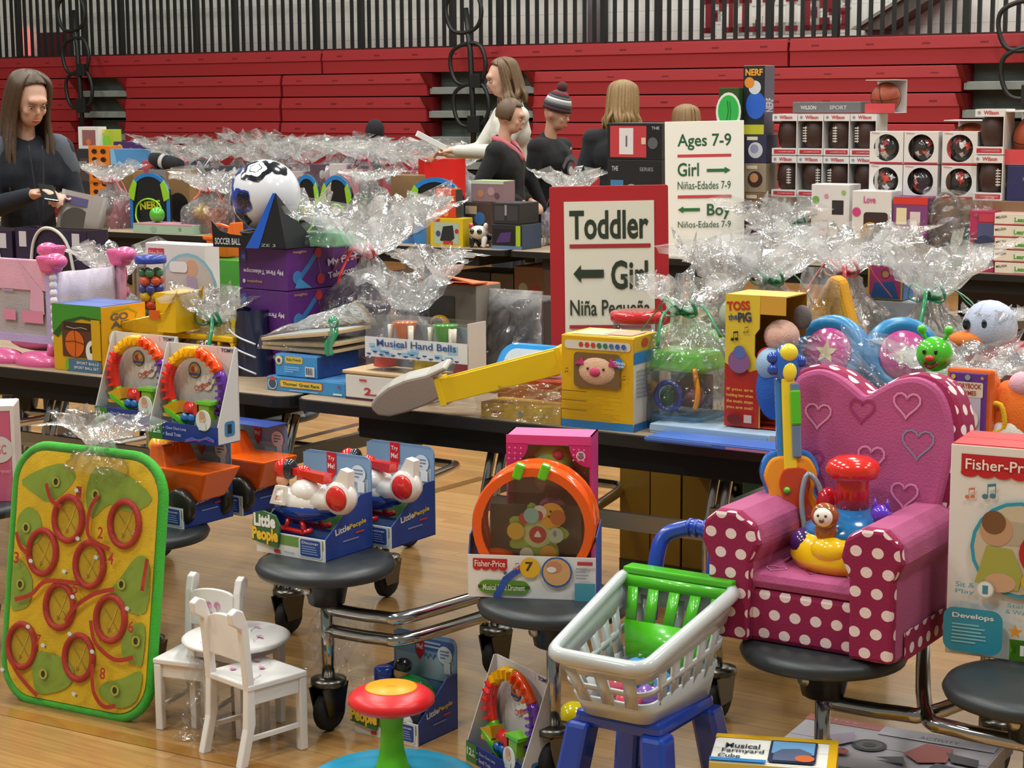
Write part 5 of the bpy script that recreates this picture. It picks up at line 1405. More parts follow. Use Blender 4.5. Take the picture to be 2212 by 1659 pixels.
# purple telescope boxes, three high
P0 = Ab(488, 4.40, TZ); rz = RZ - 14; zz = TZ; Pn = None
w = .2; hb = .127; db = .34
Pc_ = Ab(625, 4.22, TZ)                       # the near vertical corner between the two visible faces
eL = np.array([math.cos(R(-38)), math.sin(R(-38)), 0])
for k in range(3):
    lab = ['bottom', 'middle', 'topmost'][k] + ' of the three stacked purple telescope boxes'
    o, f = carton('telescope_box', lab, Pc_ - eL * .205 + np.array([0, 0, k * (hb + .002)]), .205, .31, hb - .001, '#5b2a78', -38, dict(right='#632a80', top='#5a2c74'), group='purple telescope boxes')
    F = f['front'](); F.text('My First Telescope', .1, .36, .93, .5, '#d9d2e2', .03, 180); F.rect(.05, .62, .17, .9, '#3d4fa0', .05); F.disc(.11, .76, .06, '#6f86c8'); F.text('insights', .18, .14, .5, .22, '#c9a24a', .02); F.disc(.12, .18, .05, '#cfd0dc'); F.done()
    F = f['right'](); F.line([(.16, .25), (.3, .55), (.42, .85)], .13, '#3f7fc2'); F.disc(.14, .3, .16, '#4a86c9'); F.poly([(.1, .05), (.16, .3), (.34, .02)], '#4a9ad2'); F.disc(.43, .84, .12, '#c93a3a'); F.line([(.43, .7), (.46, .35)], .015, '#c96a8a'); F.disc(.46, .22, .13, '#c93a4a'); F.text('My First', .56, .5, 1.15 if False else .99, .72, '#e4dcea', .03, 6); F.text('Telescope', .56, .2, .99, .4, '#e4dcea', .03, 6); F.text('insights', .08, .86, .26, .94, '#c9a24a', .01); F.done()
ZP = TZ + 3 * (hb + .002)
# soccer ball on its triangular stand
Pb_ = Pc_ + np.array([0, 0, 3 * (hb + .002)]) + np.array([-.075, .13, 0])
o = thing('soccer_ball_pack', 'white soccer ball in a black and blue stand on the purple boxes', 'soccer ball', Pb_, -26)
m = MB(); br = .108; m.ell((0, 0, br + .045), br, mt('#dfe2ea', 'gloss'), 32, 20); bl = m.build('ball', o)
def patch(dirv, r_, col, n=5, off=.0012):
    d = Vector(dirv).normalized(); t = d.orthogonal().normalized(); b = d.cross(t); m = MB(); v = [d * (br + off)]
    for k in range(3):
        for i in range(n * 4):
            a = 2 * math.pi * i / (n * 4); rr = r_ * (k + 1) / 3 * (1 - .12 * math.cos(n * a)); v.append((d + (t * math.cos(a) + b * math.sin(a)) * rr).normalized() * (br + off))
    f = [(0, 1 + i, 1 + (i + 1) % (n * 4)) for i in range(n * 4)]
    for k in range(2):
        for i in range(n * 4): f.append((1 + k * n * 4 + i, 1 + (k + 1) * n * 4 + i, 1 + (k + 1) * n * 4 + (i + 1) % (n * 4), 1 + k * n * 4 + (i + 1) % (n * 4)))
    m.add([q + Vector((0, 0, br + .045)) for q in v], f, mt(col, 'gloss'), True); m.build('panel_print', bl)
for dv, r_, c in (((-.75, -.6, .1), .42, '#2f4aa8'), ((-.8, -.6, .12), .3, '#dfe2ea'), ((-.8, -.58, .1), .14, '#3a55b4'), ((.1, -.6, .75), .5, '#14161c'), ((.12, -.62, .77), .3, '#dfe2ea'), ((-.2, -.98, -.15), .4, '#2b3fa0'), ((-.1, -.9, -.1), .26, '#14161c'), ((-.5, -.5, .7), .2, '#2b3fa0'), ((.6, -.2, .8), .3, '#15171d'), ((-.3, -.75, -.6), .3, '#14161c')): patch(dv, r_, c)
KB = mt('#15171c')
m = MB(); m.prism([(-.12, 0), (.045, 0), (.045, .055), (-.01, .036), (-.06, .04), (-.095, .05), (-.125, .08)], -.11, -.105, KB); m.build('front_card', o)
m = MB(); m.add([(.045, -.112, 0), (.1, -.097, .165), (.135, -.1, 0), (.15, .05, .0)], [(0, 2, 1), (2, 3, 1)], mt('#1c1e24')); m.build('side_card', o, solid=.003)
m = MB(); m.add([(.0, -.114, 0), (.047, -.114, 0), (.101, -.099, .165), (.093, -.101, .165), (.04, -.114, .06)], [(0, 1, 2, 3, 4)], mt('#1f5fd0')); m.build('blue_stripe', o, solid=.002)
m = MB(); m.box(-.12, -.105, 0, .13, .1, .006, KB); m.build('stand_base', o)
m = MB(); m.tube([(.075 * a, .075 * b, .04) for a, b in _circ(24)], .006, KB, 8, True); m.lathe([(.08, .006), (.075, .04)], KB, 24); m.build('ball_cup', o)
F = Face(o, (-.12, -.1105, 0), (1, 0, 0), (0, 0, 1), .25, .1); F.text('SOCCER BALL', .03, .08, .4, .28, '#cdd2d8', .02); F.text('SIZE 3', .62, .06, .9, .14, '#b9bec6', .0); F.done()
# green tub with wrap beside the ball
o = thing('green_tub', 'green lidded tub in clear wrap on the purple boxes behind the soccer ball', 'tub', Pc_ + np.array([.0, .0, 3 * (hb + .002)]) + np.array([.12, .1, 0]) , RZ)
m = MB(); m.frus((0, 0, 0), (.14, .1), (.12, .09), .045, mt('#7fbf94', 'gloss')); m.build('tub', o, bev=.006); film_sheet(o, [(-.09, -.07, 0), (.09, -.07, 0), (.07, -.04, .07), (-.07, -.04, .07)], 10, .008, 4)
# orange bucket toy on green and yellow boxes behind the soccer ball
o, f, w, h, P = box_at('green_yellow_box', 'green and yellow box behind the baby toy box', 425, 4.66, 545, 560, .12, '#3f8a2e', cols=dict(front='#c9b21c'))
F = f['front'](); F.rect(0, .5, 1, 1, '#3f8f2c'); F.rect(.1, .1, .9, .4, '#d8c02a'); F.done()
o = thing('orange_bucket_toy', 'orange plastic scoop bucket on the box behind the soccer ball', 'toy bucket', P + np.array([.1, .05, h + .004]), RZ); m = MB(); m.frus((0, 0, .0), (.07, .06), (.1, .09), .06, mt('#ee6d12', 'gloss')); m.frus((0, 0, .06), (.115, .1), (.12, .1), .014, mt('#ee6d12', 'gloss')); m.prism([(.03, .07), (.06, .07), (.06, .12), (.05, .12)], -.03, .03, mt('#ee6d12', 'gloss')); m.build('bucket', o, bev=.004)
m = MB(); m.tube([(-.055, 0, .07), (-.04, 0, .11), (.03, 0, .1)], .005, mt('#d85a10', 'gloss'), 8, k=4); m.build('handle', o)

# ================================================================ front row, right table
o, f, w, h1, P = box_at('puzzle_box', 'flat light blue puzzle box with yellow title at the bottom of the stack', 577, 3.99, 746, 812, .2, '#3f8fc9', cols=dict(top='#4a86b8'))
F = f['front'](); F.rect(.17, .3, .72, .82, '#c44a2c', .1); F.rect(.18, .34, .71, .78, '#e0c14a', .1); F.text("Thomas' Great Race", .21, .45, .68, .68, '#3a3a30', .02); F.disc(.08, .5, .4, '#d9d9d2'); F.disc(.08, .5, .33, '#3d4f68'); F.disc(.08, .85, .14, '#c94a3a', 2); F.lines(.3, .08, .7, .22, 1, '#9cc7e4'); F.rect(.86, .12, .97, .25, '#cfe0ea'); F.disc(.93, .7, .12, '#8a4a8c'); F.done()
zb1 = TZ + h1 + .003
o, f = carton('puzzle_box', 'blue puzzle box with barcode lying on another puzzle box', P + U * .025 + V * .01 + np.array([0, 0, zb1 - TZ]), .155, .19, .062, '#3f93cf', RZ, dict(right='#26417e', top='#3f78b4'))
F = f['front'](); F.rect(.24, .6, .66, .92, '#d9bf52', .08); F.text('Ruby Friends', .28, .68, .62, .84, '#4a4a34', .01); F.disc(.1, .72, .22, '#d9c24a'); F.disc(.1, .72, .17, '#e9e7e0'); F.disc(.1, .7, .1, '#4a4a50'); F.rect(.73, .08, .95, .52, '#dfe3e4')
for k in range(9): F.rect(.75 + k * .021, .16, .75 + k * .021 + (.008 if k % 3 else .013), .48, '#3a3c40')
F.lines(.26, .2, .62, .5, 3, '#8fc0e2', 2); F.done()
zb2 = zb1 + .066
# wooden puzzle trays wrapped together
o = thing('wooden_puzzles', 'pile of wooden tray puzzles wrapped in cellophane with green ribbon', 'puzzles', Ab(565, 4.03, zb2), RZ)
WD = mt('#c9ad84', 'matte')
for k, (ry, x) in enumerate(((0, 0), (-2, .004), (-7, .0))):
    m = MB(); m.M = Matrix.Translation((x, 0, .002 + k * .0115)) @ Matrix.Rotation(R(ry), 4, 'Y'); m.box(0, 0, 0, .25, .2, .0095, WD); m.box(.012, .012, .0095, .238, .188, .0115, mt('#b9c4b4' if k < 2 else '#d2d6d2')); m.build('puzzle_tray', o, bev=.002)
for k, (x, c) in enumerate(((.15, '#c4381c'), (.19, '#d8b02a'), (.12, '#7a2a1c'))):
    m = MB(); m.box(x, .015, .024, x + .035, .05, .032, mt(c)); m.build('puzzle_piece', o)
g = []
for i in range(15):
    row = []
    for j in range(19):
        u_, v_ = j / 18, i / 14; zz = .035 + .03 * u_ + .075 * max(0, math.sin(math.pi * min(1, v_ * 1.02))) * u_ ** .7 * (1 if i not in (0, 14) else 0)
        q = Vector((u_ * 6, v_ * 6, 2)); row.append((-.01 + .28 * u_ + .006 * mn.noise(q * 2), -.01 + .22 * v_, max(.001, zz * (0 if i in (0,) else 1) + .014 * abs(mn.noise(q * 1.6)))))
    g.append(row)
m = MB(); m.sheet(g, CEL, False); m.build('cellophane', o)
m = MB(); m.tube([(.245, .03, .085), (.255, .02, .06), (.25, .0, .03), (.258, -.004, .0)], .012, mt('#1f8f5c', 'gloss'), 8, k=4, flat=.25); m.ell((.245, .03, .09), (.018, .014, .018), mt('#1f8f5c', 'gloss')); m.build('ribbon', o)
# white box with wooden tray lid
o, f, w, h, P = box_at('white_game_box', 'white box printed with a red number under the hand bells', 747, 3.98, 905, 808, .2, '#dcd8d4', cols=dict(top='#b8a382'))
F = f['front'](); F.rect(0, 0, 1, .1, '#4a2a3a'); F.text('2', .26, .22, .36, .52, '#b8323c', .03); F.rect(.36, .22, .52, .28, '#b8323c'); F.rect(.2, .76, .3, .84, '#c4463c'); F.done()
m = MB(); m.box(-.012, .0, h + .002, w + .01, .19, h + .012, mt('#c4a882', 'matte')); m.build('wooden_tray', o, bev=.003)
zb3 = TZ + h + .0135
# musical hand bells in a clear box
P = Ab(791, 4.0, zb3); w = Wd(P, 1010); h = Ht(P, 684)
o = thing('hand_bell_set', 'clear plastic box of coloured hand bells with a blue and white label', 'toy bells', P, RZ); d = .085
m = MB(); m.box(0, 0, 0, w, d, h, mt('#ffffff', 'clear')); m.build('clear_case', o)
m = MB(); m.box(0, d - .004, .003, w, d - .002, h * .85, mt('#8894a4')); m.box(w - .001, .002, .0, w + .003, d, h, mt('#cfc9c6')); m.build('card_insert', o)
m = MB(); m.box(-.001, -.002, h * .27, w + .001, -.001, h * .64, mt('#dfe4e8')); lb = m.build('label_band', o)
F = Face(lb, (0, -.002, h * .27), (1, 0, 0), (0, 0, 1), w, h * .37); rd = random.Random(4)
for k in range(16): x = rd.uniform(0, .9); y = rd.uniform(0, .75); F.rect(x, y, x + rd.uniform(.04, .1), y + rd.uniform(.15, .25), '#9cc9e6'); F.k -= 1
F.k += 2; F.text('Musical Hand Bells', .12, .55, .9, .9, '#3d5a96', .01)
for k in range(15): x = .02 + k * .064; F.rect(x, .1 + .12 * (k % 2), x + .04, .18 + .12 * (k % 2), '#2f4f8c'); F.disc(x + .02, .08 + .1 * (k % 2), .03, '#2f4f8c', 1, 8)
F.done()
for k, (c, up) in enumerate((('#d8402c', 0), ('#e07a3a', 1), ('#d9b81c', 0), ('#4fae3c', 1), ('#b8303c', 0))):
    x = .035 + k * (w - .07) / 4; m = MB(); z0, z1 = (.075, h - .012) if up else (.01, .07)
    if up: m.lathe([(.018, z0), (.022, z0 + .02), (.034, z1 - .004), (.036, z1)], mt(c, 'gloss'), 18, (x, .045, 0))
    else: m.lathe([(.036, z0), (.034, z0 + .006), (.022, z1 - .012), (.016, z1)], mt(c, 'gloss'), 18, (x, .045, 0))
    b_ = m.build('bell', o)
    m = MB(); xx = x - .03 if up else x + .0; m.tube([(x + (.03 if k < 4 else -.03), .03, .03 if up else .07), (x + (.03 if k < 4 else -.03), .03, h - .02)], [.006, .009], mt('#ddd6c4', 'gloss'), 8); m.build('bell_handle', b_)
# yellow channel toy with grey paddle
o = thing('yellow_slide_toy', 'yellow plastic channel with a grey rounded paddle jutting over the table edge', 'toy', Ab(948, 3.9, TZ), 0)
A = Vector(Pb(948, 850, 3.87)); B = Vector(Pb(1214, 782, 3.98)); o.location = A; dv = B - A
L = dv.length; up_ = Vector((0, 0, 1)); ex = dv.normalized(); ey = up_.cross(ex).normalized(); ez = ex.cross(ey); M3 = Matrix((ex, ey, ez)).transposed().to_4x4()
m = MB(); m.M = M3; YC = mt('#e8c41a', 'plastic', .35); m.box(0, 0, -.03, L, .004, .035, YC); m.box(0, .07, -.03, L, .074, .035, YC); m.box(0, .004, -.03, L, .07, -.024, YC); m.box(-.004, -.003, -.036, .012, .077, .04, YC); m.box(L - .012, -.003, -.036, L + .004, .077, .04, YC); m.build('yellow_channel', o, bev=.004)
m = MB(); q = Vector(Pb(806, 868, 3.86)) - A; q2 = Vector(Pb(985, 808, 3.9)) - A
c0 = (q + q2) / 2; e1 = (q2 - q).normalized(); e3 = Vector((0, -.35, 1)).normalized(); e2 = e3.cross(e1).normalized(); e3 = e1.cross(e2)
m.M = Matrix.Translation(c0) @ Matrix((e1, e2, e3)).transposed().to_4x4(); hl = (q2 - q).length / 2
gp = mt('#a9a49c', 'speckle'); m.prism([(-hl, -.01), (-hl * .93, -.032), (-hl * .7, -.046), (-hl * .3, -.05), (hl * .2, -.048), (hl * .6, -.04), (hl * .62, .02), (hl * .98, .026), (hl * .95, .04), (hl * .5, .034), (0, .04), (-hl * .4, .036), (-hl * .75, .022), (-hl * .95, .006)], -.03, .03, gp); m.build('grey_paddle', o, bev=.012)
for k, (x, c) in enumerate(((1100, '#e0481c'), (1135, '#62b92c'), (1165, '#d8361c'), (1195, '#8fc41f'))):
    m = MB(); m.ell((0, 0, .02), (.03, .02, .018), mt(c, 'gloss')); b_ = tag(m.build('toy_link', None, np.array([0, 0, .0022]) + Ab(x, 4.13, TZ + .085)), ['red orange', 'light green', 'deep red', 'yellow green'][k] + ' plastic link piece behind the yellow channel', 'toy part', 'plastic link pieces')
carton('link_toy_box', 'low red box under the plastic links behind the yellow channel', Ab(1075, 4.09, TZ), .2, .09, .082, '#a8422c', RZ)
# flat yellow toy package in film under the channel
o, f, w, h, P = box_at('yellow_film_package', 'low yellow printed package in film under the yellow channel', 1040, 3.94, 1212, 868, .1, '#c99f2a')
F = f['front'](); F.rect(0, 0, 1, 1, '#d6b03a'); F.poly([(.06, .5), (.3, .5), (.22, .3), (.14, .3)], '#8a2a24'); F.text('PLAYSET', .09, .4, .27, .48, '#e3d6c0', .01); F.disc(.5, .4, .2, '#7f8fa8'); F.disc(.75, .5, .25, '#e0c56a'); F.done()
film_sheet(o, [(-.01, -.02, .0), (w + .01, -.02, .0), (w, -.005, h + .05), (0, -.005, h + .05)], 14, .009, 2)
film_sheet(o, [(-.01, -.006, h + .02), (w, -.006, h + .02), (w, .1, h + .05), (-.01, .1, h + .03)], 12, .012, 3)
# blue learning board and silver wrapped package behind
P = Ab(1045, 4.3, TZ); o = thing('blue_learning_board', 'bright blue rounded toy board leaning behind the yellow channel', 'toy board', P, RZ); o.rotation_euler = (R(-38), 0, R(RZ))
m = MB(); m.prism(rrect(0, 0, .25, .17, .05, 6), 0, .035, mt('#2a8fd4', 'gloss')); m.build('shell', o, bev=.01); m = MB(); m.prism(rrect(.03, .025, .22, .145, .03, 6), -.003, .002, mt('#b9c4c9', 'gloss')); m.build('screen', o)
o, f, w, h, P = box_at('silver_package', 'dark framed package under shiny clear film beside the red bordered sign', 1005, 4.5, 1175, 640, .14, '#3a3438', cols=dict(front='#9a9598'))
F = f['front'](); F.rect(.05, .6, .95, .92, '#a9a6aa'); F.rect(.0, 0, 1, .16, '#3a2f30'); F.rect(.04, .3, .2, .55, '#cfcfd2'); F.done()
for k in range(3): film_sheet(o, [(-.02, -.02 - .01 * k, .02), (w + .01, -.02 - .01 * k, .0), (w, -.005, h + .03), (0, -.005, h + .03)], 10, .01, 5 + k)
# orange box with yellow toy car
o, f, w, h, P = box_at('orange_car_box', 'orange topped window box with a yellow toy car inside', 925, 4.42, 1030, 612, .13, '#8d867c', cols=dict(top='#e0621c', front='#6d6459'))
m = MB(); m.box(.01, -.004, h * .42, .1, -.001, h * .88, mt('#3a342e')); m.build('window_recess', o)
m = MB(); m.ell((.055, -.02, h * .5), (.055, .022, .02), mt('#d9a312', 'gloss')); m.ell((.06, -.02, h * .6), (.034, .018, .025), mt('#c9920f', 'gloss')); m.ell((.06, -.034, h * .61), (.02, .008, .014), mt('#241d12', 'gloss')); car = m.build('toy_car', o)
for x in (.025, .085):
    m = MB(); m.lathe([(.001, -.004), (.012, -.004), (.012, .004), (.001, .004)], mt('#1c1a18'), 12, (x, -.04, h * .44), 'y'); m.build('wheel', car)
m = MB(); m.add([(-.01, -.03, h + .012), (w * .5, -.035, h + .03), (w + .01, -.03, h + .01), (w, .06, h + .005), (0, .06, h + .005)], [(0, 1, 4), (1, 2, 3, 4)], mt('#dc641f')); m.build('top_header', o, solid=.004)

# cellophane bundles on the left half of the right table
P = Ab(800, 4.45, TZ)
bundle('tall cellophane bundle tied with red ribbon in front of the purple boxes', P, .16, .13, .36, .56, '#d83a34', (('box', -.04, .02, .0, .14, .1, .2, '#5a3f6c'), ('box', .07, 0, 0, .06, .08, .16, '#8a4f62'), ('ball', .05, -.03, .12, .07, .07, .07, '#22252a'), ('ball', -.02, -.05, .1, .06, .06, .06, '#c9c9cc'), ('box', .02, .0, .22, .08, .05, .07, '#a89cac')), 11, .17, lean=(.02, .0))
P = Ab(888, 4.28, TZ)
bundle('cellophane bundle with a black and white cow toy behind the bell box', P, .1, .08, .22, .36, None, (('ball', 0, -.02, .1, .09, .08, .08, '#d9d9da'), ('ball', -.03, -.05, .12, .045, .04, .05, '#1a1a1d'), ('ball', .035, -.04, .08, .05, .04, .06, '#222226'), ('soft', .0, .0, .0, .12, .1, .1, '#bdbdc2')), 12, .1)
P = Ab(935, 4.6, TZ)
bundle('cellophane wrapped blue and tan globe behind the orange car box', P, .1, .09, .3, .38, None, (('ball', .02, 0, .12, .14, .13, .14, '#44619a'), ('ball', .03, -.03, .1, .09, .08, .08, '#b88a4a'), ('box', 0, 0, 0, .12, .1, .12, '#7d6f64'), ('soft', -.07, -.05, .2, .03, .03, .06, '#c83048')), 13, .09)

# red bordered direction sign
P = Ab(1192, 4.42, TZ); rzs = -12; w = Wd(P, 1446, rzs); h = Ht(P, 404)
o = thing('toddler_sign', 'red bordered toddler direction sign standing on the front table', 'sign', P, rzs); o.rotation_euler = (R(-4), R(-1.4), R(rzs))
m = MB(); m.prism(rrect(0, 0, w, h, .006, 3), 0, .012, mt('#b01c24', 'matte')); m.build('red_board', o, bev=.002)
m = MB(); x0, x1 = w * .125, w * .885; m.box(x0, -.0025, h * .04, x1, 0, h * .925, mt('#e2e0d2', 'paper')); sh = m.build('white_sheet', o)
F = Face(sh, (x0, -.0025, h * .04), (1, 0, 0), (0, 0, 1), x1 - x0, h * .885)
def rows(F, y, t, x0, x1, hh): F.text(t, x0, y, x1, y + hh, '#2d3a2c', .02)
F.text('Toddler', .06, .79, .94, .95, '#2f3b2f', .025); F.rect(.06, .742, .96, .764, '#a82f36')
def arrow(F, x0, x1, y, w, left, c='#2f3b2f'):
    xh = x0 + (x1 - x0) * .25 if left else x1 - (x1 - x0) * .25; tip, tail = (x0, x1) if left else (x1, x0)
    F.poly([(tail, y - w / 2), (xh, y - w / 2), (xh, y - w * 1.1), (tip, y), (xh, y + w * 1.1), (xh, y + w / 2), (tail, y + w / 2)][::(1 if not left else -1)], c)
F.text('Girl', .52, .512, .93, .673, '#2f3b2f', .025); arrow(F, .1, .44, .6, .045, True); F.text('Niña Pequeña', .06, .34, .95, .455, '#2f3b2f', .012); F.rect(.05, .295, .96, .315, '#a82f36')
F.text('Boy', .55, .08, .93, .25, '#2f3b2f', .025); F.text('P', .06, .12, .16, .25, '#2f3b2f', .025); F.done()
m = MB(); m.box(w * .3, .012, 0, w * .7, .15, .006, mt('#7d1a1f')); m.build('foot', o)

# pig box
P = Ab(1213, 3.925, TZ); w = Wd(P, 1368, -30); h = Ht(P, 722); d = .15
o, f = carton('pig_puppet_box', 'yellow window box holding a plush pig puppet on the table edge', P, w, d, h, '#e0ae12', -30, dict(right='#d8cfc0', top='#d9b63a'))
F = f['front'](); F.rect(0, 0, 1, .085, '#2b7fc4'); F.rect(.05, .85, .96, .945, '#ddd8c4', .04)
for k, c in enumerate(('#c4432c', '#c4432c', '#c4432c', '#2f7a5c', '#2f7a5c', '#4a6fb0', '#3d5fae', '#3d5fae')): F.disc(.28 + k * .085, .9, .028, c)
F.rect(.19, .45, .83, .82, '#7a5c3a', .05)
F.text('Oink', .74, .71, .9, .745, '#e9eef4', .02); F.disc(.82, .725, .055, '#2f86c9'); F.text('Oink', .73, .715, .91, .75, '#e9eef4', .02); F.text('Oink', .74, .685, .9, .71, '#e9eef4', .02); F.note(.08, .6, .05, '#7a5a1c'); F.note(.88, .56, .05, '#7a5a1c'); F.note(.9, .63, .04, '#c98a3a')
for y in (.4, .3, .2): F.rect(.04, y, .4, y + .012, '#8a6a12'); F.lines(.04, y - .09, .9, y - .01, 5, '#b98f14', int(y * 100))
F.lines(.05, .1, .8, .13, 1, '#b98f14'); F.done()
F = f['right'](); F.rect(0, .85, 1, 1, '#d9a71c'); F.rect(0, .72, 1, .84, '#2b78b8'); F.disc(.4, .93, .05, '#c43a2c', 1.6); F.lines(.1, .35, .8, .66, 7, '#9aa0a8', 2); F.rect(0, 0, 1, .085, '#2b6fae'); F.done()
F = f['top'](); F.rect(.1, .1, .6, .9, '#b9c49a'); F.rect(.5, .2, .9, .8, '#d9a08c'); F.done()
m = MB(); m.ell((w * .51, .0, h * .63), (w * .28, .014, h * .165), mt('#e0b796', 'cloth')); pg = m.build('plush_pig', o)
m = MB(); m.ell((w * .5, -.012, h * .625), (.016, .008, .012), mt('#d04a70', 'cloth')); m.build('snout', pg)
for s in (-1, 1):
    m = MB(); m.ell((w * .51 + s * .022, -.012, h * .66), .004, mt('#3a2a20', 'gloss'), 8, 6); m.build('eye', pg)
    m = MB(); m.prism([(w * .51 + s * .035, h * .7), (w * .51 + s * .06, h * .7), (w * .51 + s * .04, h * .77)], -.012, -.006, mt('#c93a78', 'cloth')); m.build('ear', pg)
# red lidded tub behind
P = Ab(1378, 4.3, TZ); h = Ht(P, 672); o = thing('red_lid_tub', 'clear round tub with a red lid behind the pig puppet box', 'tub', P, 0)
m = MB(); m.lathe([(.06, 0), (.068, h - .02)], mt('#c9d4d8', 'clear'), 24); m.build('tub', o); m = MB(); m.lathe([(.072, h - .028), (.076, h - .02), (.076, h - .004), (.07, h), (.001, h - .004)], mt('#c4262f', 'gloss'), 28); m.build('lid', o)
goods(o, (('ball', 0, 0, .02, .1, .1, .08, '#c9b23a'), ('ball', .01, 0, .08, .09, .09, .08, '#4a8fc0')))
# activity cube in cellophane
P = Ab(1478, 4.1, TZ)
o = bundle('cellophane wrapped clear activity cube with green top and blue base', P, .12, .1, 672, 585, '#1c8a58', (), 21, .085, z0=.012, shoulder=.62, dense=False)
m = MB(); m.frus((0, 0, .0), (.15, .12), (.175, .14), .035, mt('#4f9fd2', 'gloss')); m.build('blue_base', o, bev=.008)
m = MB(); m.frus((0, 0, .035), (.17, .135), (.165, .13), .11, mt('#ffffff', 'clear')); m.build('clear_body', o)
m = MB(); m.frus((0, 0, .145), (.18, .145), (.15, .12), .05, mt('#62bf22', 'gloss')); m.build('green_top', o, bev=.01)
m = MB(); m.tube([(-.005 + .035 * a, -.075, .085 + .035 * b) for a, b in _circ(20)], .007, mt('#2b3fa8', 'gloss'), 8, True); m.build('blue_ring', o)
m = MB(); m.ell((-.06, -.06, .1), (.02, .01, .02), mt('#e0a92c', 'gloss')); m.build('sun', o)
goods(o, (('ball', .03, 0, .05, .05, .05, .06, '#b53a3a'), ('box', .0, .04, .04, .12, .01, .09, '#8a5f5c'), ('ball', -.05, 0, .04, .04, .04, .06, '#6fae3c')))
m = MB(); m.tube([(.07, -.08, .16), (.085, -.09, .1), (.075, -.085, .06)], .007, mt('#e2901c', 'gloss'), 8, k=4); m.build('orange_handle', o)
m = MB(); m.tube([(-.08, -.07, .1), (-.1, -.08, .08), (-.085, -.07, .05)], .006, mt('#9c2a24', 'gloss'), 8, k=4); m.build('red_handle', o)
# flat boards at the table edge
P = Ab(1378, 3.9, TZ); o, f = carton('flat_board_box', 'flat pale blue board under the activity cube', P + V * .06, Wd(P, 1700), .22, .024, '#a9c4dc', RZ, cat='board'); F = f['front'](); F.rect(.82, 0, 1, 1, '#b9b0a4'); F.rect(.0, .3, .8, .8, '#9fbfe0'); F.done()
P2 = Ab(1392, 3.85, TZ); o, f = carton('picture_book', 'thin blue picture book lying over the table edge', P2, Wd(P2, 1690), .1, .012, '#3d62b4', RZ, cat='book'); F = f['front'](); F.rect(.0, .4, .5, .9, '#5a7fc8'); F.rect(.6, .2, .95, .7, '#b87a9c'); F.done(); F = f['top'](); F.rect(.02, .05, .98, .95, '#4a6fc0'); F.done()
# toss the pig box
P = Ab(1566, 4.02, TZ + .027); w = .083; h = Ht(P, 634); d = .12; ww = Wd(P, 1694)
o = thing('toss_game_box', 'yellow and red window box with a plush pig in blue overalls', 'toy box', P, RZ)
m = MB(); m.prism([(0, 0), (w + .012, 0), (w + .012, h * .45), (w - .004, h * .55), (w - .004, h * .7), (w + .008, h * .75), (w + .01, h), (0, h)], -.004, 0, mt('#e2c63a')); fr = m.build('front_card', o)
m = MB(); m.box(0, .0, 0, .003, d, h, mt('#c9a832')); m.build('side_panel', o)
m = MB(); m.box(0, d - .004, 0, ww, d, h, mt('#a8781c')); m.build('card_back', o)
m = MB(); m.box(0, 0, h - .003, ww, d, h, mt('#d9aa3a')); m.build('top_panel', o)
m = MB(); m.box(0, 0, 0, ww, d, .003, mt('#b52a1f')); m.build('bottom_panel', o)
m = MB(); m.box(w, -.003, h * .86, ww, 0, h, mt('#dba63c')); m.build('header', o)
F = Face(fr, (0, -.004, 0), (1, 0, 0), (0, 0, 1), w, h); F.poly([(0, 0), (1.12, 0), (1.12, .45), (.8, .42), (.55, .5), (.3, .44), (0, .48)], '#b52a1f')
F.text('TOSS', .05, .88, .8, .95, '#c43a28', .04, 5); F.text('the', .1, .805, .4, .855, '#2f4f8c', .02, 10); F.text('PiG', .42, .795, .85, .87, '#3a3f5a', .04, 5); F.note(.25, .66, .07, '#2b2b2b'); F.note(.65, .72, .05, '#8a7a2c'); F.disc(.5, .5, .09, '#8a5f8c'); F.disc(.52, .57, .05, '#5a6fae')
for k, t in enumerate(('If you are', 'holding him when', 'the music stops', 'you are out!')): F.text(t, .12, .27 - k * .045, .98, .3 - k * .045, '#e6c34a', .01)
F.rect(.7, .04, .95, .1, '#c9b0a8'); F.disc(.4, .06, .04, '#6f1a14', 1.6); F.done()
BO = mt('#245fb4', 'cloth'); m = MB(); m.ell((.125, .02, .1), (.05, .045, .08), BO); m.ell((.12, .0, .16), (.035, .035, .04), mt('#9fc3e2', 'cloth')); pgb = m.build('plush_body', o)
m = MB(); m.ell((.13, .04, .225), (.045, .04, .04), mt('#e6b9a8', 'cloth')); m.build('plush_head', pgb)
m = MB(); m.ell((.11, .01, .175), (.03, .02, .025), mt('#c4281f', 'cloth')); m.build('red_scarf', pgb)
m = MB(); m.caps((.14, .02, .13), (.185, .0, .125), .022, .018, mt('#dfd8c4', 'cloth')); m.ell((.19, 0, .125), (.02, .018, .022), mt('#8f8f90', 'cloth')); m.build('plush_arm', pgb)
m = MB(); m.ell((.17, .07, .27), (.025, .012, .03), mt('#6f6a6a', 'cloth')); m.build('plush_ear', pgb)

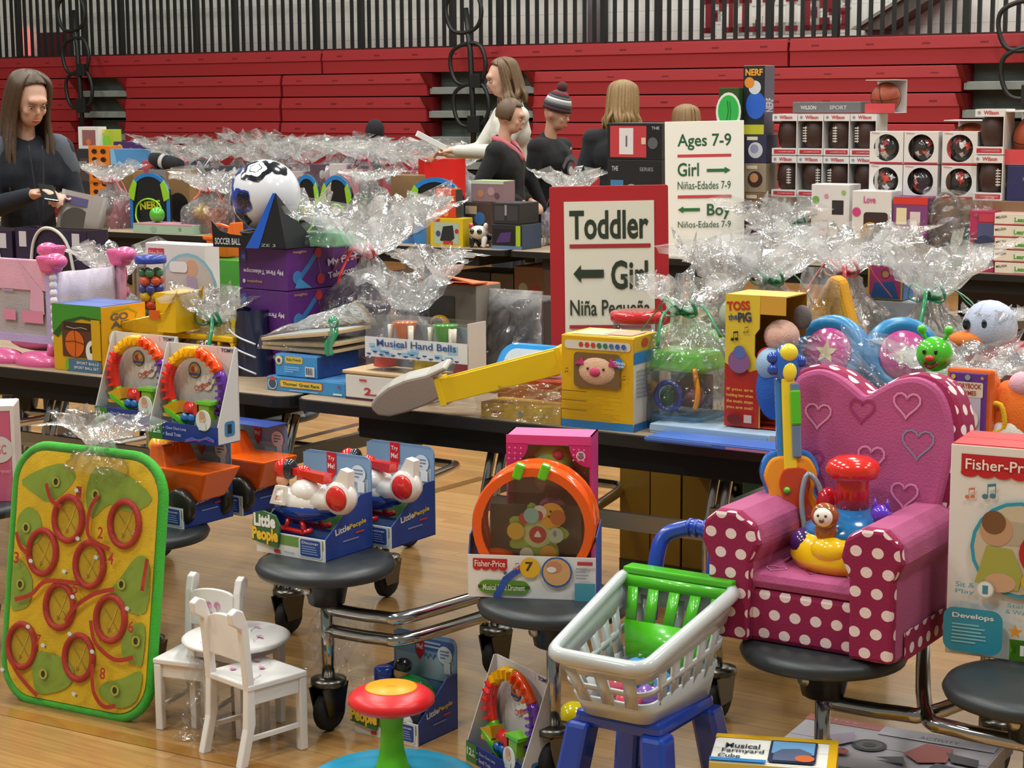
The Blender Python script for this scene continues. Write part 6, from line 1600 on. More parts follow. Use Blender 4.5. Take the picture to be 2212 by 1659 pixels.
# large cellophane bundles behind, right half
BIG = [
 (1568, 4.62, .17, .12, 628, 500, None, 31, .105, 'big cellophane bundle overlapping the red bordered sign', (('box', 0, .0, 0, .2, .12, .2, '#8f9a6c'), ('ball', .05, -.04, .18, .1, .1, .1, '#b8c2b4'), ('box', -.08, -.02, .1, .06, .06, .12, '#c9b23a'))),
 (1665, 4.66, .17, .13, 605, 490, '#1f8f5c', 32, .15, 'cellophane bundle with green bow behind the toss game box', (('box', -.02, 0, 0, .16, .12, .22, '#54524a'), ('ball', .06, -.03, .2, .11, .1, .1, '#b9494c'), ('box', .05, .02, .1, .1, .06, .14, '#3a3a36'))),
 (1822, 4.6, .15, .11, 585, 470, '#cf3540', 33, .14, 'cellophane bundle with curled red ribbon above the orange triangle', (('soft', .02, .0, .0, .14, .12, .2, '#c9a58a'), ('box', -.06, .02, .05, .1, .06, .18, '#cfa48c'))),
 (2005, 4.58, .14, .11, 640, 505, '#1f9a62', 34, .12, 'tall cellophane bundle with green ribbon beside the doll picture box', (('soft', 0, 0, 0, .16, .12, .2, '#a8876c'), ('soft', -.08, -.05, .1, .1, .06, .08, '#a8562c'), ('box', .05, .02, .05, .08, .05, .16, '#bfae9c'))),
]
for x, b, rx, ry, zn, zt, rb, sd, fl, lab, it in BIG:
    bundle(lab, Ab(x, b, TZ), rx, ry, zn, zt, rb, it, sd, fl)
# orange triangular package
P = Ab(1778, 4.36, TZ); h = Ht(P, 592); o = thing('orange_triangle_toy', 'orange triangular plush package in film behind the blue drum toy', 'plush toy', P, RZ)
m = MB(); m.prism([(-.13, .12), (-.06, h * .62), (.02, h), (.05, h - .01), (.12, .14), (.09, .04), (-.09, .04)], -.03, .03, mt('#e09a18', 'cloth')); m.build('orange_body', o, bev=.012)
m = MB(); m.ell((-.06, -.02, .06), (.06, .05, .05), mt('#d9b2bb', 'cloth')); m.ell((-.115, -.02, .06), (.025, .035, .035), mt('#ddd0c4', 'cloth')); m.build('pink_paw', o)
film_sheet(o, [(-.12, -.05, .02), (.12, -.05, .02), (.04, -.03, h + .02), (-.05, -.03, h + .02)], 14, .014, 6)
film_sheet(o, [(-.2, -.05, .12), (.04, -.07, .02), (.1, -.06, .12), (-.08, -.05, .2)], 12, .012, 7)
# blue drum toy with two pink heads, wrapped
P = Ab(1880, 4.2, TZ); o = thing('blue_bongo_toy', 'blue plastic bongo toy with two pink round faces in clear film', 'toy drum', P, RZ + 14); o.scale = (1.25,) * 3
BT = mt('#2b82b8', 'plastic', .3)
for s, tl in ((-1, -14), (1, 22)):
    m = MB(); m.M = Matrix.Translation((s * .062 - .01, 0, .155)) @ Matrix.Rotation(R(tl), 4, 'Z') @ Matrix.Rotation(R(-18), 4, 'X')
    m.lathe([(.04, -.1), (.066, -.05), (.076, 0), (.078, .03), (.07, .045), (.056, .046), (.05, .04), (.001, .04)], BT, 32, (0, 0, 0), 'y'); dr = m.build('drum_shell', o)
    mm = MB(); mm.M = m.M; mm.lathe([(.05, .041), (.048, .046), (.001, .047)], mt('#c84a94', 'gloss'), 28, (0, 0, 0), 'y'); hd = mm.build('drum_head', dr)
    mm = MB(); mm.M = m.M; mm.prism([(.024 * math.sin(math.pi * i / 5) * (1 if i % 2 == 0 else .45), .024 * math.cos(math.pi * i / 5) * (1 if i % 2 == 0 else .45)) for i in range(10)], -.0485, -.047, mt('#e6d9a8', 'gloss')); mm.build('star_print', hd)
m = MB(); m.frus((-.01, .02, 0), (.16, .11), (.13, .09), .12, BT); m.build('stand', o, bev=.02)
film_sheet(o, [(-.19, -.11, .19), (-.02, -.13, .0), (.14, -.12, .0), (-.05, -.1, .22)], 16, .012, 9)
film_sheet(o, [(-.05, -.1, .23), (.15, -.1, .2), (.17, -.12, .0), (.0, -.13, .0)], 14, .01, 10)
# tan plush dog behind
P = Ab(2010, 4.25, TZ); o = thing('tan_plush', 'tan brown plush toy between the blue bongo and the caterpillar', 'plush toy', P, RZ)
m = MB(); m.ell((0, 0, .09), (.08, .06, .1), mt('#b5793a', 'cloth')); m.build('body', o); m = MB(); m.ell((-.01, -.0, .2), (.06, .05, .05), mt('#a8602c', 'cloth')); m.build('head', o)
# caterpillar book
P = Ab(2012, 3.97, TZ); o = thing('caterpillar_toy', 'green smiling caterpillar head toy standing beside the storybook', 'toy', P, RZ + 10); CG = mt('#4fc02c', 'gloss')
hc = Ht(P, 722); m = MB(); m.lathe([(.034, hc - .115), (.036, hc - .1), (.03, hc - .09)], CG, 20); m.ell((0, 0, hc - .045), (.042, .038, .04), CG, 20, 14); hd = m.build('head', o)
for s in (-1, 1):
    m = MB(); m.tube([(s * .022, 0, hc - .01), (s * .03, 0, hc + .006)], .005, CG, 8); m.ell((s * .03, 0, hc + .01), .011, CG, 10, 8); m.build('antenna', hd)
    m = MB(); m.ell((s * .013 - .004, -.036, hc - .036), (.0045, .004, .006), mt('#15200f', 'gloss'), 8, 6); m.build('eye', hd)
m = MB(); m.ell((-.004, -.04, hc - .05), (.011, .008, .008), mt('#c9412c', 'gloss')); m.build('nose', hd)
m = MB(); m.tube([(-.018, -.036, hc - .06), (-.003, -.038, hc - .072), (.014, -.035, hc - .06)], .004, mt('#7a1f1a', 'gloss'), 8, k=4); m.build('mouth', hd)
m = MB(); m.lathe([(.036, 0), (.036, .03), (.03, .035)], mt('#e0661c', 'gloss'), 20); m.lathe([(.034, .035), (.036, .06), (.03, hc - .113)], mt('#7ab82c', 'gloss'), 20); m.lathe([(.037, hc - .13), (.038, hc - .115)], mt('#e0661c', 'gloss'), 20); m.build('body', o)
# storybook
P = Ab(2038, 3.93, TZ); w = Wd(P, 2140); h = Ht(P, 793); o = thing('storybook_toy', 'orange and purple storybook toy standing behind the white toy box', 'toy book', P, RZ)
m = MB(); m.box(0, .0, 0, w, .03, h, mt('#d9601c', 'gloss')); m.build('orange_cover', o, bev=.008); m = MB(); m.box(.008, -.002, .008, w - .014, .004, h - .008, mt('#6a3a8c')); pg_ = m.build('page', o, bev=.003)
F = Face(pg_, (.008, -.002, .008), (1, 0, 0), (0, 0, 1), w - .022, h - .016); F.rect(.1, .0, .85, .8, '#c9c0cc', .1); F.rect(.08, .74, .9, .9, '#e6d9c0', .04); F.text('STORYBOOK', .12, .83, .86, .885, '#a83a2c', .02); F.text('RHYMES', .25, .76, .73, .81, '#a83a2c', .02); F.disc(.12, .95, .025, '#e0c03a'); F.star(.88, .95, .025, '#d9b04a'); F.disc(.5, .95, .03, '#8fae9c')
F.disc(.35, .5, .12, '#e3cfae', .9); F.disc(.55, .5, .12, '#ece4d6', .9); F.poly([(.15, .0), (.15, .24), (.46, .16), (.46, .0)], '#c98a4a'); F.poly([(.46, .0), (.46, .16), (.8, .26), (.8, .0)], '#5fa89c'); F.done()
# orange plush and wrapped bird at the right edge
P = Ab(2185, 4.0, TZ); o = thing('orange_plush', 'orange and white plush toy with yellow trim at the right picture edge', 'plush toy', P, RZ)
m = MB(); m.ell((0, 0, .1), (.075, .06, .1), mt('#e06a18', 'cloth')); m.build('body', o); m = MB(); m.ell((.0, -.03, .07), (.05, .04, .06), mt('#ded8d0', 'cloth')); m.build('belly', o); m = MB(); m.tube([(-.03, -.06, .09), (-.045, -.06, .14), (-.01, -.06, .15), (.0, -.06, .1)], .006, mt('#e2b01c', 'cloth'), 8, True, k=4); m.build('yellow_trim', o)
for k, x in enumerate((-.06, .02)):
    m = MB(); m.ell((x, -.01, .19), (.03, .03, .03), mt('#e07a2c' if k == 0 else '#d9a8b4', 'cloth')); m.build('ear', o)
P = Ab(2150, 4.5, TZ); o = bundle('cellophane wrapped plush bird with orange beak and red scarf', P, .125, .11, .27, .3, None, (), 41, .06, shoulder=.3, n=40); 
m = MB(); m.ell((0, 0, .12), (.1, .085, .12), mt('#a8323c', 'cloth')); m.ell((-.02, -.01, .25), (.07, .065, .07), mt('#c4cbe0', 'cloth')); bd = m.build('bird_body', o)
m = MB(); m.ell((-.06, -.055, .22), (.05, .03, .024), mt('#e8823a', 'cloth')); m.build('beak', bd)
for x in (-.06, -.015):
    m = MB(); m.ell((x, -.068, .262), (.01, .006, .015), mt('#16181c', 'gloss'), 10, 8); m.build('eye', bd)
P = Ab(2090, 4.15, TZ)
bundle('low crumpled cellophane bundle of small red gifts behind the storybook', P, .12, .08, .16, .26, '#3f9a72', (('ball', -.04, 0, 0, .07, .07, .08, '#a8363f'), ('ball', .05, 0, 0, .08, .08, .1, '#b04a54'), ('soft', 0, .0, .06, .08, .06, .06, '#c9939c')), 42, .13)
# doll picture box and white box behind
o, f, w, h, P = box_at('white_shipping_box', 'plain white box behind the blue bongo toy', 1868, 4.68, 2000, 648, .12, '#c4c8ce')
F = f['front'](); F.rect(.1, .2, .5, .5, '#b4b9c2'); F.done()
P = P + np.array([0, 0, h + .003]); w = .11; h = Ht(P, 566)
o, f = carton('doll_picture_box', 'yellow edged doll box with magenta and blue picture', P, .1, .08, h, '#dcb83a', RZ, dict(right='#2f5fa8'))
F = f['front'](); F.rect(.06, .04, .94, .94, '#b8407c'); F.poly([(.1, .04), (.2, .45), (.75, .5), (.9, .04)], '#2f5f9c'); F.disc(.5, .7, .13, '#8a4a38'); F.disc(.52, .68, .09, '#c48a6c'); F.done()
F = f['right'](); F.rect(.05, .05, .95, .35, '#2b5fae'); F.rect(.1, .4, .8, .6, '#b07a5c'); F.done()

# ================================================================ far tables
# white direction sign
P = Ab(1438, 8.5, TZ); w = Wd(P, 1608, -8); h = Ht(P, 263)
o = thing('ages_sign', 'white direction sign with green lettering on the far table', 'sign', P, -8); o.rotation_euler = (R(-3), R(-1), R(-8))
m = MB(); m.box(0, 0, 0, w, .01, h, mt('#e3e3dc', 'paper')); m.build('board', o, bev=.002)
m = MB(); m.box(w * .3, .01, 0, w * .7, .12, .006, mt('#c9c9c2')); m.build('foot', o)
F = Face(o, (0, 0, 0), (1, 0, 0), (0, 0, 1), w, h); H_ = 267.; yy = lambda y: 1 - (y - 263) / ((proj(P)[1]) - 263)
G_ = '#2b5a3c'
F.text('Ages 7-9', .16, yy(325), .84, yy(290), G_, .015); F.rect(.16, yy(340), .84, yy(334), '#c04048'); F.text('Girl', .16, yy(381), .43, yy(352), G_, .015); arrow(F, .53, .83, yy(369), .022, False, '#2b6a3c'); F.text('Niñas-Edades 7-9', .16, yy(409), .83, yy(392), G_, .0)
F.rect(.16, yy(428), .84, yy(422), '#c04048'); arrow(F, .16, .44, yy(453), .022, True, '#2b6a3c'); F.text('Boy', .53, yy(474), .83, yy(441), G_, .015); F.text('Niños-Edades 7-9', .16, yy(492), .83, yy(478), G_, .0); F.done()


def far_box(name, label, x0, x1, yb, yt, col, b, d=.15, prints=(), rz=RZ, z=None, cat='box', group=None, cols=None):
    """carton between columns x0..x1 and rows yt..yb in row depth b, standing at height z (the table unless given)"""
    P = Ab(x0, b, TZ if z is None else z); w = Wd(P, x1, rz); h = Ht(P, yt)
    o, f = carton(name, label, P, w, d, h, col, rz, cols, cat, group)
    F = f['front']()
    for q in prints:
        getattr(F, q[0])(*q[1:])
    F.done(); return o, h, P, w


# football boxes
o0 = None
Pq = Ab(1664, 8.9, TZ); wb = .146; hb = .215
zbase = Pb(1664, 424, 8.9)[2]
carton('shipping_carton', 'brown carton carrying the stacked football boxes', Pq, .62, .3, zbase - TZ - .002, '#8a6a48', RZ)
def football_box(P, label, lace, grp='boxed footballs'):
    o = thing('football_box', label, 'football box', P, RZ, grp); WB = mt('#d9d6d4')
    m = MB(); m.box(0, 0, hb - .038, wb - .004, .15, hb - .002, WB); tb = m.build('top_band', o)
    m = MB(); m.box(0, 0, 0, wb - .004, .15, .036, WB); bb = m.build('bottom_band', o)
    m = MB(); m.box(0, .147, .036, wb - .004, .15, hb - .038, mt('#2a211f')); m.build('card_back', o)
    m = MB(); m.box(wb - .008, 0, .036, wb - .004, .15, hb - .038, WB); m.build('side_panel', o)
    F = Face(tb, (0, 0, hb - .038), (1, 0, 0), (0, 0, 1), wb, .038); F.text('Wilson', .28, .25, .78, .75, '#b83a48', .03); F.disc(.13, .5, .2, '#8a8f9c'); F.done()
    F = Face(bb, (0, 0, 0), (1, 0, 0), (0, 0, 1), wb, .036); F.rect(.08, .2, .92, .8, '#b3303c'); F.text('COMPOSITE', .25, .4, .85, .6, '#e0b0b2', .01); F.done()
    m = MB(); m.lathe([(.001, -.104), (.034, -.09), (.058, -.055), (.067, 0), (.058, .055), (.034, .09), (.001, .104)], mt('#3a2119', 'plastic', .5), 20, (.071, .075, hb / 2)); fb = m.build('football', o)
    m = MB(); a = R(lace); mm = mt('#d5d0c6')
    for k in range(6): m.cbox((.071 + .067 * math.sin(a), .075 - .067 * math.cos(a), hb / 2 - .034 + k * .0135), (.022, .012, .006), mm)
    m.cbox((.071 + .062 * math.sin(a), .075 - .062 * math.cos(a), hb / 2), (.004, .012, .085), mm); m.build('laces', fb)
nm = ['first', 'second', 'third', 'fourth']
for r_ in range(2):
    for c in range(4):
        football_box(Pq + U * (c * wb) + np.array([0, 0, zbase - TZ + r_ * (hb + .002)]), 'boxed brown football, %s from the sign in the %s row of footballs' % (nm[c], ['lower', 'upper'][r_]), [[20, 35, -40, 170], [160, -35, -10, -40]][r_][c])
# patterned ball boxes, three by two
Pq = Ab(1872, 8.62, TZ); zb = Pb(1872, 424, 8.62)[2]; bw, bh = .178, .158
carton('shipping_carton', 'brown carton carrying the white boxes of patterned balls', Pq, .72, .26, zb - TZ - .002, '#84664a', RZ)
for r_ in range(2):
    for c in range(3):
        P = Pq + U * (c * (bw + (.008 if c == 2 else 0))) + np.array([0, 0, zb - TZ + r_ * (bh + .003)])
        o = thing('ball_box', 'white window box with a black and red ball, %s column, %s row' % (['first', 'middle', 'last'][c], ['lower', 'upper'][r_]), 'ball box', P, RZ, 'boxed patterned balls')
        m = MB(); ci = [(bw / 2 + .066 * a, bh / 2 + .066 * b_) for a, b_ in _circ(24, 1, R(45))]; sq = []
        for k in range(24):
            a = R(45 + 15 * k); ca, sa = math.cos(a), math.sin(a); q = max(abs(ca), abs(sa)); sq.append((bw / 2 + ca / q * (bw / 2 - .002), bh / 2 + sa / q * bh / 2))
        m.ringp(sq, ci, 0, .003, mt('#d6d4d2')); fr = m.build('front_card', o)
        m = MB(); m.box(0, .003, 0, bw - .002, .13, .003, mt('#d6d4d2')); m.box(0, .003, bh - .003, bw - .002, .13, bh, mt('#d6d4d2')); m.box(bw - .005, .003, 0, bw - .002, .13, bh, mt('#c9c7c6')); m.box(0, .127, 0, bw - .002, .13, bh, mt('#2a2627')); m.build('box_shell', o)
        F = Face(fr, (0, 0, 0), (1, 0, 0), (0, 0, 1), bw, bh); F.rect(.02, 0, .98, .06, '#b3303c'); F.text('Wilson', .06, .92, .3, .97, '#b84a56', .01); F.done()
        m = MB(); br = .066; m.ell((bw / 2, .068, bh / 2), br, mt('#3a3536', 'gloss'), 20, 14); bl = m.build('ball', o); rd = random.Random(r_ * 3 + c)
        for k in range(5):
            d = Vector((rd.uniform(-.7, .7), -1, rd.uniform(-.7, .7))).normalized(); t = d.orthogonal().normalized(); b2 = d.cross(t); m = MB(); n = 9; r2 = rd.uniform(.25, .45)
            pts = [((d + (t * math.cos(i * 6.283 / n) + b2 * math.sin(i * 6.283 / n)) * r2 * (1 if i % 2 else rd.uniform(.3, .7))).normalized() * (br + .0012 + .0004 * k)) + Vector((bw / 2, .068, bh / 2)) for i in range(n)]
            cen = d * (br + .0022) + Vector((bw / 2, .068, bh / 2)); m.add([cen] + pts, [(0, 1 + i, 1 + (i + 1) % n) for i in range(n)], mt(['#c9c9c9', '#b8432f', '#1a191a', '#bdbdbf', '#9a3a3a'][k], 'gloss')); m.build('printed_patch', bl)
# right hand footballs and basketballs
Pq = Ab(2096, 8.58, TZ); zb = Pb(2096, 432, 8.58)[2]
carton('shipping_carton', 'brown carton under the footballs near the picture edge', Pq, .34, .2, zb - TZ - .002, '#84664a', RZ)
for r_ in range(2): football_box(Pq + np.array([0, 0, zb - TZ + r_ * (hb + .002)]), ['lower', 'upper'][r_] + ' boxed football of the pair near the right picture edge', [40, 150][r_], 'boxed footballs at the edge')
def basketball(label, P, r, box=True, rz=RZ):
    o = thing('basketball_box', label, 'basketball', P, rz, 'boxed basketballs'); m = MB(); s = r * 2 + .01
    if box:
        m.box(0, 0, 0, s, .003, s * .3, mt('#c9474c')); m.box(0, s, 0, s, s + .003, s * 1.05, mt('#d9d2d0')); m.box(0, 0, 0, s, s, .003, mt('#d9d2d0')); m.box(0, 0, s * 1.03, s, s, s * 1.05, mt('#ddd6d4')); m.build('open_carton', o)
    m = MB(); m.ell((s / 2, s / 2, r + .004), r, mt('#9a4428', 'plastic', .5), 24, 16); b = m.build('ball', o)
    for M_ in (Matrix.Rotation(R(90), 4, 'X') @ Matrix.Rotation(R(20), 4, 'Y'), Matrix.Rotation(R(75), 4, 'Y'), Matrix.Rotation(R(12), 4, 'X')):
        m = MB(); m.M = Matrix.Translation((s / 2, s / 2, r + .004)) @ M_; m.tube([(r * a, r * c, 0) for a, c in _circ(28)], .0022, mt('#2a1610'), 5, True); m.build('seam', b)
zt2 = zb + 2 * (hb + .002)
carton('shipping_carton', 'carton under the basketball at the right picture edge', Ab(2168, 8.6, TZ), .3, .24, zb + hb - TZ - .05, '#2f2f5a', RZ)
basketball('orange basketball in an open box at the right picture edge', Ab(2168, 8.6, zb + hb - .046), .115)
zt1 = zb + 0
basketball('basketball box on top behind the white ball boxes', Ab(2036, 8.95, Pb(1872, 424, 8.62)[2] + .15), .1)
carton('shipping_carton', 'tall carton behind the white ball boxes', Ab(2034, 8.92, TZ), .25, .24, Pb(1872, 424, 8.62)[2] + .146 - TZ, '#7d6148', RZ)
ztop = zbase + 2 * (hb + .002)
basketball('basketball lying in a box on top of the football boxes', Ab(1868, 8.93, ztop + .0), .075)
o, f = carton('pump_box', 'long grey box lying on top of the football boxes', Ab(1712, 8.95, ztop + .002), .38, .12, .055, '#6a686a', RZ); F = f['front'](); F.text('WILSON', .12, .3, .35, .65, '#c9c9c9', .02); F.text('SPORT', .55, .3, .8, .65, '#b5b5b8', .02); F.done()
# tall foam football boxes left of them
zz = TZ
for k, (y0, y1, c) in enumerate(((560, 480, '#5a2f5c'), (480, 415, '#8a6a48'), (415, 352, '#9c8a74'), (352, 290, '#30304a'))):
    P = Ab(1606, 8.9, TZ); z1 = Pb(1606, y1, 8.9)[2]
    o, f = carton('toy_carton', 'small toy carton, number %s up in the pile beside the white sign' % ['one', 'two', 'three', 'four'][k], np.array([P[0], P[1], zz]), .125, .14, z1 - zz - .002, c, RZ, group='pile of toy cartons'); F = f['front'](); F.disc(.5, .45, .28, '#3a2620' if k != 3 else '#c9cbd0'); F.disc(.45, .5, .16, '#c98a5c' if k in (1, 2) else '#8a8fae'); F.rect(.1, .8, .6, .92, '#d9cdb4'); F.done(); zz = z1
P = Ab(1604, 8.9, zz); h = Ht(P, 142)
o, f = carton('foam_ball_box', 'tall dark box with orange and blue foam ball above the white sign', P, .125, .12, h, '#1d2228', RZ, dict(right='#4a4458', top='#b88a2c')); F = f['front'](); F.text('NERF', .1, .85, .9, .95, '#e09a2c', .04); F.disc(.6, .42, .2, '#2b5fc4', .8); F.disc(.55, .68, .1, '#c9d0d4'); F.disc(.3, .75, .08, '#d8882c'); F.rect(0, 0, 1, .14, '#b8b82c'); F.done(); F = f['right'](); F.text('NERF', .2, .3, .8, .55, '#b9b4c4', .03, 90); F.done()
P = Ab(1552, 8.85, zz); h = Ht(P, 190)
o, f = carton('green_ball_box', 'box with a bright green ball on a white oval', P, .115, .1, h, '#2f4a20', RZ); F = f['front'](); F.disc(.5, .48, .42, '#d9e0d4', .72); F.disc(.5, .5, .34, '#2fae4c', .74); F.line([(.42, .3), (.5, .5), (.44, .72)], .03, '#1c7a34'); F.line([(.58, .3), (.62, .5), (.56, .7)], .02, '#1c7a34'); F.done()
o, f = carton('shelf_carton', 'brown carton under the green ball box', Ab(1550, 8.84, TZ), .12, .14, zz - TZ - .003, '#6a5240', RZ)
# black boxed sets behind the signs
o, h, P, w = far_box('black_game_box', 'lower black box with small pictures behind the red bordered sign', 1312, 1428, 0, 345, '#1d1e22', 8.7, .2, (('text', 'THE', .08, .88, .2, .93, '#b9bcc2', .01), ('text', 'SERIES', .6, .88, .85, .92, '#8a8f98', .01), ('rect', .06, .55, .3, .78, '#3f78a8'), ('disc', .45, .66, .08, '#9aa0a4'), ('disc', .6, .6, .07, '#b9927a'), ('disc', .42, .56, .06, '#c9ccd0')))
o, f = carton('black_game_box', 'upper black box with a red chest picture and white label', P + np.array([0, 0, h + .003]), w, .2, Ht(P + np.array([0, 0, h + .003]), 266), '#17181c', RZ, dict(top='#4a4a50'))
F = f['front'](); F.rect(.05, .06, .72, .92, '#b53a42'); F.rect(.22, .14, .48, .86, '#d4d2d6'); F.rect(.34, .35, .37, .65, '#55606c'); F.rect(.63, .42, .71, .6, '#d4b8a0'); F.disc(.84, .45, .16, '#55585e'); F.text('THE', .82, .82, .96, .9, '#b9bcc2', .01); F.done()
far_box('black_game_box', 'narrow black box standing beside the red chest picture box', 1382, 1436, 0, 270, '#202126', 8.95, .1, (('rect', .2, .55, .8, .78, '#4a86b4'), ('rect', .1, .3, .9, .38, '#b9bcc2'), ('rect', .2, .02, .9, .26, '#a8343c')))


# basketball hoop sets
def hoop_set(x0, x1, yt, label, b=8.75):
    P = Ab(x0, b, TZ); w = Wd(P, x1); h = Ht(P, yt)
    o = thing('hoop_set', label, 'toy hoop', P, RZ, 'blue and green hoop sets')
    arch = [(0, 0), (w, 0), (w, h * .62)] + [(w / 2 + w / 2 * math.cos(R(a)), h * .62 + h * .38 * math.sin(R(a))) for a in range(15, 166, 15)] + [(0, h * .62)]
    m = MB(); m.prism(arch, 0, .02, mt('#17191c', 'plastic')); bb = m.build('backboard', o, bev=.003)
    inn = [(w / 2 + (x - w / 2) * .74, .02 + z * .8) for x, z in arch]; n = len(arch)
    m = MB(); m.ringp(arch, [(w / 2 + (x - w / 2) * .86, .012 + z * .9) for x, z in arch], -.006, .0, mt('#2277c4', 'gloss')); m.build('blue_trim', bb)
    m = MB(); m.prism([(0, h * .55), (w * .12, h * .5), (w * .2, h * .8), (w * .12, h * .87), (0, h * .68)], -.012, -.006, mt('#8fc42a', 'gloss')); m.build('green_trim', bb); m = MB(); m.prism([(w, h * .55), (w * .88, h * .5), (w * .8, h * .8), (w * .88, h * .87), (w, h * .68)], -.012, -.006, mt('#8fc42a', 'gloss')); m.build('green_trim', bb)
    m = MB(); m.tube([(w / 2 + w * .33 * a, -.012 - .03 * max(0, -c), h * .3 + h * .24 * c) for a, c in _circ(26)], .006, mt('#7fc81f', 'gloss'), 8, True); m.build('hoop_rim', o)
    F = Face(bb, (0, -.0005, 0), (1, 0, 0), (0, 0, 1), w, h); F.text('NERF', .24, .36, .76, .5, '#b5b81f', .04, 6); F.done()
    m = MB(); m.box(0, .02, 0, w, .08, .01, mt('#17191c')); m.build('foot', o)
hoop_set(284, 369, 372, 'blue and green basketball hoop set behind the girl\'s magazine')
hoop_set(640, 692, 376, 'basketball hoop set partly hidden by the soccer ball')
hoop_set(696, 762, 378, 'basketball hoop set between the soccer ball and the tall red tied bundle')
hoop_set(884, 1002, 382, 'basketball hoop set standing behind the red tower game box')
for k, (x0, x1, yt) in enumerate(((238, 292, 368), (362, 412, 366), (846, 900, 378))):
    far_box('brown_display', ['brown cardboard display left of the first hoop set', 'brown cardboard display right of the first hoop set', 'brown rounded cardboard display between bundle and hoop set'][k], x0, x1, 0, yt, '#8a6c46', 8.95, .1, (('disc', .5, .35, .25, '#1d1a17'),), group='brown displays')
# small toys along the far table edge
o, h, P, w = far_box('brick_set_box', 'yellow building set box with dark picture at the far table edge', 930, 1000, 0, 470, '#cdb01c', 8.52, .1, (('rect', .12, .1, .88, .84, '#9fb4a8'), ('poly', [(.3, .2), (.4, .7), (.7, .75), (.75, .3), (.6, .15)], '#23262c'), ('rect', .4, .08, .7, .2, '#b8302c'), ('rect', .05, .87, .3, .96, '#b8302c'), ('disc', .25, .45, .1, '#3a4a78'), ('disc', .82, .55, .08, '#a82c3c')), cols=dict(right='#b8a01c'))
o2, h2, P2, w2 = far_box('tower_game_box', 'red tower game box on top of the yellow building set', 942, 985, 0, 408, '#c9401f', 8.53, .07, (('text', 'Jenga', .08, .5, .92, .75, '#ece4d6', .06, 4), ('disc', .5, .15, .12, '#d98a4a')), z=P[2] + h + .003, cols=dict(right='#3a3028'))
far_box('cartoon_puzzle_box', 'blue puzzle box with round yellow figures beside the building set', 866, 922, 0, 448, '#3a78b0', 8.6, .12, (('disc', .3, .3, .16, '#2a3a4a'), ('disc', .65, .5, .2, '#3f6fae'), ('rect', .2, .75, .7, .85, '#c9c4a0'), ('disc', .4, .1, .1, '#3f5f96')), cols=dict(right='#c4a03a'))
o, h, P, w = far_box('black_toy_case', 'lower black and purple toy case at the far table edge', 1062, 1128, 0, 484, '#232329', 8.52, .2, (('rect', .06, .2, .75, .8, '#14141a'), ('poly', [(.15, .25), (.3, .65), (.65, .7), (.6, .3)], '#4a2f6c'), ('rect', .8, .1, .95, .95, '#9cb82c'), ('rect', 0, 0, 1, .14, '#5f7a98')), cols=dict(right='#31415a'))
far_box('black_toy_case', 'upper smoky black toy case stacked by the red bordered sign', 1064, 1122, 0, 438, '#2a2b2f', 8.53, .2, (('rect', .08, .15, .45, .85, '#3d3f44'), ('rect', .55, .15, .95, .85, '#36383d'), ('rect', .46, .4, .54, .9, '#8a8f96')), z=P[2] + h + .003, cols=dict(right='#1d1e20'))
P = Ab(1034, 8.55, TZ); o = thing('robot_dog', 'black and silver robot dog toy beside the building set', 'toy robot', P, RZ + 10)
m = MB(); m.ell((0, 0, .085), (.055, .045, .04), mt('#c9c6c0', 'gloss')); m.build('head', o); m = MB(); m.ell((.0, .05, .05), (.06, .05, .04), mt('#2a2628', 'gloss')); m.build('body', o)
for x, y in ((-.035, -.01), (.04, -.01), (-.035, .09), (.04, .09)):
    m = MB(); m.caps((x, y, .05), (x, y - .01, .014), .018, .014, mt('#d8d5cf' if x > 0 else '#1d1b1d', 'gloss')); m.build('leg', o)
for s in (-1, 1):
    m = MB(); m.ell((s * .022, -.038, .092), (.016, .01, .016), mt('#1a1a1d', 'gloss')); m.build('eye', o); m = MB(); m.ell((s * .045, .0, .12), (.014, .016, .02), mt('#a8363f' if s < 0 else '#c9c6c0', 'gloss')); m.build('ear', o)
o, h, P, w = far_box('mixed_toy_box', 'dark busy toy box behind the robot dog', 1000, 1062, 0, 436, '#4a3a34', 8.85, .14, (('disc', .3, .3, .14, '#a8763a'), ('disc', .6, .6, .16, '#3f6fa8'), ('rect', .1, .7, .5, .9, '#b9a48c'), ('disc', .8, .25, .12, '#8a3a2c')))
far_box('clear_animal_case', 'clear case of small animals with a pale green lid', 1018, 1088, 0, 390, '#8a6f74', 8.86, .12, (('rect', 0, .84, 1, 1, '#b9c8b4'), ('disc', .3, .4, .18, '#b07a5c'), ('disc', .62, .5, .2, '#a8888c'), ('disc', .8, .3, .14, '#5f4a58')), z=P[2] + h + .003, cols=dict(top='#a9c48a'))
far_box('clear_tank_box', 'pale green translucent play tank with pink rim on the far table', 288, 415, 0, 482, '#9cb8a4', 8.5, .2, (('rect', 0, .88, 1, 1, '#c98a9c'), ('disc', .35, .4, .3, '#86a894', 1.6), ('disc', .8, .5, .2, '#6f8f86')), cols=dict(top='#b88a94'))
m = MB(); m.ell((0, 0, .04), .05, mt('#4fae2c', 'gloss')); tag(m.build('green_toy_ball', None, Ab(340, 8.6, Pb(340, 480, 8.5)[2])), 'small bright green ball on the translucent play tank', 'ball')
o, h, P, w = far_box('blue_number_box', 'narrow dark blue box left of the soccer ball', 508, 536, 0, 402, '#26407c', 8.7, .1, (('text', '6', .2, .75, .7, .92, '#c4cfe0', .02), ('rect', .1, .1, .9, .5, '#3a2a30')))
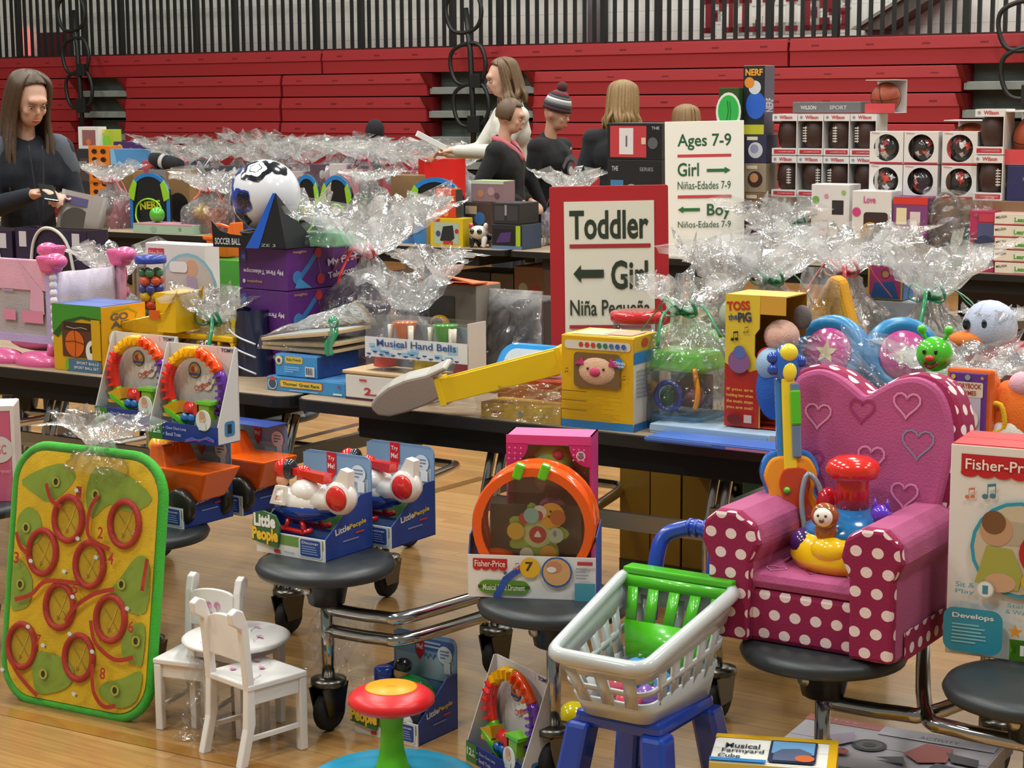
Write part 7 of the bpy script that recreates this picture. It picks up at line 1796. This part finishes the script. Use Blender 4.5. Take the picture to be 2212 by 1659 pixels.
# doll boxes and crafts on the right far table
DW = '#d2d0cf'
far_box('doll_set_box', 'white doll box with green and pink print behind the cellophane', 1750, 1832, 0, 398, DW, 8.6, .14, (('disc', .12, .8, .05, '#6f9a4c'), ('rect', .55, .62, .85, .8, '#2a2226'), ('disc', .4, .85, .03, '#c98a9c'), ('disc', .3, .35, .08, '#c9707c'), ('disc', .85, .9, .03, '#8ab45c')))
far_box('doll_set_box', 'white window box with a blond doll and pink dot', 1838, 1922, 0, 412, DW, 8.5, .14, (('rect', .3, .12, .92, .72, '#3a2a26', .08), ('disc', .48, .45, .14, '#c9a25c'), ('disc', .48, .42, .09, '#d9b294'), ('disc', .75, .35, .16, '#a8743c'), ('disc', .12, .72, .06, '#c43f7c'), ('text', 'Love', .3, .84, .6, .93, '#c44a86', .02)))
far_box('craft_box', 'purple craft box with a red top and picture cards', 1926, 2000, 0, 426, '#7a3f74', 8.5, .12, (('rect', 0, .9, 1, 1, '#c9382c'), ('rect', .1, .62, .4, .85, '#d9d0a8'), ('rect', .5, .5, .8, .8, '#d0c4c4'), ('rect', .45, .3, .8, .48, '#b83a44'), ('rect', .08, .2, .4, .5, '#5a3f8c')))
far_box('magenta_box', 'magenta and blue toy box beside the pile of white games', 2092, 2146, 0, 455, '#a82f58', 8.5, .12, (('rect', .3, .1, .95, .8, '#4a5078'), ('disc', .6, .4, .2, '#2f3a5a'), ('rect', .35, .82, .95, .95, '#b83a4c')))
zz = TZ
for k in range(5):
    P = Ab(2148, 8.47, zz); o, f = carton('white_game', 'flat white game box with red edges, %s from the table in the stack of five' % ['first', 'second', 'third', 'fourth', 'fifth'][k], P - U * .004 * (k % 2), .3, .2, .054, '#d9d2c4', RZ, dict(top='#c9a49a'), group='stack of white games')
    F = f['front'](); F.rect(0, 0, 1, .08, '#b8484a'); F.text('MELISSA', .02, .55, .2, .75, '#3a3a38', .01, 8); F.rect(.3, .15, .52, .8, '#d5d4c4'); F.text('Lean', .32, .25, .5, .65, '#4f8f3c', .04); F.text('SNAP', .56, .2, .95, .75, '#c43a44', .04); F.done(); zz += .0575
P = Ab(2050, 8.6, TZ); o = thing('clear_tote', 'clear zip tote with grey arched handles behind the green tied bundle', 'tote bag', P, RZ)
m = MB(); m.box(-.15, -.06, 0, .15, .06, .3, mt('#ffffff', 'clear')); m.build('clear_bag', o)
for y in (-.065, .06):
    m = MB(); m.tube([(-.07, y, .12), (-.065, y, .3), (0, y, .37), (.065, y, .3), (.07, y, .12)], .01, mt('#8f8c88', 'cloth'), 8, k=5); m.build('handle', o)
goods(o, (('soft', -.07, 0, 0, .12, .1, .2, '#9a8f96'), ('box', .07, 0, 0, .1, .08, .2, '#3f9c98'), ('soft', 0, 0, .15, .15, .1, .1, '#b3a8ac')))
film_sheet(o, [(-.17, -.08, 0), (.17, -.08, 0), (.18, -.07, .34), (-.16, -.07, .32)], 14, .014, 14); film_sheet(o, [(-.17, -.1, .1), (.2, -.1, .04), (.24, -.07, .36), (-.1, -.07, .4)], 12, .016, 15)
# row of bundles on the far tables
FB = [
 (25, 8.7, .14, 470, 425, None, 50, 'small cellophane bundle with yellow gift at the left picture edge', ('#d9c23a', '#c4a98c', '#e0cf5a')),
 (245, 8.75, .16, .3, .44, '#d85a78', 51, 'cellophane bundle with pink bow in front of the brown display', ('#b9b4b4', '#c96a80', '#4a4a4c')),
 (450, 8.7, .17, .26, .42, '#d8452c', 52, 'cellophane bundle tied with orange ribbon left of the soccer ball', ('#7f8a98', '#b85a3a', '#c9a23c')),
 (498, 8.9, .1, .24, .34, None, 53, 'small pinkish cellophane bundle beside the orange tied bundle', ('#a8606c', '#c4a4a8', '#8a3a44')),
 (805, 8.75, .15, .36, .42, None, 54, 'cellophane bundle of dark green gifts beside the hoop sets', ('#3a4a44', '#2f3f4c', '#7a8a6a')),
 (1228, 9.0, .15, .3, .44, '#d8402c', 55, 'cellophane bundle with red bow and blue gift in front of the woman in black', ('#4f78b8', '#c9505c', '#b9b4bc')),
 (1665, 8.55, .2, 500, 420, None, 56, 'wide cellophane bundle of bluish plush below the footballs', ('#9aa6c4', '#b4b9cc', '#8f9ab8')),
 (1725, 8.75, .14, 480, 420, '#2f9a6a', 57, 'cellophane bundle with green ribbon below the football boxes', ('#8fa0bc', '#c4c9d6', '#7f96a8')),
 (2200, 8.75, .12, 440, 370, None, 58, 'cellophane bundle above the stack of white games at the edge', ('#a8a4a4', '#b93a3a', '#bdb4b4'))]
for x, b, r_, zn, zt, rb, sd, lab, cs_ in FB:
    if zn > 5: P_ = Ab(x, b, TZ); zn, zt = Ht(P_, zn), Ht(P_, zt)
    bundle(lab, Ab(x, b, TZ), r_, r_ * .8, zn, zt, rb, (('soft', -r_ * .3, 0, 0, r_ * .9, r_, zn * .75, cs_[0]), ('box', r_ * .35, 0, 0, r_ * .7, r_ * .7, zn * .6, cs_[1]), ('ball', 0, -r_ * .3, zn * .3, r_ * .8, r_ * .7, zn * .4, cs_[2])), sd, r_ * .9)
# heap of bundles on the table by the bleachers
rd = random.Random(8); k = 0
pal = ['#2b2b30', '#8a8f98', '#b8505c', '#c9c4c8', '#5f4a5c', '#c98a98', '#4a4f58', '#9aa0a8', '#7a3a44', '#3f4a52', '#b9b0b4']
HEAP = 'clear cellophane gift bundle in the heap on the table below the red bleachers'
hx = [(350, 11.45), (405, 11.5), (440, 11.9), (470, 11.45), (515, 11.5), (545, 11.95), (570, 11.5), (615, 11.5), (640, 11.95), (668, 11.48), (715, 11.5), (735, 11.95), (762, 11.45), (808, 11.55), (835, 11.95), (860, 11.48), (905, 11.5), (930, 11.95), (955, 11.5), (1000, 11.6), (600, 11.4), (790, 11.4)]
for x, b in hx:
    r_ = rd.uniform(.15, .2); zn = rd.uniform(.3, .42); c = [rd.choice(pal) for _ in range(3)]
    bundle(HEAP, Ab(x, b, TZ), r_, r_ * .8, zn, zn + rd.uniform(.12, .2), [None, '#c9405a', None, '#c9c9d0', '#b83a3a'][k % 5], (('box', -r_ * .3, -.02, 0, r_ * .9, r_, zn * .8, c[0]), ('soft', r_ * .35, -.03, 0, r_ * .8, r_, zn * .7, c[1]), ('ball', 0, -r_ * .4, zn * .4, r_ * .7, r_ * .5, zn * .4, c[2])), 70 + k, r_ * rd.uniform(.95, 1.25), group='heaped cellophane bundles', dense=False, n=34, rows=20); k += 1
far_box('red_gift_box', 'bright red glossy box in the cellophane heap', 905, 982, 0, 342, '#d0201c', 11.32, .15, (('rect', 0, 0, .14, 1, '#b81c1a'), ('line', [(.7, .2), (.95, .6)], .04, '#e0604c')), cols=dict(top='#c9604c'))
far_box('insect_display_box', 'tall orange display box printed with rows of dark bugs', 195, 240, 0, 315, '#d9791c', 11.4, .15, [('disc', .3 + .42 * (i % 2), .12 + .155 * (i // 2), .045, '#2a1a12', 1.6) for i in range(12)] + [('rect', 0, .3, 1, .33, '#b8621c')])
far_box('blue_scene_box', 'light blue box with purple stripe beside the orange bug display', 242, 322, 0, 322, '#4f8fc8', 11.4, .15, (('poly', [(0, .6), (.2, .6), (.1, 1), (0, 1)], '#7ab4e0'), ('rect', .3, .42, 1, .62, '#7a4a74'), ('disc', .1, .5, .1, '#9ab8a8'), ('rect', .3, .36, 1, .42, '#9a6a94')))
o, h, P, w = far_box('dark_toy_box', 'dark box under the framed toy behind the girl', 168, 240, 0, 322, '#2a2a30', 11.75, .15, (('rect', .1, .3, .5, .8, '#4a3a3c'),))
o, h2, P2, w2 = far_box('framed_toy_box', 'white framed box with pinkish picture behind the girl with long hair', 170, 214, 0, 274, '#d4d2ce', 11.8, .1, (('rect', .2, .15, .85, .85, '#8a5a5c'), ('disc', .5, .3, .15, '#c96a3c')), z=P[2] + h + .002)
far_box('green_lime_box', 'yellow and lime box beside the white framed box', 216, 246, 0, 280, '#a8b83a', 11.85, .1, (('disc', .5, .4, .3, '#7fc02c'), ('rect', 0, .8, .4, 1, '#d9c24a')), z=P[2] + h + .002)
far_box('yellow_round_gift', 'small yellow and purple box above the blue scene box', 246, 300, 0, 306, '#4a2f6a', 11.8, .1, (('disc', .25, .5, .3, '#d9c24a'), ('disc', .7, .4, .2, '#b83a44')), z=P[2] + h - .05)
for k, (x, yt) in enumerate(((345, 320), (362, 334))):
    m = MB(); r_ = .06; P = Ab(x, 11.5 - .16 * k, TZ); h = Ht(P, yt); m.M = Matrix.Rotation(R(10), 4, 'Y'); m.lathe([(.001, -.17), (.05, -.16), (r_, -.1), (r_, .1), (.05, .16), (.001, .17)], mt('#1c1c20', 'cloth'), 16, (0, 0, 0), 'x'); m.lathe([(r_ + .003, -.02), (r_ + .003, .02)], mt('#c9c9cc', 'cloth'), 16, (-.02, 0, 0), 'x')
    tag(m.build('rolled_blanket', None, P + np.array([0, 0, h - r_]), RZ), ['upper', 'lower'][k] + ' black rolled blanket with white band beside the blue scene box', 'blanket', 'rolled blankets')
    carton('blanket_carton', ['back', 'front'][k] + ' grey carton under the rolled black blankets', P - U * .14 - V * .07, .28, .14, h - 2 * r_ - .005, '#7a7a80', RZ)
# goods under the tables
for k, (x0, x1, yt, c) in enumerate(((1338, 1402, 985, '#8a6a1c'), (1404, 1468, 992, '#93721f'), (1472, 1545, 1000, '#84651c'))):
    P = Ab(x0, 4.98, 0); w = Wd(P, x1); h = Ht(P, yt); o, f = carton('storage_box', ['first', 'middle', 'third'][k] + ' of three tall dull yellow boxes standing behind the front table', P, w, .2, h, c, RZ, dict(right='#6a4f1a'), group='tall yellow boxes')
    F = f['front'](); F.rect(0, 0, 1, .24, '#3a4a34'); F.disc(.5, .14, .07, '#7a4a2c', 1.4); F.disc(.3, .1, .04, '#2a3a2c'); F.rect(0, .24, 1, .25, '#23301f'); F.done()
o, f = carton('white_tub_box', 'pale blue grey box on a far side stool under the table', Ab(1268, 5.02, SZ + .002), .15, .18, .15, '#a9b4c4', RZ); F = f['front'](); F.rect(.05, .7, .95, .95, '#b9c2d0'); F.done()
P = Ab(900, 5.1, SZ); o = thing('dark_backpack', 'dark soft backpack lying on a stool behind the front table', 'backpack', P, RZ)
m = MB(); m.ell((0, 0, .09), (.17, .11, .09), mt('#25201e', 'cloth')); m.ell((.1, -.02, .07), (.1, .09, .06), mt('#2d2725', 'cloth')); m.build('bag', o); m = MB(); m.tube([(-.15, 0, .1), (-.2, -.02, .13), (-.22, -.02, .06), (-.16, -.02, .03)], .008, mt('#4a4338', 'cloth'), 8, k=4, flat=.4); m.build('strap', o)
P = Ab(640, 5.1, SZ); o = thing('clear_stool_bag', 'clear plastic bag with grey cloth on a stool beyond the table gap', 'bag', P, RZ); goods(o, (('soft', 0, 0, 0, .2, .16, .16, '#8c949c'),)); film_sheet(o, [(-.12, -.09, 0), (.12, -.09, 0), (.1, -.05, .18), (-.1, -.05, .18)], 10, .014, 18)
o, f = carton('striped_game_box', 'red white and blue box lying on stools under the left table', Ab(-70, 5.05, SZ + .003), .62, .25, .1, '#8a1f24', RZ - 4); F = f['front'](); F.rect(0, 0, .8, .5, '#1f3a78'); F.rect(.55, .55, 1, 1, '#b9b4ac'); F.done()
P = Ab(1600, 4.9, 0); carton('green_floor_box', 'green and grey box on the floor behind the armchair', P, .4, .2, Ht(P, 1005), '#3a5a44', RZ)
for k, (x0, x1, yt, c) in enumerate(((985, 1060, 585, '#1d1b1c'), (1062, 1110, 590, '#4a3f34'), (1112, 1176, 575, '#6a4a36'), (2062, 2212, 612, '#2a1f2c'))):
    P = Ab(x0, 8.75, 0); w = Wd(P, x1); h = Ht(P, yt); o, f = carton('under_table_carton', ['black carton with white round prints', 'drab brown carton', 'brown carton with red print', 'dark purple carton at the right end'][k] + ' under the far table', P, w, .3, h, c, RZ); F = f['front'](); F.disc(.3, .8, .05, '#8a8478'); F.disc(.7, .78, .05, '#8a2a24' if k else '#8a8478'); F.rect(.1, .4, .9, .5, '#3a322c'); F.done()

# ================================================================ people
def person(label, P, rz, H=1.65, skin='#c99a80', top='#1b1e26', legs='#23262e', head=(0, 0), arms=None, hair=None, fem=False, lean=0, vox=.011, topkind='cloth', sleeve=True, fcurl=35):
    s = H / 1.7; SK = mt(skin, 'skin'); TP = mt(top, topkind); LG = mt(legs, 'cloth')
    o = thing('person', label, 'person', P, rz)
    o.scale = (s, s, s); o.location.z = P[2]
    ML = Matrix.Translation((0, 0, .95)) @ Matrix.Rotation(R(lean), 4, 'X') @ Matrix.Translation((0, 0, -.95))
    T = lambda p: ML @ Vector(p)
    sw = .15 if fem else .175
    arms = arms or (((-.25, .02, 1.13), (-.24, -.1, .9)), ((.25, .02, 1.13), (.24, -.1, .9)))
    HM = Matrix.Translation(T((0, -.012, 1.468))) @ Matrix.Rotation(R(head[0]), 4, 'Z') @ Matrix.Rotation(R(head[1]), 4, 'X') @ Matrix.Translation((0, -.012, .12))
    b = MB()
    b.caps(T((0, 0, .95)), T((0, 0, 1.22)), .105 if fem else .115, .095 if fem else .105, SK); b.caps(T((-.07, 0, 1.3)), T((.07, 0, 1.3)), .06, .06, SK); b.caps(T((0, .01, 1.36)), T((0, -.012, 1.52)), .052, .046, SK)
    b.caps(T((-sw, 0, 1.34)), T((sw, 0, 1.34)), .05, .05, SK)
    for x in (-.09, .09):
        b.caps((x, 0, .9), (x * 1.05, -.01, .5), .085, .055, SK); b.caps((x * 1.05, -.01, .5), (x * 1.05, .02, .1), .053, .036, SK); b.caps((x * 1.05, .03, .04), (x * 1.1, -.12, .03), .035, .03, SK)
    hm = b.M; b.M = HM
    b.ell((0, .012, .02), (.074, .092, .098), SK, 20, 14); b.ell((0, -.03, -.045), (.052, .055, .06), SK, 16, 10); b.ell((0, -.09, -.012), (.012, .018, .02), SK, 8, 6); b.ell((0, -.075, .035), (.05, .02, .02), SK, 10, 6)
    for e in (-1, 1): b.ell((e * .075, .015, 0), (.01, .018, .03), SK, 8, 6); b.ell((e * .035, -.06, -.02), (.022, .02, .02), SK, 8, 6)
    b.M = None
    for k, (el, wr) in enumerate(arms):
        sg = -1 if k == 0 else 1; sh = T((sg * sw, 0, 1.34)); el = T(el); wr = T(wr)
        b.caps(sh, el, .046, .036, SK); b.caps(el, wr, .038, .026, SK)
        d = (wr - el).normalized(); side = d.cross(Vector((0, 0, 1))).normalized() * sg; nrm = side.cross(d)
        if nrm.z > 0: nrm = -nrm
        pc = wr + d * .05; b.caps(wr, pc + side * .018, .024, .018, SK, 8); b.caps(wr, pc - side * .018, .024, .018, SK, 8)
        c, sn = math.cos(R(fcurl)), math.sin(R(fcurl)); d1 = d * c + nrm * sn; c2, s2 = math.cos(R(fcurl * 2)), math.sin(R(fcurl * 2)); d2 = d * c2 + nrm * s2
        for i, L in enumerate((.034, .04, .037, .028)):
            q = pc + d * .03 + side * (-.03 + .02 * i); b.caps(q, q + d1 * L, .0095, .0085, SK, 8); b.caps(q + d1 * L, q + d1 * L + d2 * L * .8, .0085, .0075, SK, 8)
        q = wr + d * .02 - side * .03; b.caps(q, q + d * .035 - side * .022 + nrm * .01, .012, .0095, SK, 8); b.caps(q + d * .035 - side * .022 + nrm * .01, q + d * .062 - side * .02 + nrm * .02, .0095, .008, SK, 8)
    b.build('body', o, remesh=vox if vox < .01 else .0095)
    k_ = .86 if fem else 1
    g = MB(); g.caps(T((0, 0, .93)), T((0, 0, 1.12)), .155 * k_, .145 * k_, TP); g.caps(T((0, 0, 1.12)), T((0, 0, 1.27)), .145 * k_, .15 * k_, TP); g.caps(T((-sw - .005, .005, 1.35)), T((sw + .005, .005, 1.35)), .075, .075, TP); g.caps(T((-.06, .03, 1.375)), T((.06, .03, 1.375)), .055, .055, TP); g.caps(T((-.06, 0, 1.25)), T((.06, 0, 1.25)), .14 * k_, .14 * k_, TP); g.caps(T((-.08, 0, 1.305)), T((.08, 0, 1.305)), .1, .1, TP); g.caps(T((0, .04, 1.4)), T((0, .04, 1.42)), .06, .05, TP)
    for k, (el, wr) in enumerate(arms):
        sg = -1 if k == 0 else 1; sh = T((sg * sw, 0, 1.345)); el = T(el); wr = T(wr)
        g.caps(sh, el, .07, .055, TP); g.caps(el, el + (wr - el) * .9, .055, .04, TP)
    gt = g.build('top_garment', o, remesh=.012)
    l = MB(); l.caps((0, 0, .88), (0, 0, .95), .15, .15, LG)
    for x in (-.09, .09): l.caps((x, 0, .88), (x * 1.05, -.01, .5), .1, .075, LG); l.caps((x * 1.05, -.01, .5), (x * 1.05, .02, .09), .073, .06, LG)
    l.build('trousers', o, remesh=.014)
    for x in (-.1, .1):
        m = MB(); m.caps((x, .04, .045), (x * 1.05, -.13, .035), .045, .04, mt('#2a2a2c', 'plastic')); m.build('shoe', o)
    fm = MB(); fm.M = HM
    for e in (-1, 1):
        fm.ell((e * .03, -.078, .005), (.011, .008, .0042), mt('#e8e2da', 'gloss'), 8, 6); fm.ell((e * .03, -.0845, .004), (.0045, .003, .0045), mt('#2a2018', 'gloss'), 8, 6)
        fm.tube([(e * .045, -.078, .022), (e * .03, -.089, .028), (e * .015, -.09, .025)], .0022, mt('#6a5040', 'hair'), 6)
        fm.tube([(e * .044, -.08, .011), (e * .03, -.0895, .014), (e * .017, -.086, .01)], .002, mt('#3a2a20', 'hair'), 6)
    fm.ell((0, -.086, -.055), (.02, .008, .006), mt('#a85a50', 'skin'), 10, 6); fm.ell((0, -.084, -.062), (.017, .008, .005), mt('#b4665a', 'skin'), 10, 6)
    fm.build('facial_features', o)
    return o, HM, gt


def hair_cap(o, HM, col, strands=0, L=.3, fringe=0.03, back_only=False, seed=1, open_face=62, thick=.011, short=.0, part=0):
    rd = random.Random(seed); HC = mt(col, 'hair'); m = MB(); m.M = HM
    c = Vector((0, .018, .028)); rr = Vector((.086, .1, .105)); g = []
    for i in range(11):
        t = R(90 - i * 13.5); row = []
        for j in range(28):
            a = 2 * math.pi * j / 28; x, y = math.sin(a), -math.cos(a)
            face = y < -math.cos(R(open_face))
            fr_ = max(0, (-y - math.cos(R(open_face))) / (1 - math.cos(R(open_face)))); tt = max(t, R(38 + part * fr_)) if face else max(t, R(-38 + short))
            q = 1 + .02 * mn.noise(Vector((x * 5, y * 5, i + seed)))
            row.append((c.x + rr.x * q * x * math.cos(tt), c.y + rr.y * q * y * math.cos(tt), c.z + rr.z * q * math.sin(tt)))
        g.append(row)
    m.sheet(g, HC, True, True); hc = m.build('hair', o, solid=.006)
    if strands:
        m = MB()
        for k in range(strands):
            a = rd.uniform(open_face + 4, 360 - open_face - 4); x, y = math.sin(R(a)), -math.cos(R(a)); e = rd.uniform(.96, 1.06)
            p0 = HM @ Vector((c.x + rr.x * x * .3, c.y + rr.y * y * .3, c.z + rr.z * .97)); p1 = HM @ Vector((c.x + rr.x * x * .98 * e, c.y + rr.y * y * .98 * e, c.z + .02)); p2 = HM @ Vector((c.x + rr.x * x * 1.05 * e, c.y + rr.y * y * 1.05 * e, c.z - .1))
            ll = L * rd.uniform(.8, 1.08); sway = Vector((rd.uniform(-.02, .02), rd.uniform(-.02, .02), 0))
            p3 = p2 + Vector((x * .01, y * .01, -ll * .5)) + sway; p4 = p2 + Vector((-x * .008, 0, -ll)) + sway * 2
            m.tube([p0, p0.lerp(p1, .5) + (HM.to_3x3() @ Vector((x, y, .6))) * .017, p1, p2, p3, p4], [.006, thick, thick, thick, thick * .9, .003], HC, 6, k=3)
        m.build('hair_strands', hc, kind='stuff')
    return hc


# girl reading at the left
Pg = Ab(84, 5.75, 0); Hg = Ht(Pg, 157)
o, HM, gt = person('teenage girl with long brown hair in a navy top looking down at a phone', Pg, 32, Hg, '#c9a08c', '#141824', '#15161b', (8, 24), (((-.2, -.05, 1.1), (-.06, -.27, 1.17)), ((.21, -.05, 1.1), (.07, -.27, 1.15))), fem=True, vox=.0075, fcurl=40)
hair_cap(o, HM, '#4a3626', 150, .36, seed=3, open_face=54, thick=.012, part=13)
for e in (-1, 1):
    m = MB(); m.caps((e * .14, .0, 1.352), (e * .178, -.015, 1.27), .0775, .066, mt('#4d545e', 'cloth')); m.build('shoulder_patch', gt)
m = MB(); m.tube([(-.03, -.15, 1.38), (-.02, -.175, 1.2), (0, -.18, 1.0), (.02, -.175, 1.2), (.03, -.15, 1.38)], .003, mt('#2a2c34', 'cloth'), 5, k=4); m.build('lanyard', gt)
def held(par, px_o, local):
    s = par.scale[0]; return Vector(par.location) + Matrix.Rotation(par.rotation_euler[2], 3, 'Z') @ (Vector(local) * s)
m = MB(); m.box(-.035, -.005, -.065, .035, .005, .065, mt('#141416', 'gloss')); ph = tag(m.build('phone', None, held(o, 0, (-.02, -.36, 1.18)), bev=.006), 'black phone in the hands of the girl with long hair', 'phone'); ph.rotation_euler = (R(-60), R(10), R(32))
bk = thing('magazine', 'folded picture magazine hanging from the hand of the girl', 'magazine', held(o, 0, (.05, -.36, 1.2)), 40); bk.rotation_euler = (R(-12), R(14), R(24))
m = MB(); g = [[(x, .03 * math.sin(x * 9 + 1), z) for x in np.linspace(0, .2, 8)] for z in (-.3, 0)]; m.sheet(g, mt('#6a5f58'), True); m.build('cover_page', bk, solid=.003)
m = MB(); m.sheet([[(x * .9 + .01, .03 * math.sin(x * 9 + 1) + .012, z) for x in np.linspace(0, .2, 8)] for z in (-.31, -.01)], mt('#c9c6c4'), True); m.build('inner_page', bk, solid=.002)
F = Face(bk, (0, .02, -.3), (1, .05, 0), (0, 0, 1), .2, .3); F.disc(.4, .55, .22, '#3a342c'); F.disc(.7, .3, .14, '#a8a29c'); F.rect(.1, .8, .6, .92, '#4a4470'); F.disc(.3, .2, .1, '#8a6a3c'); F.done()

# woman in white holding papers
Pw = Ab(1104, 10.6, 0); o, HM, gt = person('woman with tied back hair in a white sweater holding a white card', Pw, -72, Ht(Pw, 130), '#cfa48e', '#cfcdc4', '#2a2d36', (-5, 14), (((-.2, -.14, 1.13), (-.1, -.4, 1.12)), ((.21, -.14, 1.13), (.08, -.4, 1.14))), fem=True)
hair_cap(o, HM, '#6a5238', 34, .1, seed=4, part=16, open_face=66, thick=.012, short=8)
m = MB(); m.box(-.11, -.075, -.02, .11, .075, .02, mt('#d9d9d6', 'paper')); cd = tag(m.build('white_card_box', None, held(o, 0, (-.0, -.52, 1.2)), bev=.003), 'flat white box held up by the woman in the white sweater', 'box'); cd.rotation_euler = (R(0), R(28), R(5))
# boy in black hoodie
Pk = Ab(1092, 9.85, 0); o, HM, gt = person('boy with short brown hair in a black hoodie with pink collar', Pk, 72, Ht(Pk, 217), '#c99c84', '#101114', '#2a2d36', (0, 14), (((-.26, .1, 1.12), (-.1, -.16, 1.0)), ((.26, .12, 1.12), (.1, -.16, 1.0))), sleeve=True)
hair_cap(o, HM, '#5c4631', 0, seed=5, open_face=58, short=14)
m = MB(); m.tube([(-.075, -.01, 1.42), (-.05, -.075, 1.37), (0, -.13, 1.3), (.05, -.075, 1.37), (.075, -.01, 1.42), (0, .075, 1.44)], [.02, .026, .024, .026, .02, .024], mt('#c0646c', 'cloth'), 8, True, k=4); m.build('plaid_collar', gt)
# boy with striped beanie
Pk = Ab(1190, 10.4, 0); o, HM, gt = person('boy in a striped pompom hat and black sweatshirt with grey print', Pk, 58, Ht(Pk, 212), '#b98a72', '#0d0f14', '#23262e', (4, 16), None)
m = MB(); m.M = HM; 
for k, c in enumerate(('#3a1a20', '#2a2a2e', '#77767a', '#c9c9c6', '#55555a', '#2a2a2e', '#8a2430', '#5a5a5f', '#c4502c', '#4a4a50')):
    t0, t1 = R(2 + k * 8.6), R(2 + (k + 1) * 8.6); m.lathe([(.098 * math.cos(t0), .03 + .15 * math.sin(t0)), (.098 * math.cos(t1), .03 + .15 * math.sin(t1))], mt(c, 'cloth'), 24, (0, .016, 0), sc=(.94, 1.1))
ht = m.build('knit_hat', o, solid=.006); m = MB(); m.M = HM; m.ell((0, .016, .2), .04, mt('#4a1c22', 'cloth')); m.build('pompom', ht)
F = Face(gt, (-.12, -.168, 1.08), (1, 0, 0), (0, 0, 1), .24, .26); F.line([(.05, .5), (.25, .72), (.5, .8), (.75, .72), (.95, .5)], .14, '#55565c'); F.disc(.5, .45, .2, '#4a4c54'); F.disc(.5, .42, .12, '#b4b6ba'); F.rect(.05, .02, .95, .14, '#4d4e54'); F.text('H', .45, .98, .55, 1.06, '#c9c9cc', .03); F.done()
# blond woman from behind
Pk = Ab(1342, 9.95, 0); o, HM, gt = person('blond woman in a black coat seen from behind', Pk, 172, Ht(Pk, 180), '#c9a08a', '#14161c', '#1a1b20', (-8, 10), None, fem=False, topkind='cloth')
hair_cap(o, HM, '#8a6e44', 90, .11, seed=6, open_face=60, thick=.014)
# child with blond hair behind the white sign
Pk = Ab(1478, 10.1, 0); o, HM, gt = person('child with light hair showing only above the white sign', Pk, 175, Ht(Pk, 232), '#c9a08a', '#3a3f55', '#23262e', (0, 6), None, vox=.012)
hair_cap(o, HM, '#84663f', 60, .12, seed=7, open_face=60, thick=.013)
# person bending in a dark cap
Pk = Ab(800, 12.75, 0); o, HM, gt = person('person in a dark knit cap bending over the cellophane heap', Pk, 20, 1.4, '#8a6450', '#4a3f5c', '#1a1b20', (10, 30), None, lean=16, vox=.012)
m = MB(); m.M = HM; m.lathe([(.098, .0), (.1, .05), (.085, .11), (.045, .148), (.001, .155)], mt('#17141c', 'cloth'), 24, (0, .016, 0), sc=(.95, 1.1)); m.build('knit_cap', o, solid=.006)
